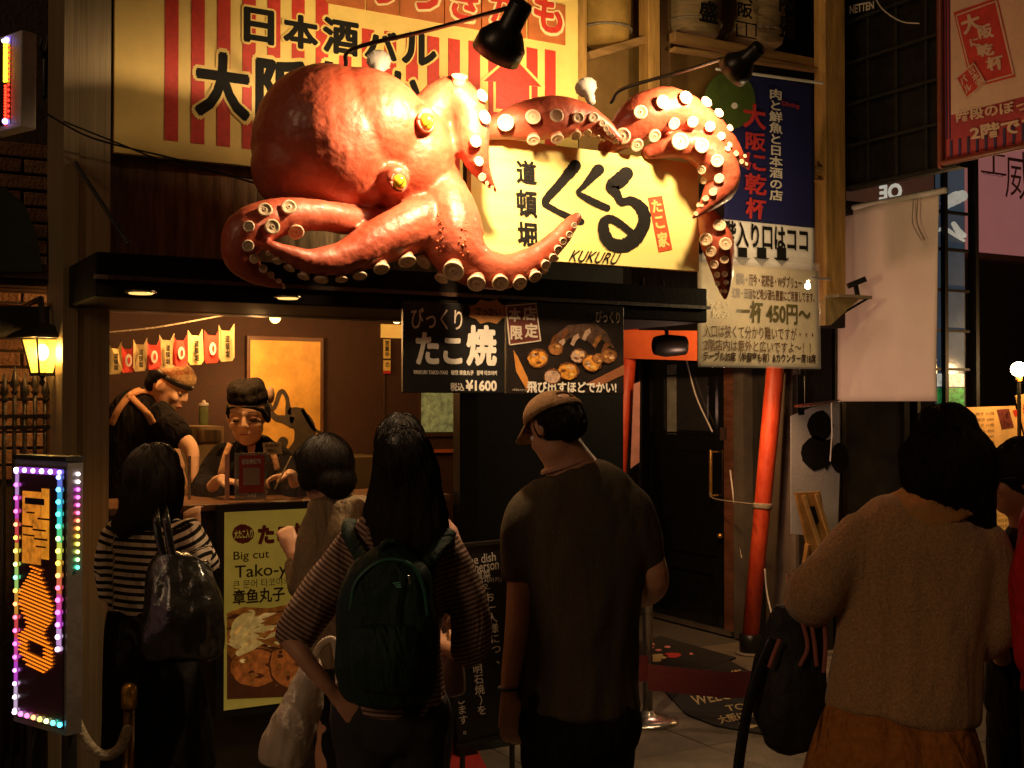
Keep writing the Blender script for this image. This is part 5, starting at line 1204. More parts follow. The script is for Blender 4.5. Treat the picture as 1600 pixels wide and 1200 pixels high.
fm = thing('flower_mat', 'black mat with red and yellow flower shapes in front of the black door', 'mat', G(1070, 1030))
MB().prism([G(*p)+V((0, 0, .012)) for p in ((980, 1010), (1032, 996), (1150, 1030), (1100, 1048), (1016, 1052))], (0, 0, 1), .011).build('mat', MATB, fm)
GP3 = Panel((0, 0, .0125), (1, 0, 0), (0, 1, 0))
for cx, cy, rx, ry, c_ in ((1050, 1024, 14, 4, 'r'), (1030, 1026, 14, 4, 'y'), (1024, 1032, 9, 2.5, 'y'), (1019, 1007, 4, 2, 'p'), (1029, 1016, 5, 1.6, 'p'), (1043, 1011, 5, 1.6, 'p'), (1080, 1022, 3, 1.5, 'p'), (1018, 1012, 4, 1.4, 'p')):
    m_ = {'r': mat('mat_red', (.50, .04, .04), .8), 'y': YL_, 'p': mat('mat_pink', (.6, .2, .2), .8)}[c_]; disc(GP3, 'flower_shape', cx, cy, rx, ry, m_, fm, .002, 14, .1)
gmat('red_mat', [(632, 1162), (737, 1156), (772, 1228), (634, 1232)], mat('red_carpet', (.42, .02, .02), .85, var=.2, bump=.5), 'plain red mat on the pavement beside the black floor sign', .012)
gmat('grey_mat', [(1020, 1052), (1100, 1026), (1122, 1032), (1030, 1064)], mat('grey_mat', (.20, .13, .10), .9, var=.4), 'narrow grey strip mat between the flower mat and the welcome mat', .007)

# black floor sign
AP = Panel(D(750, 1000, 4.95), RIGHT, (UZ*1.0 + HF*.0))
af = thing('floor_sign', 'black floor sign with white text asking one dish per person', 'floor sign', base0(AP.P(0, 0)))
q = [(690, 858), (783, 849), (806, 1142), (716, 1162)]
AP.poly('board', q, mat('sign_black', (.010, .010, .009), .35, bump=.05), af, 0, .03)
for a, b in (((690, 855), (783, 846)), ((783, 846), (809, 1145)), ((714, 1165), (809, 1145))): MB().beam(AP.P(*AP.hit(*a), .0), AP.P(*AP.hit(*b), .0), .035, .014, up=RIGHT if a[0] == 783 else UZ).build('frame_bar', BLACK, af)
for px in (722, 800):
    a = AP.P(*AP.hit(px, 1130), -.02); MB().tube([a, V((a.x, a.y, .0))+HF*.02], .012, 8).build('leg', BLACK, af)
AP.text('lettering', 'For one dish', ((700, 874), (774, 862), (775, 876), (701, 889)), WLET, af, .003, .01)
AP.text('lettering', 'per person', ((719, 888), (779, 878), (780, 894), (720, 903)), WLET, af, .003, .01)
AP.text('lettering', '一人一道菜', ((704, 897), (766, 890), (767, 903), (705, 910)), WLET, af, .003, .01)
AP.text('lettering', '(또는 아키시야키)', ((716, 906), (783, 901), (784, 910), (717, 916)), WLET, af, .003, .0)
AP.text('lettering', '주십시오.', ((730, 915), (764, 911), (765, 921), (731, 924)), WLET, af, .003, .0)
AP.text('lettering', 'お一人様につ、', ((757, 927), (772, 925), (786, 1036), (771, 1038)), WLET, af, .003, .015, vert=True)
AP.text('lettering', '（又は明石焼）を', ((733, 990), (748, 988), (761, 1115), (746, 1117)), WLET, af, .003, .015, vert=True)
AP.text('lettering', 'お願いします。', ((708, 1040), (722, 1038), (734, 1146), (719, 1148)), WLET, af, .003, .015, vert=True)

# ================================================================== PEOPLE
def vf(px, py, d, dd=0): return D(px, py, d+dd)
def hand(mb, w, d, palm, size=.17, curl=.5, thumb=1, spread=.16):
    # w wrist, d pointing direction, palm = palm normal; palm block, four fingers, thumb
    d = V(d).normalized(); palm = V(palm); palm = (palm-d*palm.dot(d)).normalized(); s = d.cross(palm).normalized()*thumb
    w = V(w); pl = size*.50
    for k in (-1.5, -.5, .5, 1.5):
        a = w + s*k*size*.05; b = w + d*pl + s*k*size*.115
        mb.tube([a, b], [(size*.085, size*.075), (size*.072, size*.066)], 10)
        L = size*(.46, .52, .50, .38)[int(k+1.5)] if thumb == 1 else size*(.38, .50, .52, .46)[int(k+1.5)]
        if thumb != 1: L = size*(.46, .52, .50, .38)[::-1][int(k+1.5)] if False else size*(.46, .52, .50, .38)[int(3-(k+1.5))]
        dirn = (d + s*k*spread*.35).normalized(); p = b; ang = 0; q = [p]
        for j, fr_ in enumerate((.42, .32, .26)):
            ang += curl*(.75+.25*j); dd = dirn*math.cos(ang) + palm*math.sin(ang); p = p + dd*L*fr_; q.append(p)
        mb.tube(q, [size*.058, size*.054, size*.048, size*.042], 8)
    b = w + d*pl*.28 - s*size*.16*1.0*(-1 if False else 1)*(-1)
    t0 = w + d*pl*.2 + s*size*.17; t1 = t0 + (d*.75+s*.55+palm*.35).normalized()*size*.22; t2 = t1 + (d*.95+s*.1+palm*.45).normalized()*size*.19
    mb.tube([w+d*pl*.08+s*size*.06, t0, t1, t2], [size*.09, size*.082, size*.06, size*.05], 8)
def head(mb, c, h, fwd, up=UZ, w=.78):
    # c centre, h chin-to-crown height; returns the frame
    f = V(fwd).normalized(); u = V(up); u = (u-f*u.dot(f)).normalized(); r = f.cross(u)
    M = Matrix((r, f, u)).transposed(); c = V(c); k = h/.235
    mb.ell(c + M@V((0, -.012, .022))*k, (.074*k*w/.78, .094*k, .092*k), M, 20, 14)
    mb.ell(c + M@V((0, .030, -.040))*k, (.058*k*w/.78, .060*k, .074*k), M, 18, 12)
    mb.ell(c + M@V((0, .060, -.082))*k, (.028*k, .028*k, .024*k), M, 12, 8)
    mb.tube([c + M@V((0, .084, .022))*k, c + M@V((0, .100, -.018))*k], [.007*k, .0115*k], 10)       # nose
    for q in (-1, 1):
        mb.ell(c + M@V((q*.010, .096, -.022))*k, (.009*k, .009*k, .007*k), M, 8, 6)
        mb.ell(c + M@V((q*.075*w/.78, -.004, -.006))*k, (.009*k, .019*k, .031*k), M @ Matrix.Rotation(q*.25, 3, 'Z'), 10, 8)   # ears
        mb.ell(c + M@V((q*.038, .062, -.024))*k, (.026*k, .026*k, .022*k), M, 10, 8)                # cheeks
    mb.ell(c + M@V((0, .088, -.050))*k, (.022*k, .010*k, .006*k), M, 10, 6); mb.ell(c + M@V((0, .086, -.060))*k, (.018*k, .010*k, .007*k), M, 10, 6)
    return M, k
def drape(name, pts, target, m, parent, hw, th=.004, off=.004, n=6):
    # a strap laid on a garment: photo-pixel centre line, half width px
    tb_ = BVHTree.FromPolygons([v.co + BASE[target] for v in target.data.vertices], [tuple(p.vertices) for p in target.data.polygons])
    q = spline(pts, n); v = []; f = []; last = None
    for i, p in enumerate(q):
        a = q[max(i-1, 0)]; c = q[min(i+1, len(q)-1)]; tx, ty = c[0]-a[0], c[1]-a[1]; L = math.hypot(tx, ty)+1e-9; nx, ny = -ty/L, tx/L
        for j in (-1, 0, 1):
            px, py = p[0]+nx*hw*j, p[1]+ny*hw*j; rr = ray(px, py).normalized(); h = tb_.ray_cast(ORG, rr)
            if h[0] is None:
                h = tb_.find_nearest(D(px, py, last or 4)) 
            w_ = h[0]; last = depth_of(w_); v.append(w_ - rr*off)
    for i in range(len(q)-1):
        for j in range(2): a = i*3+j; f.append((a, a+1, a+4, a+3))
    o = mk(name, v, f, m, parent, True); md = o.modifiers.new('s', 'SOLIDIFY'); md.thickness = th; md.offset = 1; return o
def strands(hair, parent, n, length, seed=1, w=.0011, lift=.006, flow=None):
    rnd = random.Random(seed); me = hair.data; off = BASE[hair]; vs = [v.co + off for v in me.vertices]; ns = [v.normal.copy() for v in me.vertices]
    tr = BVHTree.FromPolygons(vs, [tuple(p.vertices) for p in me.polygons]); zt = max(v.z for v in vs); V_ = []; F_ = []
    for _ in range(n):
        i = rnd.randrange(len(vs)); p = vs[i] + ns[i]*.001; nn = ns[i]; L = length*rnd.uniform(.4, 1.15); st = L/6; sway = V((rnd.uniform(-.25, .25), rnd.uniform(-.25, .25), 0)); loose = rnd.random() < .10; pts = [p]
        for k in range(6):
            g_ = V((0, 0, -1)) + sway*(1 if not loose else 1.6); g_ = g_ - nn*g_.dot(nn)*.9
            if g_.length < .15: g_ = (nn.cross(V((0, 0, 1)))*rnd.choice((-1, 1)) + nn*.1 + V((rnd.uniform(-1, 1), rnd.uniform(-1, 1), 0))*.3)
            g_.normalize(); p = p + g_*st; h = tr.find_nearest(p)
            if h[0] is not None and not (loose and k > 2): nn = h[1]; p = h[0] + nn*(.0015 + lift*rnd.random()*(k/6)**2)
            pts.append(p)
        b0 = len(V_)
        for k, p in enumerate(pts):
            t_ = (pts[min(k+1, 6)]-pts[max(k-1, 0)]).normalized(); sd = t_.cross(VIEW if abs(t_.dot(VIEW)) < .9 else UZ).normalized()*w*(1-.8*k/6); V_ += [p-sd, p+sd]
        F_ += [(b0+2*k, b0+2*k+1, b0+2*k+3, b0+2*k+2) for k in range(6)]
    o = mk('hair_strands', V_, F_, STRAND, parent); o['kind'] = 'stuff'; return o
STRAND = mat('hair_strand', (.014, .009, .007), .5, var=.5, scale=40, bump=0, spec=.25)
LIP = mat('lips', (.42, .12, .09), .45); EYW = mat('eye_white', (.7, .66, .6), .3, bump=0); IRIS = mat('iris', (.02, .01, .006), .15, bump=0); BROW = mat('eyebrow', (.018, .010, .007), .8)
def face(t, c, M, k, w=.78, closed=False):
    c = V(c)
    for q in (-1, 1):
        ec = c + M@V((q*.032, .0755 if not closed else .0725, .006 if not closed else .002))*k
        e = MB().ell(ec, ((.0125*k, .011*k, .0115*k) if not closed else (.0135*k, .0085*k, .0075*k)), M, 12, 8).build('eye', EYW if not closed else mat('eyelid_skin', (.52, .29, .17), .8, spec=.1, bump=0), t, True)
        if not closed: MB().ell(ec + M@V((0, .0075, 0))*k, (.0055*k, .005*k, .0055*k), M, 10, 6).build('iris', IRIS, e, True)
        lid = MB().tube([ec + M@V((x, (.0118 if closed else .0115)-abs(x)*.25, (-.0045 if closed else .0065)-abs(x)*(.0 if closed else .28)))*k for x in (-.015, -.008, 0, .008, .015)], [q_*(1.7 if closed else 1) for q_ in (.0010*k, .0019*k, .0022*k, .0019*k, .0010*k)], 6); lid.build('eyelid', BROW, t, True)
        MB().tube([c + M@V((q*.032+x, .086-abs(x)*.3-max(0, q*x)*.3, .032-abs(x)*.12))*k for x in (-.018, -.008, .004, .018)], [(.0016*k, .002*k), (.0032*k, .002*k), (.003*k, .002*k), (.001*k, .001*k)], 6).build('eyebrow', BROW, t, True)
    MB().tube([c + M@V((x, .0965-abs(x)*.25, -.0535+abs(x)*.05))*k for x in (-.020, -.01, 0, .01, .020)], [(.0012*k, .002*k), (.004*k, .003*k), (.0045*k, .003*k), (.004*k, .003*k), (.0012*k, .002*k)], 8).build('lips', LIP, t, True)
def seg_attr(tubes):
    # arc length along the nearest tube axis, so that stripes run round each limb
    segs = []
    for T in tubes:
        s0 = 0
        for i in range(len(T[0])-1):
            a = np.array(T[0][i]); b = np.array(T[0][i+1]); L = np.linalg.norm(b-a); segs.append((a, b, s0, L, T[1][i])); s0 += L
    def f(co):
        best = np.full(len(co), 1e9); out = np.zeros(len(co))
        for a, b, s0, L, r_ in segs:
            d = (b-a)/max(L, 1e-6); tu = (co-a)@d; tt = np.clip(tu, -.03, L+.03); dist = np.linalg.norm(co-(a+np.outer(tt, d)), axis=1)/r_
            m_ = dist < best; best[m_] = dist[m_]; out[m_] = s0+tu[m_]
        return out
    return f
def striped(name, c1, c2, freq, duty=.5, sheen=0):
    m = mat(name, c1, .9, var=.15, bump=.3, bscale=300, sheen=0, spec=.1, fold=.8); t = m.node_tree; b = t.nodes['Principled BSDF']
    at = t.nodes.new('ShaderNodeAttribute'); at.attribute_name = 'along'
    mu = t.nodes.new('ShaderNodeMath'); mu.operation = 'MULTIPLY'; mu.inputs[1].default_value = freq
    fr = t.nodes.new('ShaderNodeMath'); fr.operation = 'FRACT'; gt = t.nodes.new('ShaderNodeMath'); gt.operation = 'GREATER_THAN'; gt.inputs[1].default_value = duty
    mx = t.nodes.new('ShaderNodeMix'); mx.data_type = 'RGBA'; mx.inputs[6].default_value = (*c1, 1); mx.inputs[7].default_value = (*c2, 1)
    t.links.new(at.outputs['Fac'], mu.inputs[0]); t.links.new(mu.outputs[0], fr.inputs[0]); t.links.new(fr.outputs[0], gt.inputs[0])
    t.links.new(gt.outputs[0], mx.inputs[0]); t.links.new(mx.outputs[2], b.inputs['Base Color']); return m
def limb(mb, pts, n=14, cap=.8, rd=1.0, reg=None):
    # (px, py, depth, radius px [, depth radius m])
    pts = [tuple(a) if len(a) > 4 else (*a, a[3]*a[2]/FPX*rd) for a in pts]
    if mb is globals().get('b') and max(a[3] for a in pts) > 36 and len(pts) >= 4: pts = [(a[0], a[1], a[2], a[3]*.84, a[4]*.84) for a in pts]
    q = spline(pts, 4); P = [D(a[0], a[1], a[2]) for a in q]; Rr = []
    for a in q: r_ = a[3]*a[2]/FPX; Rr.append((r_, a[4] if len(a) > 4 else r_*rd))
    mb.tube(P, Rr, n, ref=VIEW, cap=cap)
    if reg is not None:
        ks = [pts[0], pts[-1]] if max(a[3] for a in pts) > 45 else pts[:3]
        reg.append(([D(a[0], a[1], a[2]) for a in ks], [a[3]*a[2]/FPX for a in ks]))
FOLD = [(.014, 9, 4, 1), (.008, 24, 9, 4)]
FOLDH = [(.022, 7, 3, 2), (.012, 16, 6, 8)]
SHOE = mat('dark_shoe', (.02, .018, .016), .5)
def legs(mb, hips, depth, hr, foot_dir, kr=.075, gap=None, ar=.045):
    out = []
    for (hx, hy) in hips:
        h = D(hx, hy, depth); a = V((h.x, h.y, .08)); k = V((h.x, h.y, .50)); k += V(foot_dir)*.03
        mb.tube([h+V((0, 0, .02)), h.lerp(k, .5), k, a.lerp(k, .6), a], [hr, hr*.88, kr, kr*.85, ar], 14, ref=VIEW); out.append(a)
    return out
def shoe(t, a, fd):
    fd = V(fd).normalized(); a = V((a.x, a.y, 0)); b = MB()
    b.tube([a-fd*.06+V((0,0,.045)), a+fd*.05+V((0,0,.045)), a+fd*.16+V((0,0,.032))], [(.042, .044), (.046, .040), (.036, .026)], 14, ref=UZ, cap=.8)
    b.build('shoe', SHOE, t, True)
def person(label, d, px, group=None):
    p = D(px, 800, d); return thing('person', label, 'person', V((p.x, p.y, 0)), group)
AWAY = HF.copy()

# ---- 1 man in a tan cap and dark T-shirt
t = person('man in a tan cap and dark T-shirt seen from behind, looking down', 3.8, 905)
d = 3.8; b = MB(); fd = (HF*.72-RIGHT*.62-UZ*.62).normalized()
hcn = D(868, 668, d-.01); M, k = head(b, hcn, .235, fd, UZ)
limb(b, [(868, 690, d, 36, .062), (884, 715, d, 37, .062), (900, 748, d, 48, .07)])
limb(b, [(905, 745, d, 62, .07), (905, 790, d, 95, .10), (910, 860, d, 92, .11), (905, 960, d, 86, .10), (900, 1060, d, 88, .11), (900, 1130, d, 90, .12)])
limb(b, [(832, 806, d, 20), (818, 860, d, 22), (812, 930, d-.02, 21), (808, 985, d-.03, 20), (799, 1050, d-.03, 16), (795, 1090, d-.03, 13)])
limb(b, [(985, 806, d, 20), (1008, 850, d, 22), (1024, 905, d, 22), (1012, 930, d+.12, 17), (975, 940, d+.25, 13)])
hand(b, D(795, 1088, d-.03), -UZ+RIGHT*.06, RIGHT*.4+HF*.9, .19, .45, 1)
hand(b, D(972, 942, d+.26), HF*.6-RIGHT*.6+UZ*.1, UZ, .18, .6, 1)
an = legs(b, [(858, 1130), (948, 1130)], d, .085, AWAY)
organic('body', b, SKIN, t, .009, 4); face(t, hcn, M, k)
hb_ = MB(); hb_.ell(hcn + M@V((0, -.024, .010)), (.081, .090, .078), M, 20, 14); hb_.ell(hcn+M@V((0, -.055, -.02)), (.066, .055, .055), M, 18, 12)
organic('hair', hb_, HAIR, t, .008, 3, disp=[(.004, 50, 30, 1)])
CAPM = mat('tan_cap', (.34, .20, .10), .9, var=.35, scale=90, bump=.5, bscale=260, spec=.15)
cb = MB(); cu_ = (M@V((0, .1, 1))).normalized(); CM = Matrix((M@V((1, 0, 0)), (M@V((0, 1, .10))).normalized(), cu_)).transposed()
prf = [(math.cos(a)*1.0, math.sin(a)) for a in np.linspace(0, math.pi/2, 9)]
vv = []; ff = []; nn_ = 28
for (r_, z_) in prf:
    for j in range(nn_):
        th = 2*math.pi*j/nn_; vv.append(hcn + CM@V((r_*.087*math.cos(th), -.014+r_*.107*math.sin(th), .036+z_*.088)))
for i in range(8):
    for j in range(nn_):
        if i < 3 and 19 <= j <= 22: continue           # opening over the strap at the back
        ff.append((i*nn_+j, i*nn_+(j+1)%nn_, (i+1)*nn_+(j+1)%nn_, (i+1)*nn_+j))
co_ = mk('cap', vv, ff, CAPM, t, True); md = co_.modifiers.new('s', 'SOLIDIFY'); md.thickness = .004
st_ = MB().tube([hcn + CM@V((.088*math.cos(a), -.014+.108*math.sin(a), .042)) for a in np.linspace(3.9, 5.5, 9)], [(.0015, .010)]*9, 8, ref=CM@V((0, 0, 1)), cap=0).build('cap_strap', CAPM, co_, True)
br = []; fb_ = []
for i in range(13):
    a = -1.15+2.3*i/12
    for q, (ra, dz_) in enumerate(((.0, 0), (.5, -.004), (1, -.012))):
        br.append(hcn + CM@V((.082*math.sin(a)*(1+.05*ra), .092*math.cos(a)+.0+ra*.075*math.cos(a*.9), .040+dz_-abs(a)*ra*.012)))
for i in range(12):
    for q in range(2): fb_.append((i*3+q, (i+1)*3+q, (i+1)*3+q+1, i*3+q+1))
bo_m = mk('cap_brim', br, fb_, CAPM, co_, True); md = bo_m.modifiers.new('s', 'SOLIDIFY'); md.thickness = .004
TEE = mat('dark_tee', (.080, .062, .040), .9, var=.3, scale=150, bump=.5, bscale=500, spec=.12, fold=.4, fs=8)
s = MB()
limb(s, [(898, 728, d, 44, .062), (902, 744, d, 66, .080), (906, 764, d, 88, .10), (910, 800, d, 100, .115), (912, 850, d, 103, .125), (910, 940, d, 95, .122), (905, 1030, d, 95, .125), (902, 1108, d, 99, .135)], cap=.15)
limb(s, [(868, 768, d, 26, .06), (842, 786, d, 34, .075), (824, 820, d, 36), (818, 862, d, 35), (817, 908, d-.01, 33)], cap=.1)
limb(s, [(942, 764, d, 26, .06), (974, 782, d, 34, .075), (996, 815, d, 36), (1006, 855, d, 33), (1012, 900, d+.02, 29)], cap=.1)
organic('tshirt', s, TEE, t, .011, 4, disp=FOLDH)
cl_ = MB(); limb(cl_, [(884, 722, d, 41, .066), (886, 728, d, 45, .072)], cap=.1); organic('collar', cl_, mat('tee_collar', (.42, .22, .15), .8), t, .006, 2)
s = MB(); DEN = mat('black_trousers', (.010, .009, .009), .85, bump=.3, bscale=300, spec=.12, fold=.6)
limb(s, [(902, 1080, d, 92, .12), (902, 1150, d, 93, .13)]); legs(s, [(858, 1140), (948, 1140)], d, .115, AWAY, .095, ar=.07); organic('trousers', s, DEN, t, .013, 3, disp=FOLD)
for a in an: shoe(t, a, HF)
MB().tube([D(795, 1075, d-.03)+(RIGHT*math.cos(a)+HF*math.sin(a))*.032 for a in np.linspace(0, 6.28, 16)], .005, 6, cap=0).build('wristband', BLACK, t)

strands([o for o in t.children if o.name.startswith('hair')][0], t, 1400, .03, 11, lift=.003)
# ---- 2 backpack woman
t = person('woman with long black hair, striped sleeves and a dark green backpack', 3.45, 615)
d = 3.5; b = MB(); hcn = D(631, 738, d); M, k = head(b, hcn, .225, HF-UZ*.15)
limb(b, [(630, 765, d, 28, .05), (628, 810, d, 34, .06)])
limb(b, [(625, 820, d, 60, .07), (622, 860, d, 80, .09), (618, 950, d, 66, .085), (612, 1040, d, 72, .09), (608, 1120, d, 88, .11)])
LA = [(553, 850, d, 22), (505, 915, d, 21), (455, 985, d-.03, 19), (470, 1020, d-.08, 16), (505, 1065, d-.10, 13), (524, 1085, d-.09, 11)]
RA = [(695, 860, d, 22), (722, 930, d, 20), (738, 1000, d, 18), (722, 1020, d+.10, 15), (690, 1010, d+.22, 12)]
limb(b, LA); limb(b, RA)
hand(b, D(524, 1084, d-.09), RIGHT*.7-UZ*.7, HF, .16, .3, 1); hand(b, D(690, 1010, d+.22), HF-RIGHT*.4+UZ*.2, UZ, .16, .5, 1)
an = legs(b, [(570, 1120), (650, 1120)], d, .08, AWAY)
organic('body', b, SKIN, t, .010, 4); face(t, hcn, M, k)
hr_ = MB(); limb(hr_, [(632, 712, d-.0, 42, .085), (634, 735, d-.01, 53, .10), (633, 775, d-.03, 56, .085), (633, 815, d-.06, 57, .06), (637, 850, d-.08, 55, .045), (640, 885, d-.09, 44, .03)], cap=.9)
limb(hr_, [(600, 760, d, 22, .06), (590, 800, d-.01, 20, .05), (588, 830, d-.03, 17, .04)], cap=.6); limb(hr_, [(672, 770, d, 18, .05), (684, 815, d-.03, 17, .04), (692, 850, d-.05, 12, .03)], cap=.6)
hr_.ell(hcn+M@V((0, -.020, .030)), (.087, .108, .104), M, 20, 14); organic('hair', hr_, HAIR, t, .010, 3, disp=[(.008, 36, 4, 1), (.004, 90, 8, 6)])
strands([o for o in t.children if o.name.split('.')[0] == 'hair'][-1], t, 4200, 0.22, 2)
STR2 = striped('thin_striped_knit', (.34, .23, .18), (.09, .05, .04), 75, .55, .2)
s = MB(); reg = []
limb(s, [(628, 808, d, 40, .06), (625, 825, d, 72, .085), (622, 860, d, 90, .10), (618, 950, d, 76, .10), (612, 1040, d, 80, .105), (608, 1105, d, 94, .12)], cap=.2, reg=reg)
limb(s, [(556, 840, d, 27), (530, 885, d, 33), (498, 935, d-.01, 36), (462, 990, d-.03, 33), (452, 1006, d-.04, 26)], cap=.3, reg=reg)
limb(s, [(690, 845, d, 27), (714, 895, d, 31), (732, 950, d, 32), (735, 1000, d, 32), (730, 1018, d+.04, 28)], cap=.3, reg=reg)
organic('striped_top', s, STR2, t, .010, 4, disp=[(.007, 14, 6, 3)], attr=seg_attr(reg))
s = MB(); limb(s, [(610, 1085, d, 88, .115), (608, 1130, d, 93, .125)]); legs(s, [(570, 1130), (652, 1130)], d, .10, AWAY, .085, ar=.075)
organic('jeans', s, mat('dark_jeans', (.018, .018, .022), .8, bump=.3, bscale=300), t, .013, 3, disp=FOLD)
for a in an: shoe(t, a, HF)
GRN = mat('dark_green_nylon', (.007, .026, .017), .6, var=.4, bump=.4, bscale=220, spec=.3, fold=.7, fs=13)
bk_ = thing('backpack', 'dark green backpack worn by the long haired woman', 'backpack', D(605, 1090, d-.2))
s = MB(); db = d-.17
limb(s, [(612, 868, db+.04, 42, .05), (608, 895, db+.02, 68, .075), (605, 960, db+.01, 80, .09), (604, 1030, db+.01, 82, .095), (604, 1082, db+.02, 76, .08)], cap=.5)
organic('pack', s, GRN, bk_, .010, 4, disp=[(.010, 8, 8, 2)])
s = MB(); limb(s, [(603, 985, db-.06, 54, .04), (603, 1030, db-.07, 58, .05), (603, 1068, db-.06, 53, .04)], cap=.6); organic('front_pocket', s, GRN, bk_, .009, 3, disp=[(.006, 14, 14, 2)])
q = [D(548, 950, db-.045), D(556, 910, db-.045), D(585, 882, db-.04), D(615, 874, db-.035), D(645, 885, db-.04), D(662, 920, db-.045), D(668, 960, db-.045)]
MB().tube([V(p) for p in spline([tuple(p) for p in q], 5)], .006, 6).build('zip', mat('green_piping', (.02, .11, .075), .4), bk_, True)
MB().tube([V(p) for p in spline([tuple(D(*p)) for p in ((592, 868, db), (600, 850, db-.01), (618, 846, db-.01), (632, 858, db), (634, 868, db))], 4)], .009, 8).build('grab_handle', GRN, bk_, True)
for sx, ex in ((572, 545), (668, 700)):
    q = [D(sx, 882, db+.02), D(ex, 835, db+.10), D(ex+2, 812 if sx < 600 else 828, d-.02)]; MB().tube([V(p) for p in spline([tuple(p) for p in q], 4)], [(.021, .006)]*9, 10, ref=VIEW, cap=0).build('shoulder_strap', GRN, bk_, True)
lg = D(618, 916, db-.082); 
for i in range(3): MB().tube([lg+RIGHT*(-.006+.004*i)*1+UZ*(.008-.005*i), lg+RIGHT*(.012+.002*i)+UZ*(.010-.006*i)-HF*.002], .0016, 6).build('logo', mat('logo_teal', (.10, .42, .30), .5), bk_)
MB().tube([D(638, 900, db-.07), D(641, 912, db-.075)], .003, 6).build('zip_pull', CHROME, bk_)

# ---- 3 taller person in pink in front of her
t = person('black haired person in a pale pink top, mostly hidden behind the backpack woman', 4.0, 640)
d = 4.02; b = MB(); hcn = D(625, 708, d); M, k = head(b, hcn, .235, HF-RIGHT*.1-UZ*.25)
limb(b, [(630, 740, d, 26, .05), (635, 800, d, 30, .055)]); limb(b, [(638, 810, d, 60, .08), (640, 860, d, 72, .09), (640, 1000, d, 62, .09), (640, 1080, d, 70, .1)])
for sx, ex in ((582, 575), (697, 702)): limb(b, [(sx, 835, d, 20), (ex, 900, d, 19), (ex, 970, d+.05, 16), (ex-(ex-640)*.4, 985, d+.22, 12)]); 
hand(b, D(675, 985, d+.23), HF, UZ, .16, .5, 1); hand(b, D(600, 985, d+.23), HF, UZ, .16, .5, -1)
an = legs(b, [(610, 1080), (670, 1080)], d, .08, AWAY); organic('body', b, SKIN, t, .011, 4); face(t, hcn, M, k)
hr_ = MB(); hr_.ell(hcn+M@V((0, -.018, .030)), (.082, .102, .096), M, 20, 14); hr_.ell(hcn+M@V((0, -.060, -.03)), (.062, .055, .06), M); hr_.ell(hcn+M@V((0, -.020, .030)), (.087, .108, .104), M, 20, 14); organic('hair', hr_, HAIR, t, .009, 3, disp=[(.006, 40, 12, 1)])
strands([o for o in t.children if o.name.split('.')[0] == 'hair'][-1], t, 1400, 0.06, 3)
s = MB(); limb(s, [(636, 800, d, 38, .06), (638, 815, d, 66, .085), (640, 860, d, 82, .1), (640, 980, d, 74, .1), (640, 1060, d, 78, .11)], cap=.2)
limb(s, [(585, 830, d, 24), (572, 890, d, 26), (572, 950, d+.03, 24)], cap=.3); limb(s, [(694, 828, d, 24), (706, 890, d, 25), (705, 950, d+.03, 24)], cap=.3)
organic('pink_top', s, mat('pale_pink_top', (.40, .22, .17), .85, bump=.2, bscale=300, spec=.1, fold=.8), t, .011, 4, disp=FOLD)
s = MB(); limb(s, [(640, 1050, d, 78, .11), (640, 1100, d, 80, .12)]); legs(s, [(612, 1090), (670, 1090)], d, .10, AWAY, .085, ar=.07); organic('trousers', s, DEN, t, .014, 3, disp=FOLD)
for a in an: shoe(t, a, HF)
bg_ = thing('shopping_bag', 'pale translucent bag hanging at the right of the backpack woman', 'bag', D(710, 1080, 3.72))
s = MB(); limb(s, [(712, 985, 3.72, 8, .02), (711, 1010, 3.72, 15, .04), (707, 1050, 3.72, 20, .05), (705, 1080, 3.72, 22, .045)], cap=.3); organic('bag', s, mat('pale_bag', (.22, .13, .09), .35), bg_, .008, 2, disp=[(.008, 20, 12, 2)])
MB().tube([D(712, 988, 3.72), D(706, 960, 3.74), D(690, 985, 3.9)], .006, 6).build('handle', mat('pale_bag', (.22, .13, .09)), bg_)

# ---- 4 hooded customer pointing at the poster
t = person('dark haired customer in a grey hooded top pointing at the lit poster', 4.15, 530)
d = 4.15; b = MB(); hcn = D(505, 738, d); M, k = head(b, hcn, .225, (HF*.75-RIGHT*.75-UZ*.3))
limb(b, [(512, 765, d, 26, .05), (522, 800, d, 30, .055)]); limb(b, [(530, 805, d, 50, .07), (535, 850, d, 66, .09), (540, 980, d, 58, .09), (545, 1060, d, 64, .1)])
LA = [(492, 835, d, 20), (482, 880, d+.02, 19), (476, 912, d+.05, 17), (466, 885, d+.12, 14), (460, 872, d+.15, 11)]
RA = [(590, 835, d, 20), (600, 900, d, 18), (595, 960, d-.02, 16), (560, 985, d-.06, 13)]
limb(b, LA); limb(b, RA); hand(b, D(461, 874, d+.15), UZ*.9-RIGHT*.35+HF*.2, -RIGHT*.3+HF, .16, .55, -1); hand(b, D(558, 988, d-.06), -RIGHT-UZ*.2, HF, .16, .6, 1)
an = legs(b, [(520, 1060), (575, 1060)], d, .08, AWAY); organic('body', b, SKIN, t, .0095, 4); face(t, hcn, M, k)
hr_ = MB(); hr_.ell(hcn+M@V((0, -.022, .028)), (.092, .110, .104), M, 20, 14); hr_.ell(hcn+M@V((0, -.070, -.045)), (.075, .05, .06), M); hr_.ell(hcn+M@V((.06, -.0, -.03)), (.026, .05, .06), M); hr_.ell(hcn+M@V((-.068, -.0, -.01)), (.02, .05, .05), M); hr_.ell(hcn+M@V((0, .05, .075)), (.07, .05, .035), M)
hr_.ell(hcn+M@V((0, -.020, .030)), (.087, .108, .104), M, 20, 14); organic('hair', hr_, HAIR, t, .009, 3, disp=[(.004, 30, 12, 1)])
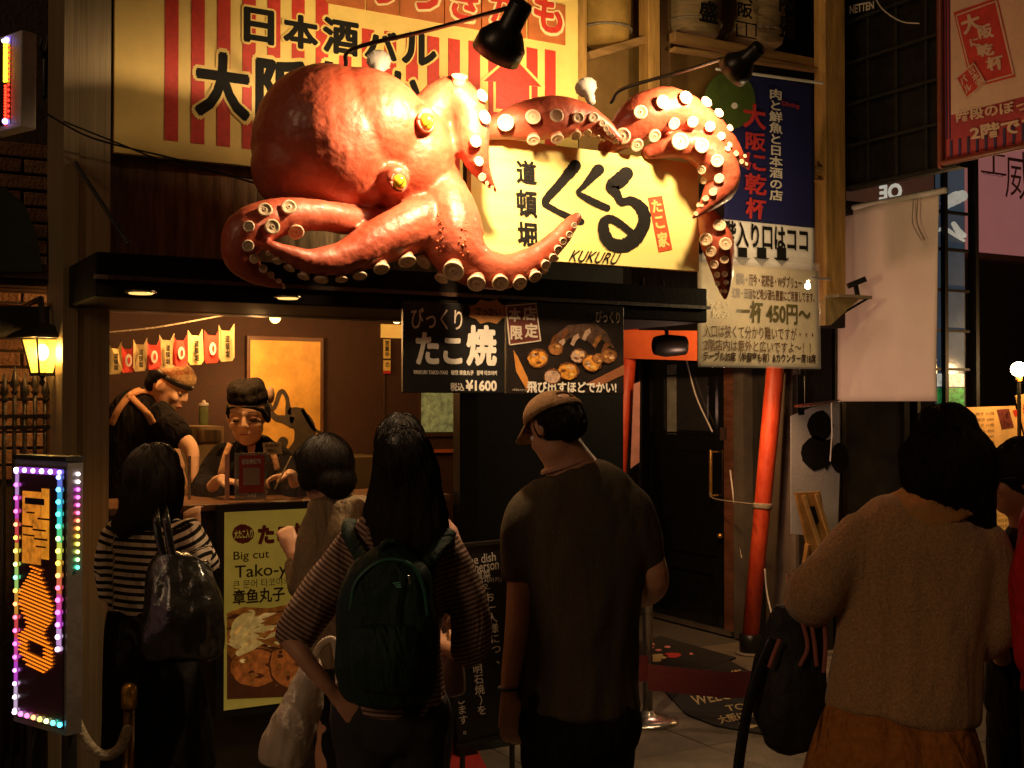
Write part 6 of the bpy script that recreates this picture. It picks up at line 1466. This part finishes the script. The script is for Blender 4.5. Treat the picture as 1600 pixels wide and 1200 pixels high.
strands([o for o in t.children if o.name.split('.')[0] == 'hair'][-1], t, 4200, 0.09, 4)
HOOD = mat('grey_hoodie', (.20, .145, .09), .9, var=.35, scale=120, bump=.5, bscale=260, spec=.1, fold=.9)
s = MB(); limb(s, [(530, 782, d, 46, .085), (532, 800, d, 52, .09), (533, 822, d, 62, .095), (535, 860, d, 74, .105), (540, 960, d, 70, .11), (543, 1030, d, 76, .12)], cap=.3)
limb(s, [(548, 790, d-.10, 26, .04), (545, 835, d-.12, 34, .05), (542, 865, d-.10, 22, .03)], cap=.7)
limb(s, [(495, 832, d, 26), (484, 878, d+.02, 27), (476, 915, d+.05, 26), (465, 892, d+.12, 22), (461, 879, d+.15, 18)], cap=.3); limb(s, [(588, 830, d, 26), (602, 895, d, 25), (598, 955, d-.02, 24)], cap=.3)
organic('hooded_top', s, HOOD, t, .0105, 3, disp=FOLDH)
s = MB(); limb(s, [(544, 1020, d, 72, .11), (546, 1070, d, 76, .12)]); legs(s, [(522, 1065), (575, 1065)], d, .10, AWAY, .085, ar=.07); organic('trousers', s, DEN, t, .014, 3, disp=FOLD)
for a in an: shoe(t, a, HF)
wb2 = thing('plastic_bag', 'white plastic carrier bag hanging beside the backpack woman', 'bag', D(462, 1190, 3.75))
s = MB(); dd = 3.75
limb(s, [(492, 1030, dd, 12, .02), (482, 1058, dd, 24, .05), (468, 1100, dd, 36, .075), (456, 1145, dd, 42, .085), (448, 1182, dd, 38, .07)], cap=.4)
organic('bag', s, mat('white_film', (.46, .38, .30), .3, var=.1, bump=.5, bscale=30), wb2, .009, 2, disp=[(.022, 11, 5, 4), (.008, 34, 14, 7)])
MB().tube([V(p) for p in spline([tuple(D(*p)) for p in ((488, 1042, dd), (500, 1010, dd-.02), (520, 1000, dd-.03), (528, 1030, dd-.03), (530, 1075, dd-.06))], 5)], [(.012, .004)]*21, 8, ref=VIEW).build('handle', MATS['white_film'], wb2, True)

# ---- 5 striped woman with the tote
t = person('woman with shoulder length black hair in a black and white striped top at the counter', 4.2, 235)
d = 4.2; b = MB(); hcn = D(243, 752, d); M, k = head(b, hcn, .23, (HF*.85+RIGHT*.45-UZ*.1))
limb(b, [(238, 780, d, 25, .05), (234, 815, d, 30, .055)]); limb(b, [(232, 815, d, 50, .07), (230, 850, d, 62, .09), (228, 940, d, 52, .09), (240, 1010, d, 62, .1)])
LA = [(182, 840, d, 20), (178, 900, d, 18), (185, 960, d+.05, 15), (215, 965, d+.16, 12)]
RA = [(288, 828, d, 20), (308, 865, d-.02, 19), (322, 888, d, 17), (315, 860, d+.09, 14), (304, 832, d+.16, 11)]
limb(b, LA); limb(b, RA); hand(b, D(304, 834, d+.15), UZ*.7+HF*.5-RIGHT*.25, HF, .16, .5, 1); hand(b, D(214, 965, d+.16), HF*.5+RIGHT, UZ, .16, .5, 1)
an = legs(b, [(215, 1010), (265, 1010)], d, .08, AWAY); organic('body', b, SKIN, t, .0095, 4); face(t, hcn, M, k)
hr_ = MB(); limb(hr_, [(245, 722, d, 34, .085), (243, 745, d-.01, 43, .10), (236, 775, d-.02, 47, .09), (222, 805, d-.04, 42, .07), (200, 826, d-.05, 28, .05)], cap=.9); limb(hr_, [(266, 745, d, 20, .07), (266, 790, d-.01, 16, .05), (258, 812, d-.03, 10, .03)], cap=.6)
hr_.ell(hcn+M@V((0, -.020, .030)), (.087, .108, .104), M, 20, 14); organic('hair', hr_, HAIR, t, .009, 3, disp=[(.007, 40, 8, 1), (.003, 90, 14, 5)])
strands([o for o in t.children if o.name.split('.')[0] == 'hair'][-1], t, 3600, 0.16, 5)
STR1 = striped('black_white_stripes', (.012, .010, .009), (.55, .45, .36), 38, .48)
s = MB(); reg = []
limb(s, [(234, 802, d, 34, .055), (233, 814, d, 56, .08), (231, 840, d, 72, .10), (229, 890, d, 66, .10), (226, 940, d, 57, .10), (226, 958, d, 56, .10)], cap=.15, reg=reg)
limb(s, [(180, 832, d, 22), (172, 880, d, 24), (178, 930, d+.01, 23)], cap=.3, reg=reg)
limb(s, [(286, 822, d, 24), (304, 855, d-.02, 27), (320, 884, d, 25), (316, 866, d+.07, 20)], cap=.3, reg=reg)
organic('striped_top', s, STR1, t, .009, 3, disp=[(.005, 14, 6, 3)], attr=seg_attr(reg))
s = MB(); limb(s, [(227, 945, d, 56, .10), (232, 985, d, 66, .12), (240, 1050, d, 76, .15), (245, 1130, d, 84, .18), (246, 1200, d, 90, .2)], cap=.1); organic('skirt', s, mat('black_skirt', (.009, .008, .008), .85, spec=.12, fold=.8), t, .013, 3, disp=[(.014, 12, 1.5, 3)])
for a in an: shoe(t, a, HF)
tb = thing('tote_bag', 'glossy black leather tote bag on the striped woman’s shoulder', 'bag', D(290, 1030, 4.05))
LEA = mat('black_leather', (.014, .013, .011), .22, var=.4, scale=12, bump=.8, bscale=26, coat=.25)
s = MB(); dd = 4.02
limb(s, [(280, 862, dd, 36, .03), (278, 900, dd, 50, .055), (285, 960, dd, 62, .075), (290, 1010, dd, 66, .08), (290, 1026, dd, 60, .07)], cap=.2)
limb(s, [(310, 880, dd+.02, 18, .03), (325, 950, dd+.03, 22, .04), (336, 1005, dd+.03, 18, .03)], cap=.5)
organic('bag', s, LEA, tb, .008, 3, disp=[(.022, 9, 5, 4), (.009, 26, 12, 7)])
MB().tube([V(p) for p in spline([tuple(D(*p)) for p in ((256, 872, dd-.02), (246, 830, dd-.03), (244, 800, dd-.0), (250, 786, d+.05))], 5)], [(.014, .004)]*16, 8, ref=VIEW).build('strap', LEA, tb, True)
MB().tube([V(p) for p in spline([tuple(D(*p)) for p in ((270, 872, dd-.02), (262, 830, dd-.03), (258, 800, dd-.0), (262, 790, d+.05))], 5)], [(.014, .004)]*16, 8, ref=VIEW).build('strap', LEA, tb, True)

# ---- 6 woman in the beige sweater, right
t = person('woman with a black bob in a beige V-back sweater and rust skirt', 3.25, 1430)
d = 3.25; b = MB(); hcn = D(1476, 728, d); M, k = head(b, hcn, .235, (HF*.95+RIGHT*.25-UZ*.25))
limb(b, [(1462, 755, d, 36, .055), (1446, 800, d, 44, .06)]); limb(b, [(1440, 810, d, 85, .08), (1430, 860, d, 115, .10), (1420, 980, d, 96, .10), (1405, 1090, d, 108, .12), (1400, 1160, d, 116, .13)])
LA = [(1335, 845, d, 29), (1295, 905, d-.02, 27), (1262, 945, d-.04, 23), (1255, 950, d+.10, 18), (1262, 945, d+.22, 14)]
RA = [(1538, 860, d, 28), (1552, 940, d, 25), (1545, 1010, d+.05, 21), (1500, 1010, d+.25, 15)]
limb(b, LA); limb(b, RA); hand(b, D(1262, 945, d+.22), HF+UZ*.2, UZ, .17, .6, 1); hand(b, D(1500, 1008, d+.25), HF-RIGHT*.4, UZ, .17, .5, 1)
an = legs(b, [(1355, 1160), (1450, 1160)], d, .085, AWAY); organic('body', b, SKIN, t, .010, 4); face(t, hcn, M, k)
hr_ = MB(); limb(hr_, [(1480, 672, d, 48, .09), (1480, 705, d-.01, 69, .12), (1484, 740, d-.02, 72, .115), (1500, 775, d-.01, 60, .09), (1522, 805, d, 38, .06), (1540, 832, d+.01, 15, .03)], cap=.9); limb(hr_, [(1432, 710, d, 22, .08), (1428, 740, d, 16, .06)], cap=.7)
hr_.ell(hcn+M@V((0, -.020, .030)), (.087, .108, .104), M, 20, 14); organic('hair', hr_, HAIR, t, .009, 3, disp=[(.009, 26, 10, 1), (.004, 80, 16, 5)])
strands([o for o in t.children if o.name.split('.')[0] == 'hair'][-1], t, 3800, 0.14, 6)
KNIT = mat('beige_knit', (.44, .26, .125), .95, var=.4, scale=130, bump=.55, bscale=240, spec=.1, sheen=.25, fold=.45, fs=7)
s = MB()
limb(s, [(1448, 788, d, 55, .075), (1444, 805, d, 95, .10), (1438, 845, d, 124, .125), (1432, 910, d, 124, .13), (1424, 1000, d, 112, .13), (1414, 1075, d, 114, .14), (1410, 1112, d, 116, .14)], cap=.15)
limb(s, [(1350, 828, d, 40), (1312, 880, d-.01, 44), (1278, 920, d-.03, 46), (1262, 938, d+.04, 40), (1262, 942, d+.13, 28)], cap=.5)
limb(s, [(1530, 840, d, 40), (1545, 910, d, 42), (1540, 985, d+.02, 40), (1520, 1010, d+.10, 32)], cap=.5)
organic('sweater', s, KNIT, t, .0115, 3, disp=[(.024, 6, 2.2, 2), (.006, 14, 5, 8)])
s = MB(); limb(s, [(1442, 766, d-.03, 56, .066), (1446, 780, d-.02, 74, .088), (1447, 792, d-.01, 90, .108)], cap=.1); organic('inner_collar', s, mat('rust_collar', (.42, .20, .06), .85, bump=.3), t, .008, 2, disp=[(.005, 12, 12, 3)])
s = MB(); RUST = mat('rust_skirt', (.40, .15, .035), .9, var=.3, scale=60, bump=.4, bscale=300, spec=.1, fold=.9)
limb(s, [(1408, 1096, d, 104, .11), (1403, 1140, d, 122, .15), (1400, 1210, d, 138, .18), (1398, 1300, d, 156, .22), (1395, 1400, d, 170, .25)], cap=.1); organic('skirt', s, RUST, t, .013, 3, disp=[(.024, 9, .8, 3), (.008, 26, 2, 3)])
for a in an: shoe(t, a, HF)
sb2 = thing('shoulder_bag', 'black slouchy bag with ribbons hanging from the sweater woman’s arm', 'bag', D(1225, 1160, 3.3))
s = MB(); dd = 3.32
limb(s, [(1240, 955, dd, 36, .04), (1225, 1010, dd, 38, .06), (1226, 1060, dd, 50, .09), (1232, 1110, dd, 55, .10), (1236, 1148, dd, 46, .08)], cap=.5)
organic('bag', s, mat('matt_black_bag', (.010, .009, .009), .7, bump=.5, bscale=60), sb2, .009, 3, disp=[(.020, 9, 6, 4), (.006, 30, 20, 5)])
for pts in (((1206, 1000), (1185, 1050), (1168, 1110), (1156, 1180), (1150, 1240)), ((1278, 960), (1282, 1040), (1286, 1110), (1298, 1180), (1310, 1260)), ((1262, 950), (1270, 1010), (1276, 1070), (1280, 1110))):
    MB().tube([V(p) for p in spline([tuple(D(x, y, dd-.06)) for x, y in pts], 4)], [(.015, .004)]*((len(pts)-1)*4+1), 8, ref=VIEW).build('strap', BLACK, sb2, True)
for pts, m_ in ((((1252, 965), (1262, 1010), (1250, 1040)), 'r'), (((1266, 965), (1272, 1000), (1276, 1040)), 'r'), (((1288, 975), (1290, 1010), (1287, 1050)), 'r'), (((1218, 1000), (1208, 1025), (1202, 1042)), 'r')):
    MB().tube([V(p) for p in spline([tuple(D(x, y, dd-.085)) for x, y in pts], 4)], [(.006, .003)]*9, 8, ref=VIEW).build('ribbon', mat('dull_pink', (.32, .10, .08), .7), sb2, True)

# ---- 7 woman in glasses, right edge
t = person('dark haired person with glasses in black at the right edge, face in profile', 3.75, 1600)
d = 3.75; b = MB(); hcn = D(1596, 748, d); M, k = head(b, hcn, .235, (-RIGHT*.93+HF*.30-UZ*.12))
limb(b, [(1602, 790, d, 28, .05), (1612, 830, d, 34, .055)]); limb(b, [(1620, 840, d, 60, .08), (1625, 900, d, 84, .10), (1625, 1040, d, 74, .10), (1625, 1120, d, 80, .11)])
LA = [(1562, 880, d, 22), (1560, 960, d, 20), (1568, 1030, d-.03, 17), (1560, 1010, d-.16, 13)]; RA = [(1690, 880, d, 22), (1700, 960, d, 20), (1690, 1040, d, 15), (1688, 1090, d, 12)]
limb(b, LA); limb(b, RA); hand(b, D(1560, 1008, d-.16), -HF+UZ*.3, UZ, .17, .5, 1); hand(b, D(1688, 1090, d), -UZ, HF, .17, .4, -1)
an = legs(b, [(1590, 1120), (1660, 1120)], d, .085, AWAY); organic('body', b, SKIN, t, .009, 4); face(t, hcn, M, k)
hr_ = MB(); hr_.ell(hcn+M@V((0, -.028, .032)), (.084, .100, .094), M, 20, 14); hr_.ell(hcn+M@V((0, -.075, -.03)), (.07, .05, .07), M); hr_.ell(hcn+M@V((0, -.020, .030)), (.087, .108, .104), M, 20, 14); organic('hair', hr_, HAIR, t, .008, 3, disp=[(.005, 40, 18, 1)])
strands([o for o in t.children if o.name.split('.')[0] == 'hair'][-1], t, 1600, 0.07, 7)
gs = MB()
for q in (-1, 1): gs.tube([hcn+M@V((q*.033+.024*math.cos(a), .094, .004+.019*math.sin(a)))*k for a in np.linspace(0, 6.283, 17)], .0016, 6, cap=0)
gs.tube([hcn+M@V((-.010, .096, .006))*k, hcn+M@V((.010, .096, .006))*k], .0016, 6)
for q in (-1, 1): gs.tube([hcn+M@V((q*.057, .094, .008))*k, hcn+M@V((q*.074, .05, .010))*k, hcn+M@V((q*.079, -.005, .012))*k], .0018, 6)
gs.build('glasses', BLACK, t, True)['kind'] = 'stuff'
JK = mat('black_jacket', (.012, .009, .008), .85, bump=.4, bscale=200, spec=.12, fold=.8)
s = MB(); limb(s, [(1612, 818, d, 42, .065), (1616, 835, d, 60, .085), (1622, 880, d, 88, .11), (1625, 1000, d, 84, .12), (1625, 1110, d, 88, .13)], cap=.2); limb(s, [(1566, 868, d, 30), (1558, 950, d, 29), (1563, 1025, d-.03, 26), (1560, 1015, d-.1, 20)], cap=.4); limb(s, [(1684, 870, d, 30), (1700, 960, d, 28), (1692, 1060, d, 24)], cap=.4)
organic('jacket', s, JK, t, .012, 3, disp=FOLDH)
s = MB(); limb(s, [(1625, 1090, d, 84, .12), (1625, 1140, d, 86, .13)]); legs(s, [(1590, 1130), (1662, 1130)], d, .10, AWAY, .085, ar=.07); organic('trousers', s, DEN, t, .014, 3, disp=FOLD)
for a in an: shoe(t, a, HF)
# ---- 8 person in red, right edge
t = person('person in a bright red jacket cut off by the right edge', 3.1, 1690)
d = 3.1; b = MB(); hcn = D(1700, 690, d); M, k = head(b, hcn, .235, HF)
limb(b, [(1700, 720, d, 36, .055), (1700, 770, d, 42, .06)]); limb(b, [(1700, 790, d, 80, .08), (1700, 860, d, 100, .10), (1700, 1080, d, 90, .1)])
LA = [(1626, 860, d, 20), (1614, 940, d, 18), (1618, 1010, d, 16), (1650, 1030, d+.15, 13)]; RA = [(1780, 850, d, 27), (1795, 960, d, 24), (1790, 1070, d, 16)]
limb(b, LA); limb(b, RA); hand(b, D(1642, 1040, d+.16), HF+RIGHT*.4, UZ, .17, .5, 1); hand(b, D(1790, 1075, d), -UZ, HF, .17, .4, -1)
an = legs(b, [(1660, 1080), (1745, 1080)], d, .085, AWAY); organic('body', b, SKIN, t, .012, 4)
hr_ = MB(); hr_.ell(hcn+M@V((0, -.02, .03)), (.084, .104, .098), M); hr_.ell(hcn+M@V((0, -.020, .030)), (.087, .108, .104), M, 20, 14); organic('hair', hr_, HAIR, t, .011, 3)
s = MB(); limb(s, [(1700, 765, d, 46, .07), (1700, 790, d, 85, .09), (1700, 850, d, 108, .12), (1700, 1090, d, 100, .13)], cap=.2); limb(s, [(1625, 845, d, 34), (1612, 910, d, 36), (1611, 980, d, 34), (1616, 1040, d, 26)], cap=.4); limb(s, [(1775, 845, d, 34), (1796, 950, d, 33), (1792, 1060, d, 28)], cap=.4)
organic('red_jacket', s, mat('red_jacket', (.55, .02, .015), .7, bump=.3, spec=.2, fold=.8), t, .013, 3, disp=FOLDH)
s = MB(); limb(s, [(1700, 1070, d, 96, .12), (1700, 1120, d, 98, .13)]); legs(s, [(1660, 1110), (1745, 1110)], d, .105, AWAY, .09, ar=.07); organic('trousers', s, DEN, t, .015, 3)
for a in an: shoe(t, a, HF)

# ---- 9 stall woman
t = person('stall woman in a dark headscarf and black work top looking down behind the counter', 5.4, 385)
d = 5.35; b = MB(); f_ = (-HF+RIGHT*.04-UZ*.26).normalized(); hcn = D(388, 648, d-.03); M, k = head(b, hcn, .272, f_, UZ-RIGHT*.02, .80)
limb(b, [(389, 672, d+.03, 17, .05), (391, 708, d+.03, 20, .055)]); limb(b, [(391, 712, d, 40, .07), (388, 745, d, 52, .09), (386, 850, d, 46, .09), (386, 960, d, 52, .1)])
LA = [(345, 722, d, 15), (328, 755, d-.02, 13), (325, 770, d-.08, 11), (338, 752, d-.22, 8.5), (348, 748, d-.27, 8)]
RA = [(435, 722, d, 15), (455, 752, d-.02, 13), (462, 762, d-.10, 11), (458, 745, d-.24, 8.5), (452, 740, d-.28, 8)]
limb(b, LA); limb(b, RA)
hand(b, D(345, 750, d-.27), RIGHT*.9-HF*.3-UZ*.1, -UZ, .16, .55, -1); hand(b, D(455, 742, d-.28), -RIGHT*.85-HF*.35-UZ*.12, -UZ-HF*.2, .16, .62, 1)
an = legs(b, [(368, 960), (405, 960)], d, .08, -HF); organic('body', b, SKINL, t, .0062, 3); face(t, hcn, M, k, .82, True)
s = MB(); s.ell(hcn+M@V((0, -.014, .080)), (.092, .106, .060), M, 24, 16); s.ell(hcn+M@V((.004, -.012, .112)), (.086, .098, .044), M, 24, 16); s.ell(hcn+M@V((.03, -.012, .122)), (.05, .085, .040), M, 20, 12); s.ell(hcn+M@V((-.03, -.012, .122)), (.05, .085, .042), M, 20, 12)
organic('headscarf', s, mat('dark_scarf', (.016, .012, .009), .85, bump=.3, bscale=200, spec=.12, fold=.6, fs=24), t, .007, 3, disp=[(.003, 30, 30, 2)])
s = MB(); s.ell(hcn+M@V((-.098, -.035, .080)), (.018, .026, .040), M, 14, 10); organic('scarf_knot', s, mat('print_scarf', (.55, .35, .20), .8, var=.8, scale=60), t, .006, 1)
s = MB(); s.ell(hcn+M@V((-.084, .004, .010)), (.016, .034, .050), M); s.ell(hcn+M@V((.084, .0, .016)), (.013, .030, .038), M); s.tube([hcn+M@V((.082, .045, .020)), hcn+M@V((.070, .074, .052)), hcn+M@V((.035, .096, .062))], [.010, .009, .005], 8); s.tube([hcn+M@V((-.084, .040, -.004)), hcn+M@V((-.076, .070, .036)), hcn+M@V((-.045, .094, .056)), hcn+M@V((.01, .104, .064))], [.013, .012, .010, .005], 8); s.ell(hcn+M@V((0, -.07, -.01)), (.072, .05, .07), M); organic('hair', s, HAIR, t, .006, 2)
s = MB(); WK = mat('black_work_top', (.009, .007, .006), .85, bump=.3, bscale=220, spec=.10, fold=.9, fs=16)
limb(s, [(391, 694, d+.05, 26, .055), (391, 706, d+.01, 46, .08), (389, 735, d, 60, .105), (386, 780, d, 60, .11), (386, 860, d, 54, .11), (386, 960, d, 58, .12)], cap=.15)
limb(s, [(362, 706, d+.01, 18), (346, 716, d, 22), (330, 745, d-.01, 24), (322, 768, d-.07, 24), (330, 764, d-.15, 19)], cap=.4); limb(s, [(418, 706, d+.01, 18), (434, 716, d, 22), (452, 742, d-.01, 24), (464, 762, d-.08, 24), (461, 758, d-.16, 19)], cap=.4)
wt = organic('work_top', s, WK, t, .008, 3, disp=[(.006, 18, 10, 4)])
vn = MB().prism([D(386, 698, d-.075), D(399, 695, d-.075), D(394, 722, d-.112), D(392, 727, d-.116)], -HF, .01).build('neckline', SKIN, t)
PATT = mat('apron_strap_pattern', (.62, .34, .16), .8, var=.7, scale=90)
for q in (((360, 694), (353, 712), (345, 742)), ((416, 694), (427, 710), (434, 734))): drape('apron_strap', q, wt, PATT, t, 4.5)
for a in an: shoe(t, a+UZ*.12, -HF)
stk = MB().tube([D(430, 763, d-.40), D(455, 714, d-.36)], .0035, 8).build('bamboo_pick', mat('bamboo', (.62, .44, .22), .5), None, True); setp(stk, 'pale bamboo pick held by the stall woman', 'pick')

# ---- 10 stall man
t = person('stall man in a pale cap bending forward with tan apron straps', 5.5, 235)
d = 5.5; b = MB(); f_ = (RIGHT*.86-HF*.12-UZ*.52).normalized(); hcn = D(264, 602, d-.02); M, k = head(b, hcn, .245, f_, UZ)
limb(b, [(250, 612, d, 16, .05), (230, 628, d, 22, .06)]); limb(b, [(232, 630, d, 34, .08), (218, 660, d, 46, .11), (205, 720, d, 45, .10), (200, 800, d, 44, .1), (200, 900, d, 46, .1)])
LA = [(250, 650, d-.10, 17), (275, 678, d-.14, 16), (298, 700, d-.15, 12), (302, 725, d-.18, 9), (303, 745, d-.2, 8)]
RA = [(230, 650, d+.12, 17), (260, 690, d+.16, 15), (280, 730, d+.14, 10)]
limb(b, LA); limb(b, RA); hand(b, D(303, 745, d-.2), -UZ+RIGHT*.2, -RIGHT, .17, .5, 1); hand(b, D(282, 735, d+.14), -UZ+RIGHT*.3, -RIGHT, .17, .5, 1)
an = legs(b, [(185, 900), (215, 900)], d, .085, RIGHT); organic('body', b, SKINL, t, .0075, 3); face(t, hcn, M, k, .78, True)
s = MB(); s.ell(hcn+M@V((0, -.02, .026)), (.080, .098, .086), M); s.ell(hcn+M@V((0, -.06, -.02)), (.065, .05, .055), M); organic('hair', s, HAIR, t, .008, 2)
s = MB(); s.ell(hcn+M@V((0, .0, .066)), (.085, .103, .062), M, 24, 14); organic('cap', s, mat('mesh_cap', (.55, .36, .17), .8, var=.5, scale=70, bump=.6, bscale=150), t, .007, 2)
s = MB(); s.tube([hcn+M@V((.084*math.cos(a), .0+.102*math.sin(a), .040)) for a in np.linspace(0, 6.283, 22)], [(.004, .012)]*22, 8, ref=M@UZ, cap=0); s.build('cap_band', BLACK, t, True)
s = MB()
limb(s, [(240, 622, d, 24, .07), (228, 635, d, 42, .10), (214, 665, d, 54, .125), (204, 720, d, 52, .12), (200, 800, d, 50, .12), (200, 900, d, 52, .12)], cap=.3)
limb(s, [(245, 642, d-.10, 22), (268, 668, d-.13, 24), (286, 686, d-.15, 20)], cap=.3); limb(s, [(230, 645, d+.12, 22), (255, 680, d+.15, 20)], cap=.3)
mtop = organic('work_top', s, WK, t, .010, 3, disp=[(.008, 14, 9, 4)])
TAN = mat('tan_strap', (.34, .17, .07), .8, var=.3, bump=.3)
for q in (((200, 616), (216, 632), (232, 648), (240, 662)), ((248, 618), (226, 610), (204, 618), (186, 640), (174, 664))): drape('apron_strap', q, mtop, TAN, t, 5)
for a in an: shoe(t, a+UZ*.12, RIGHT)
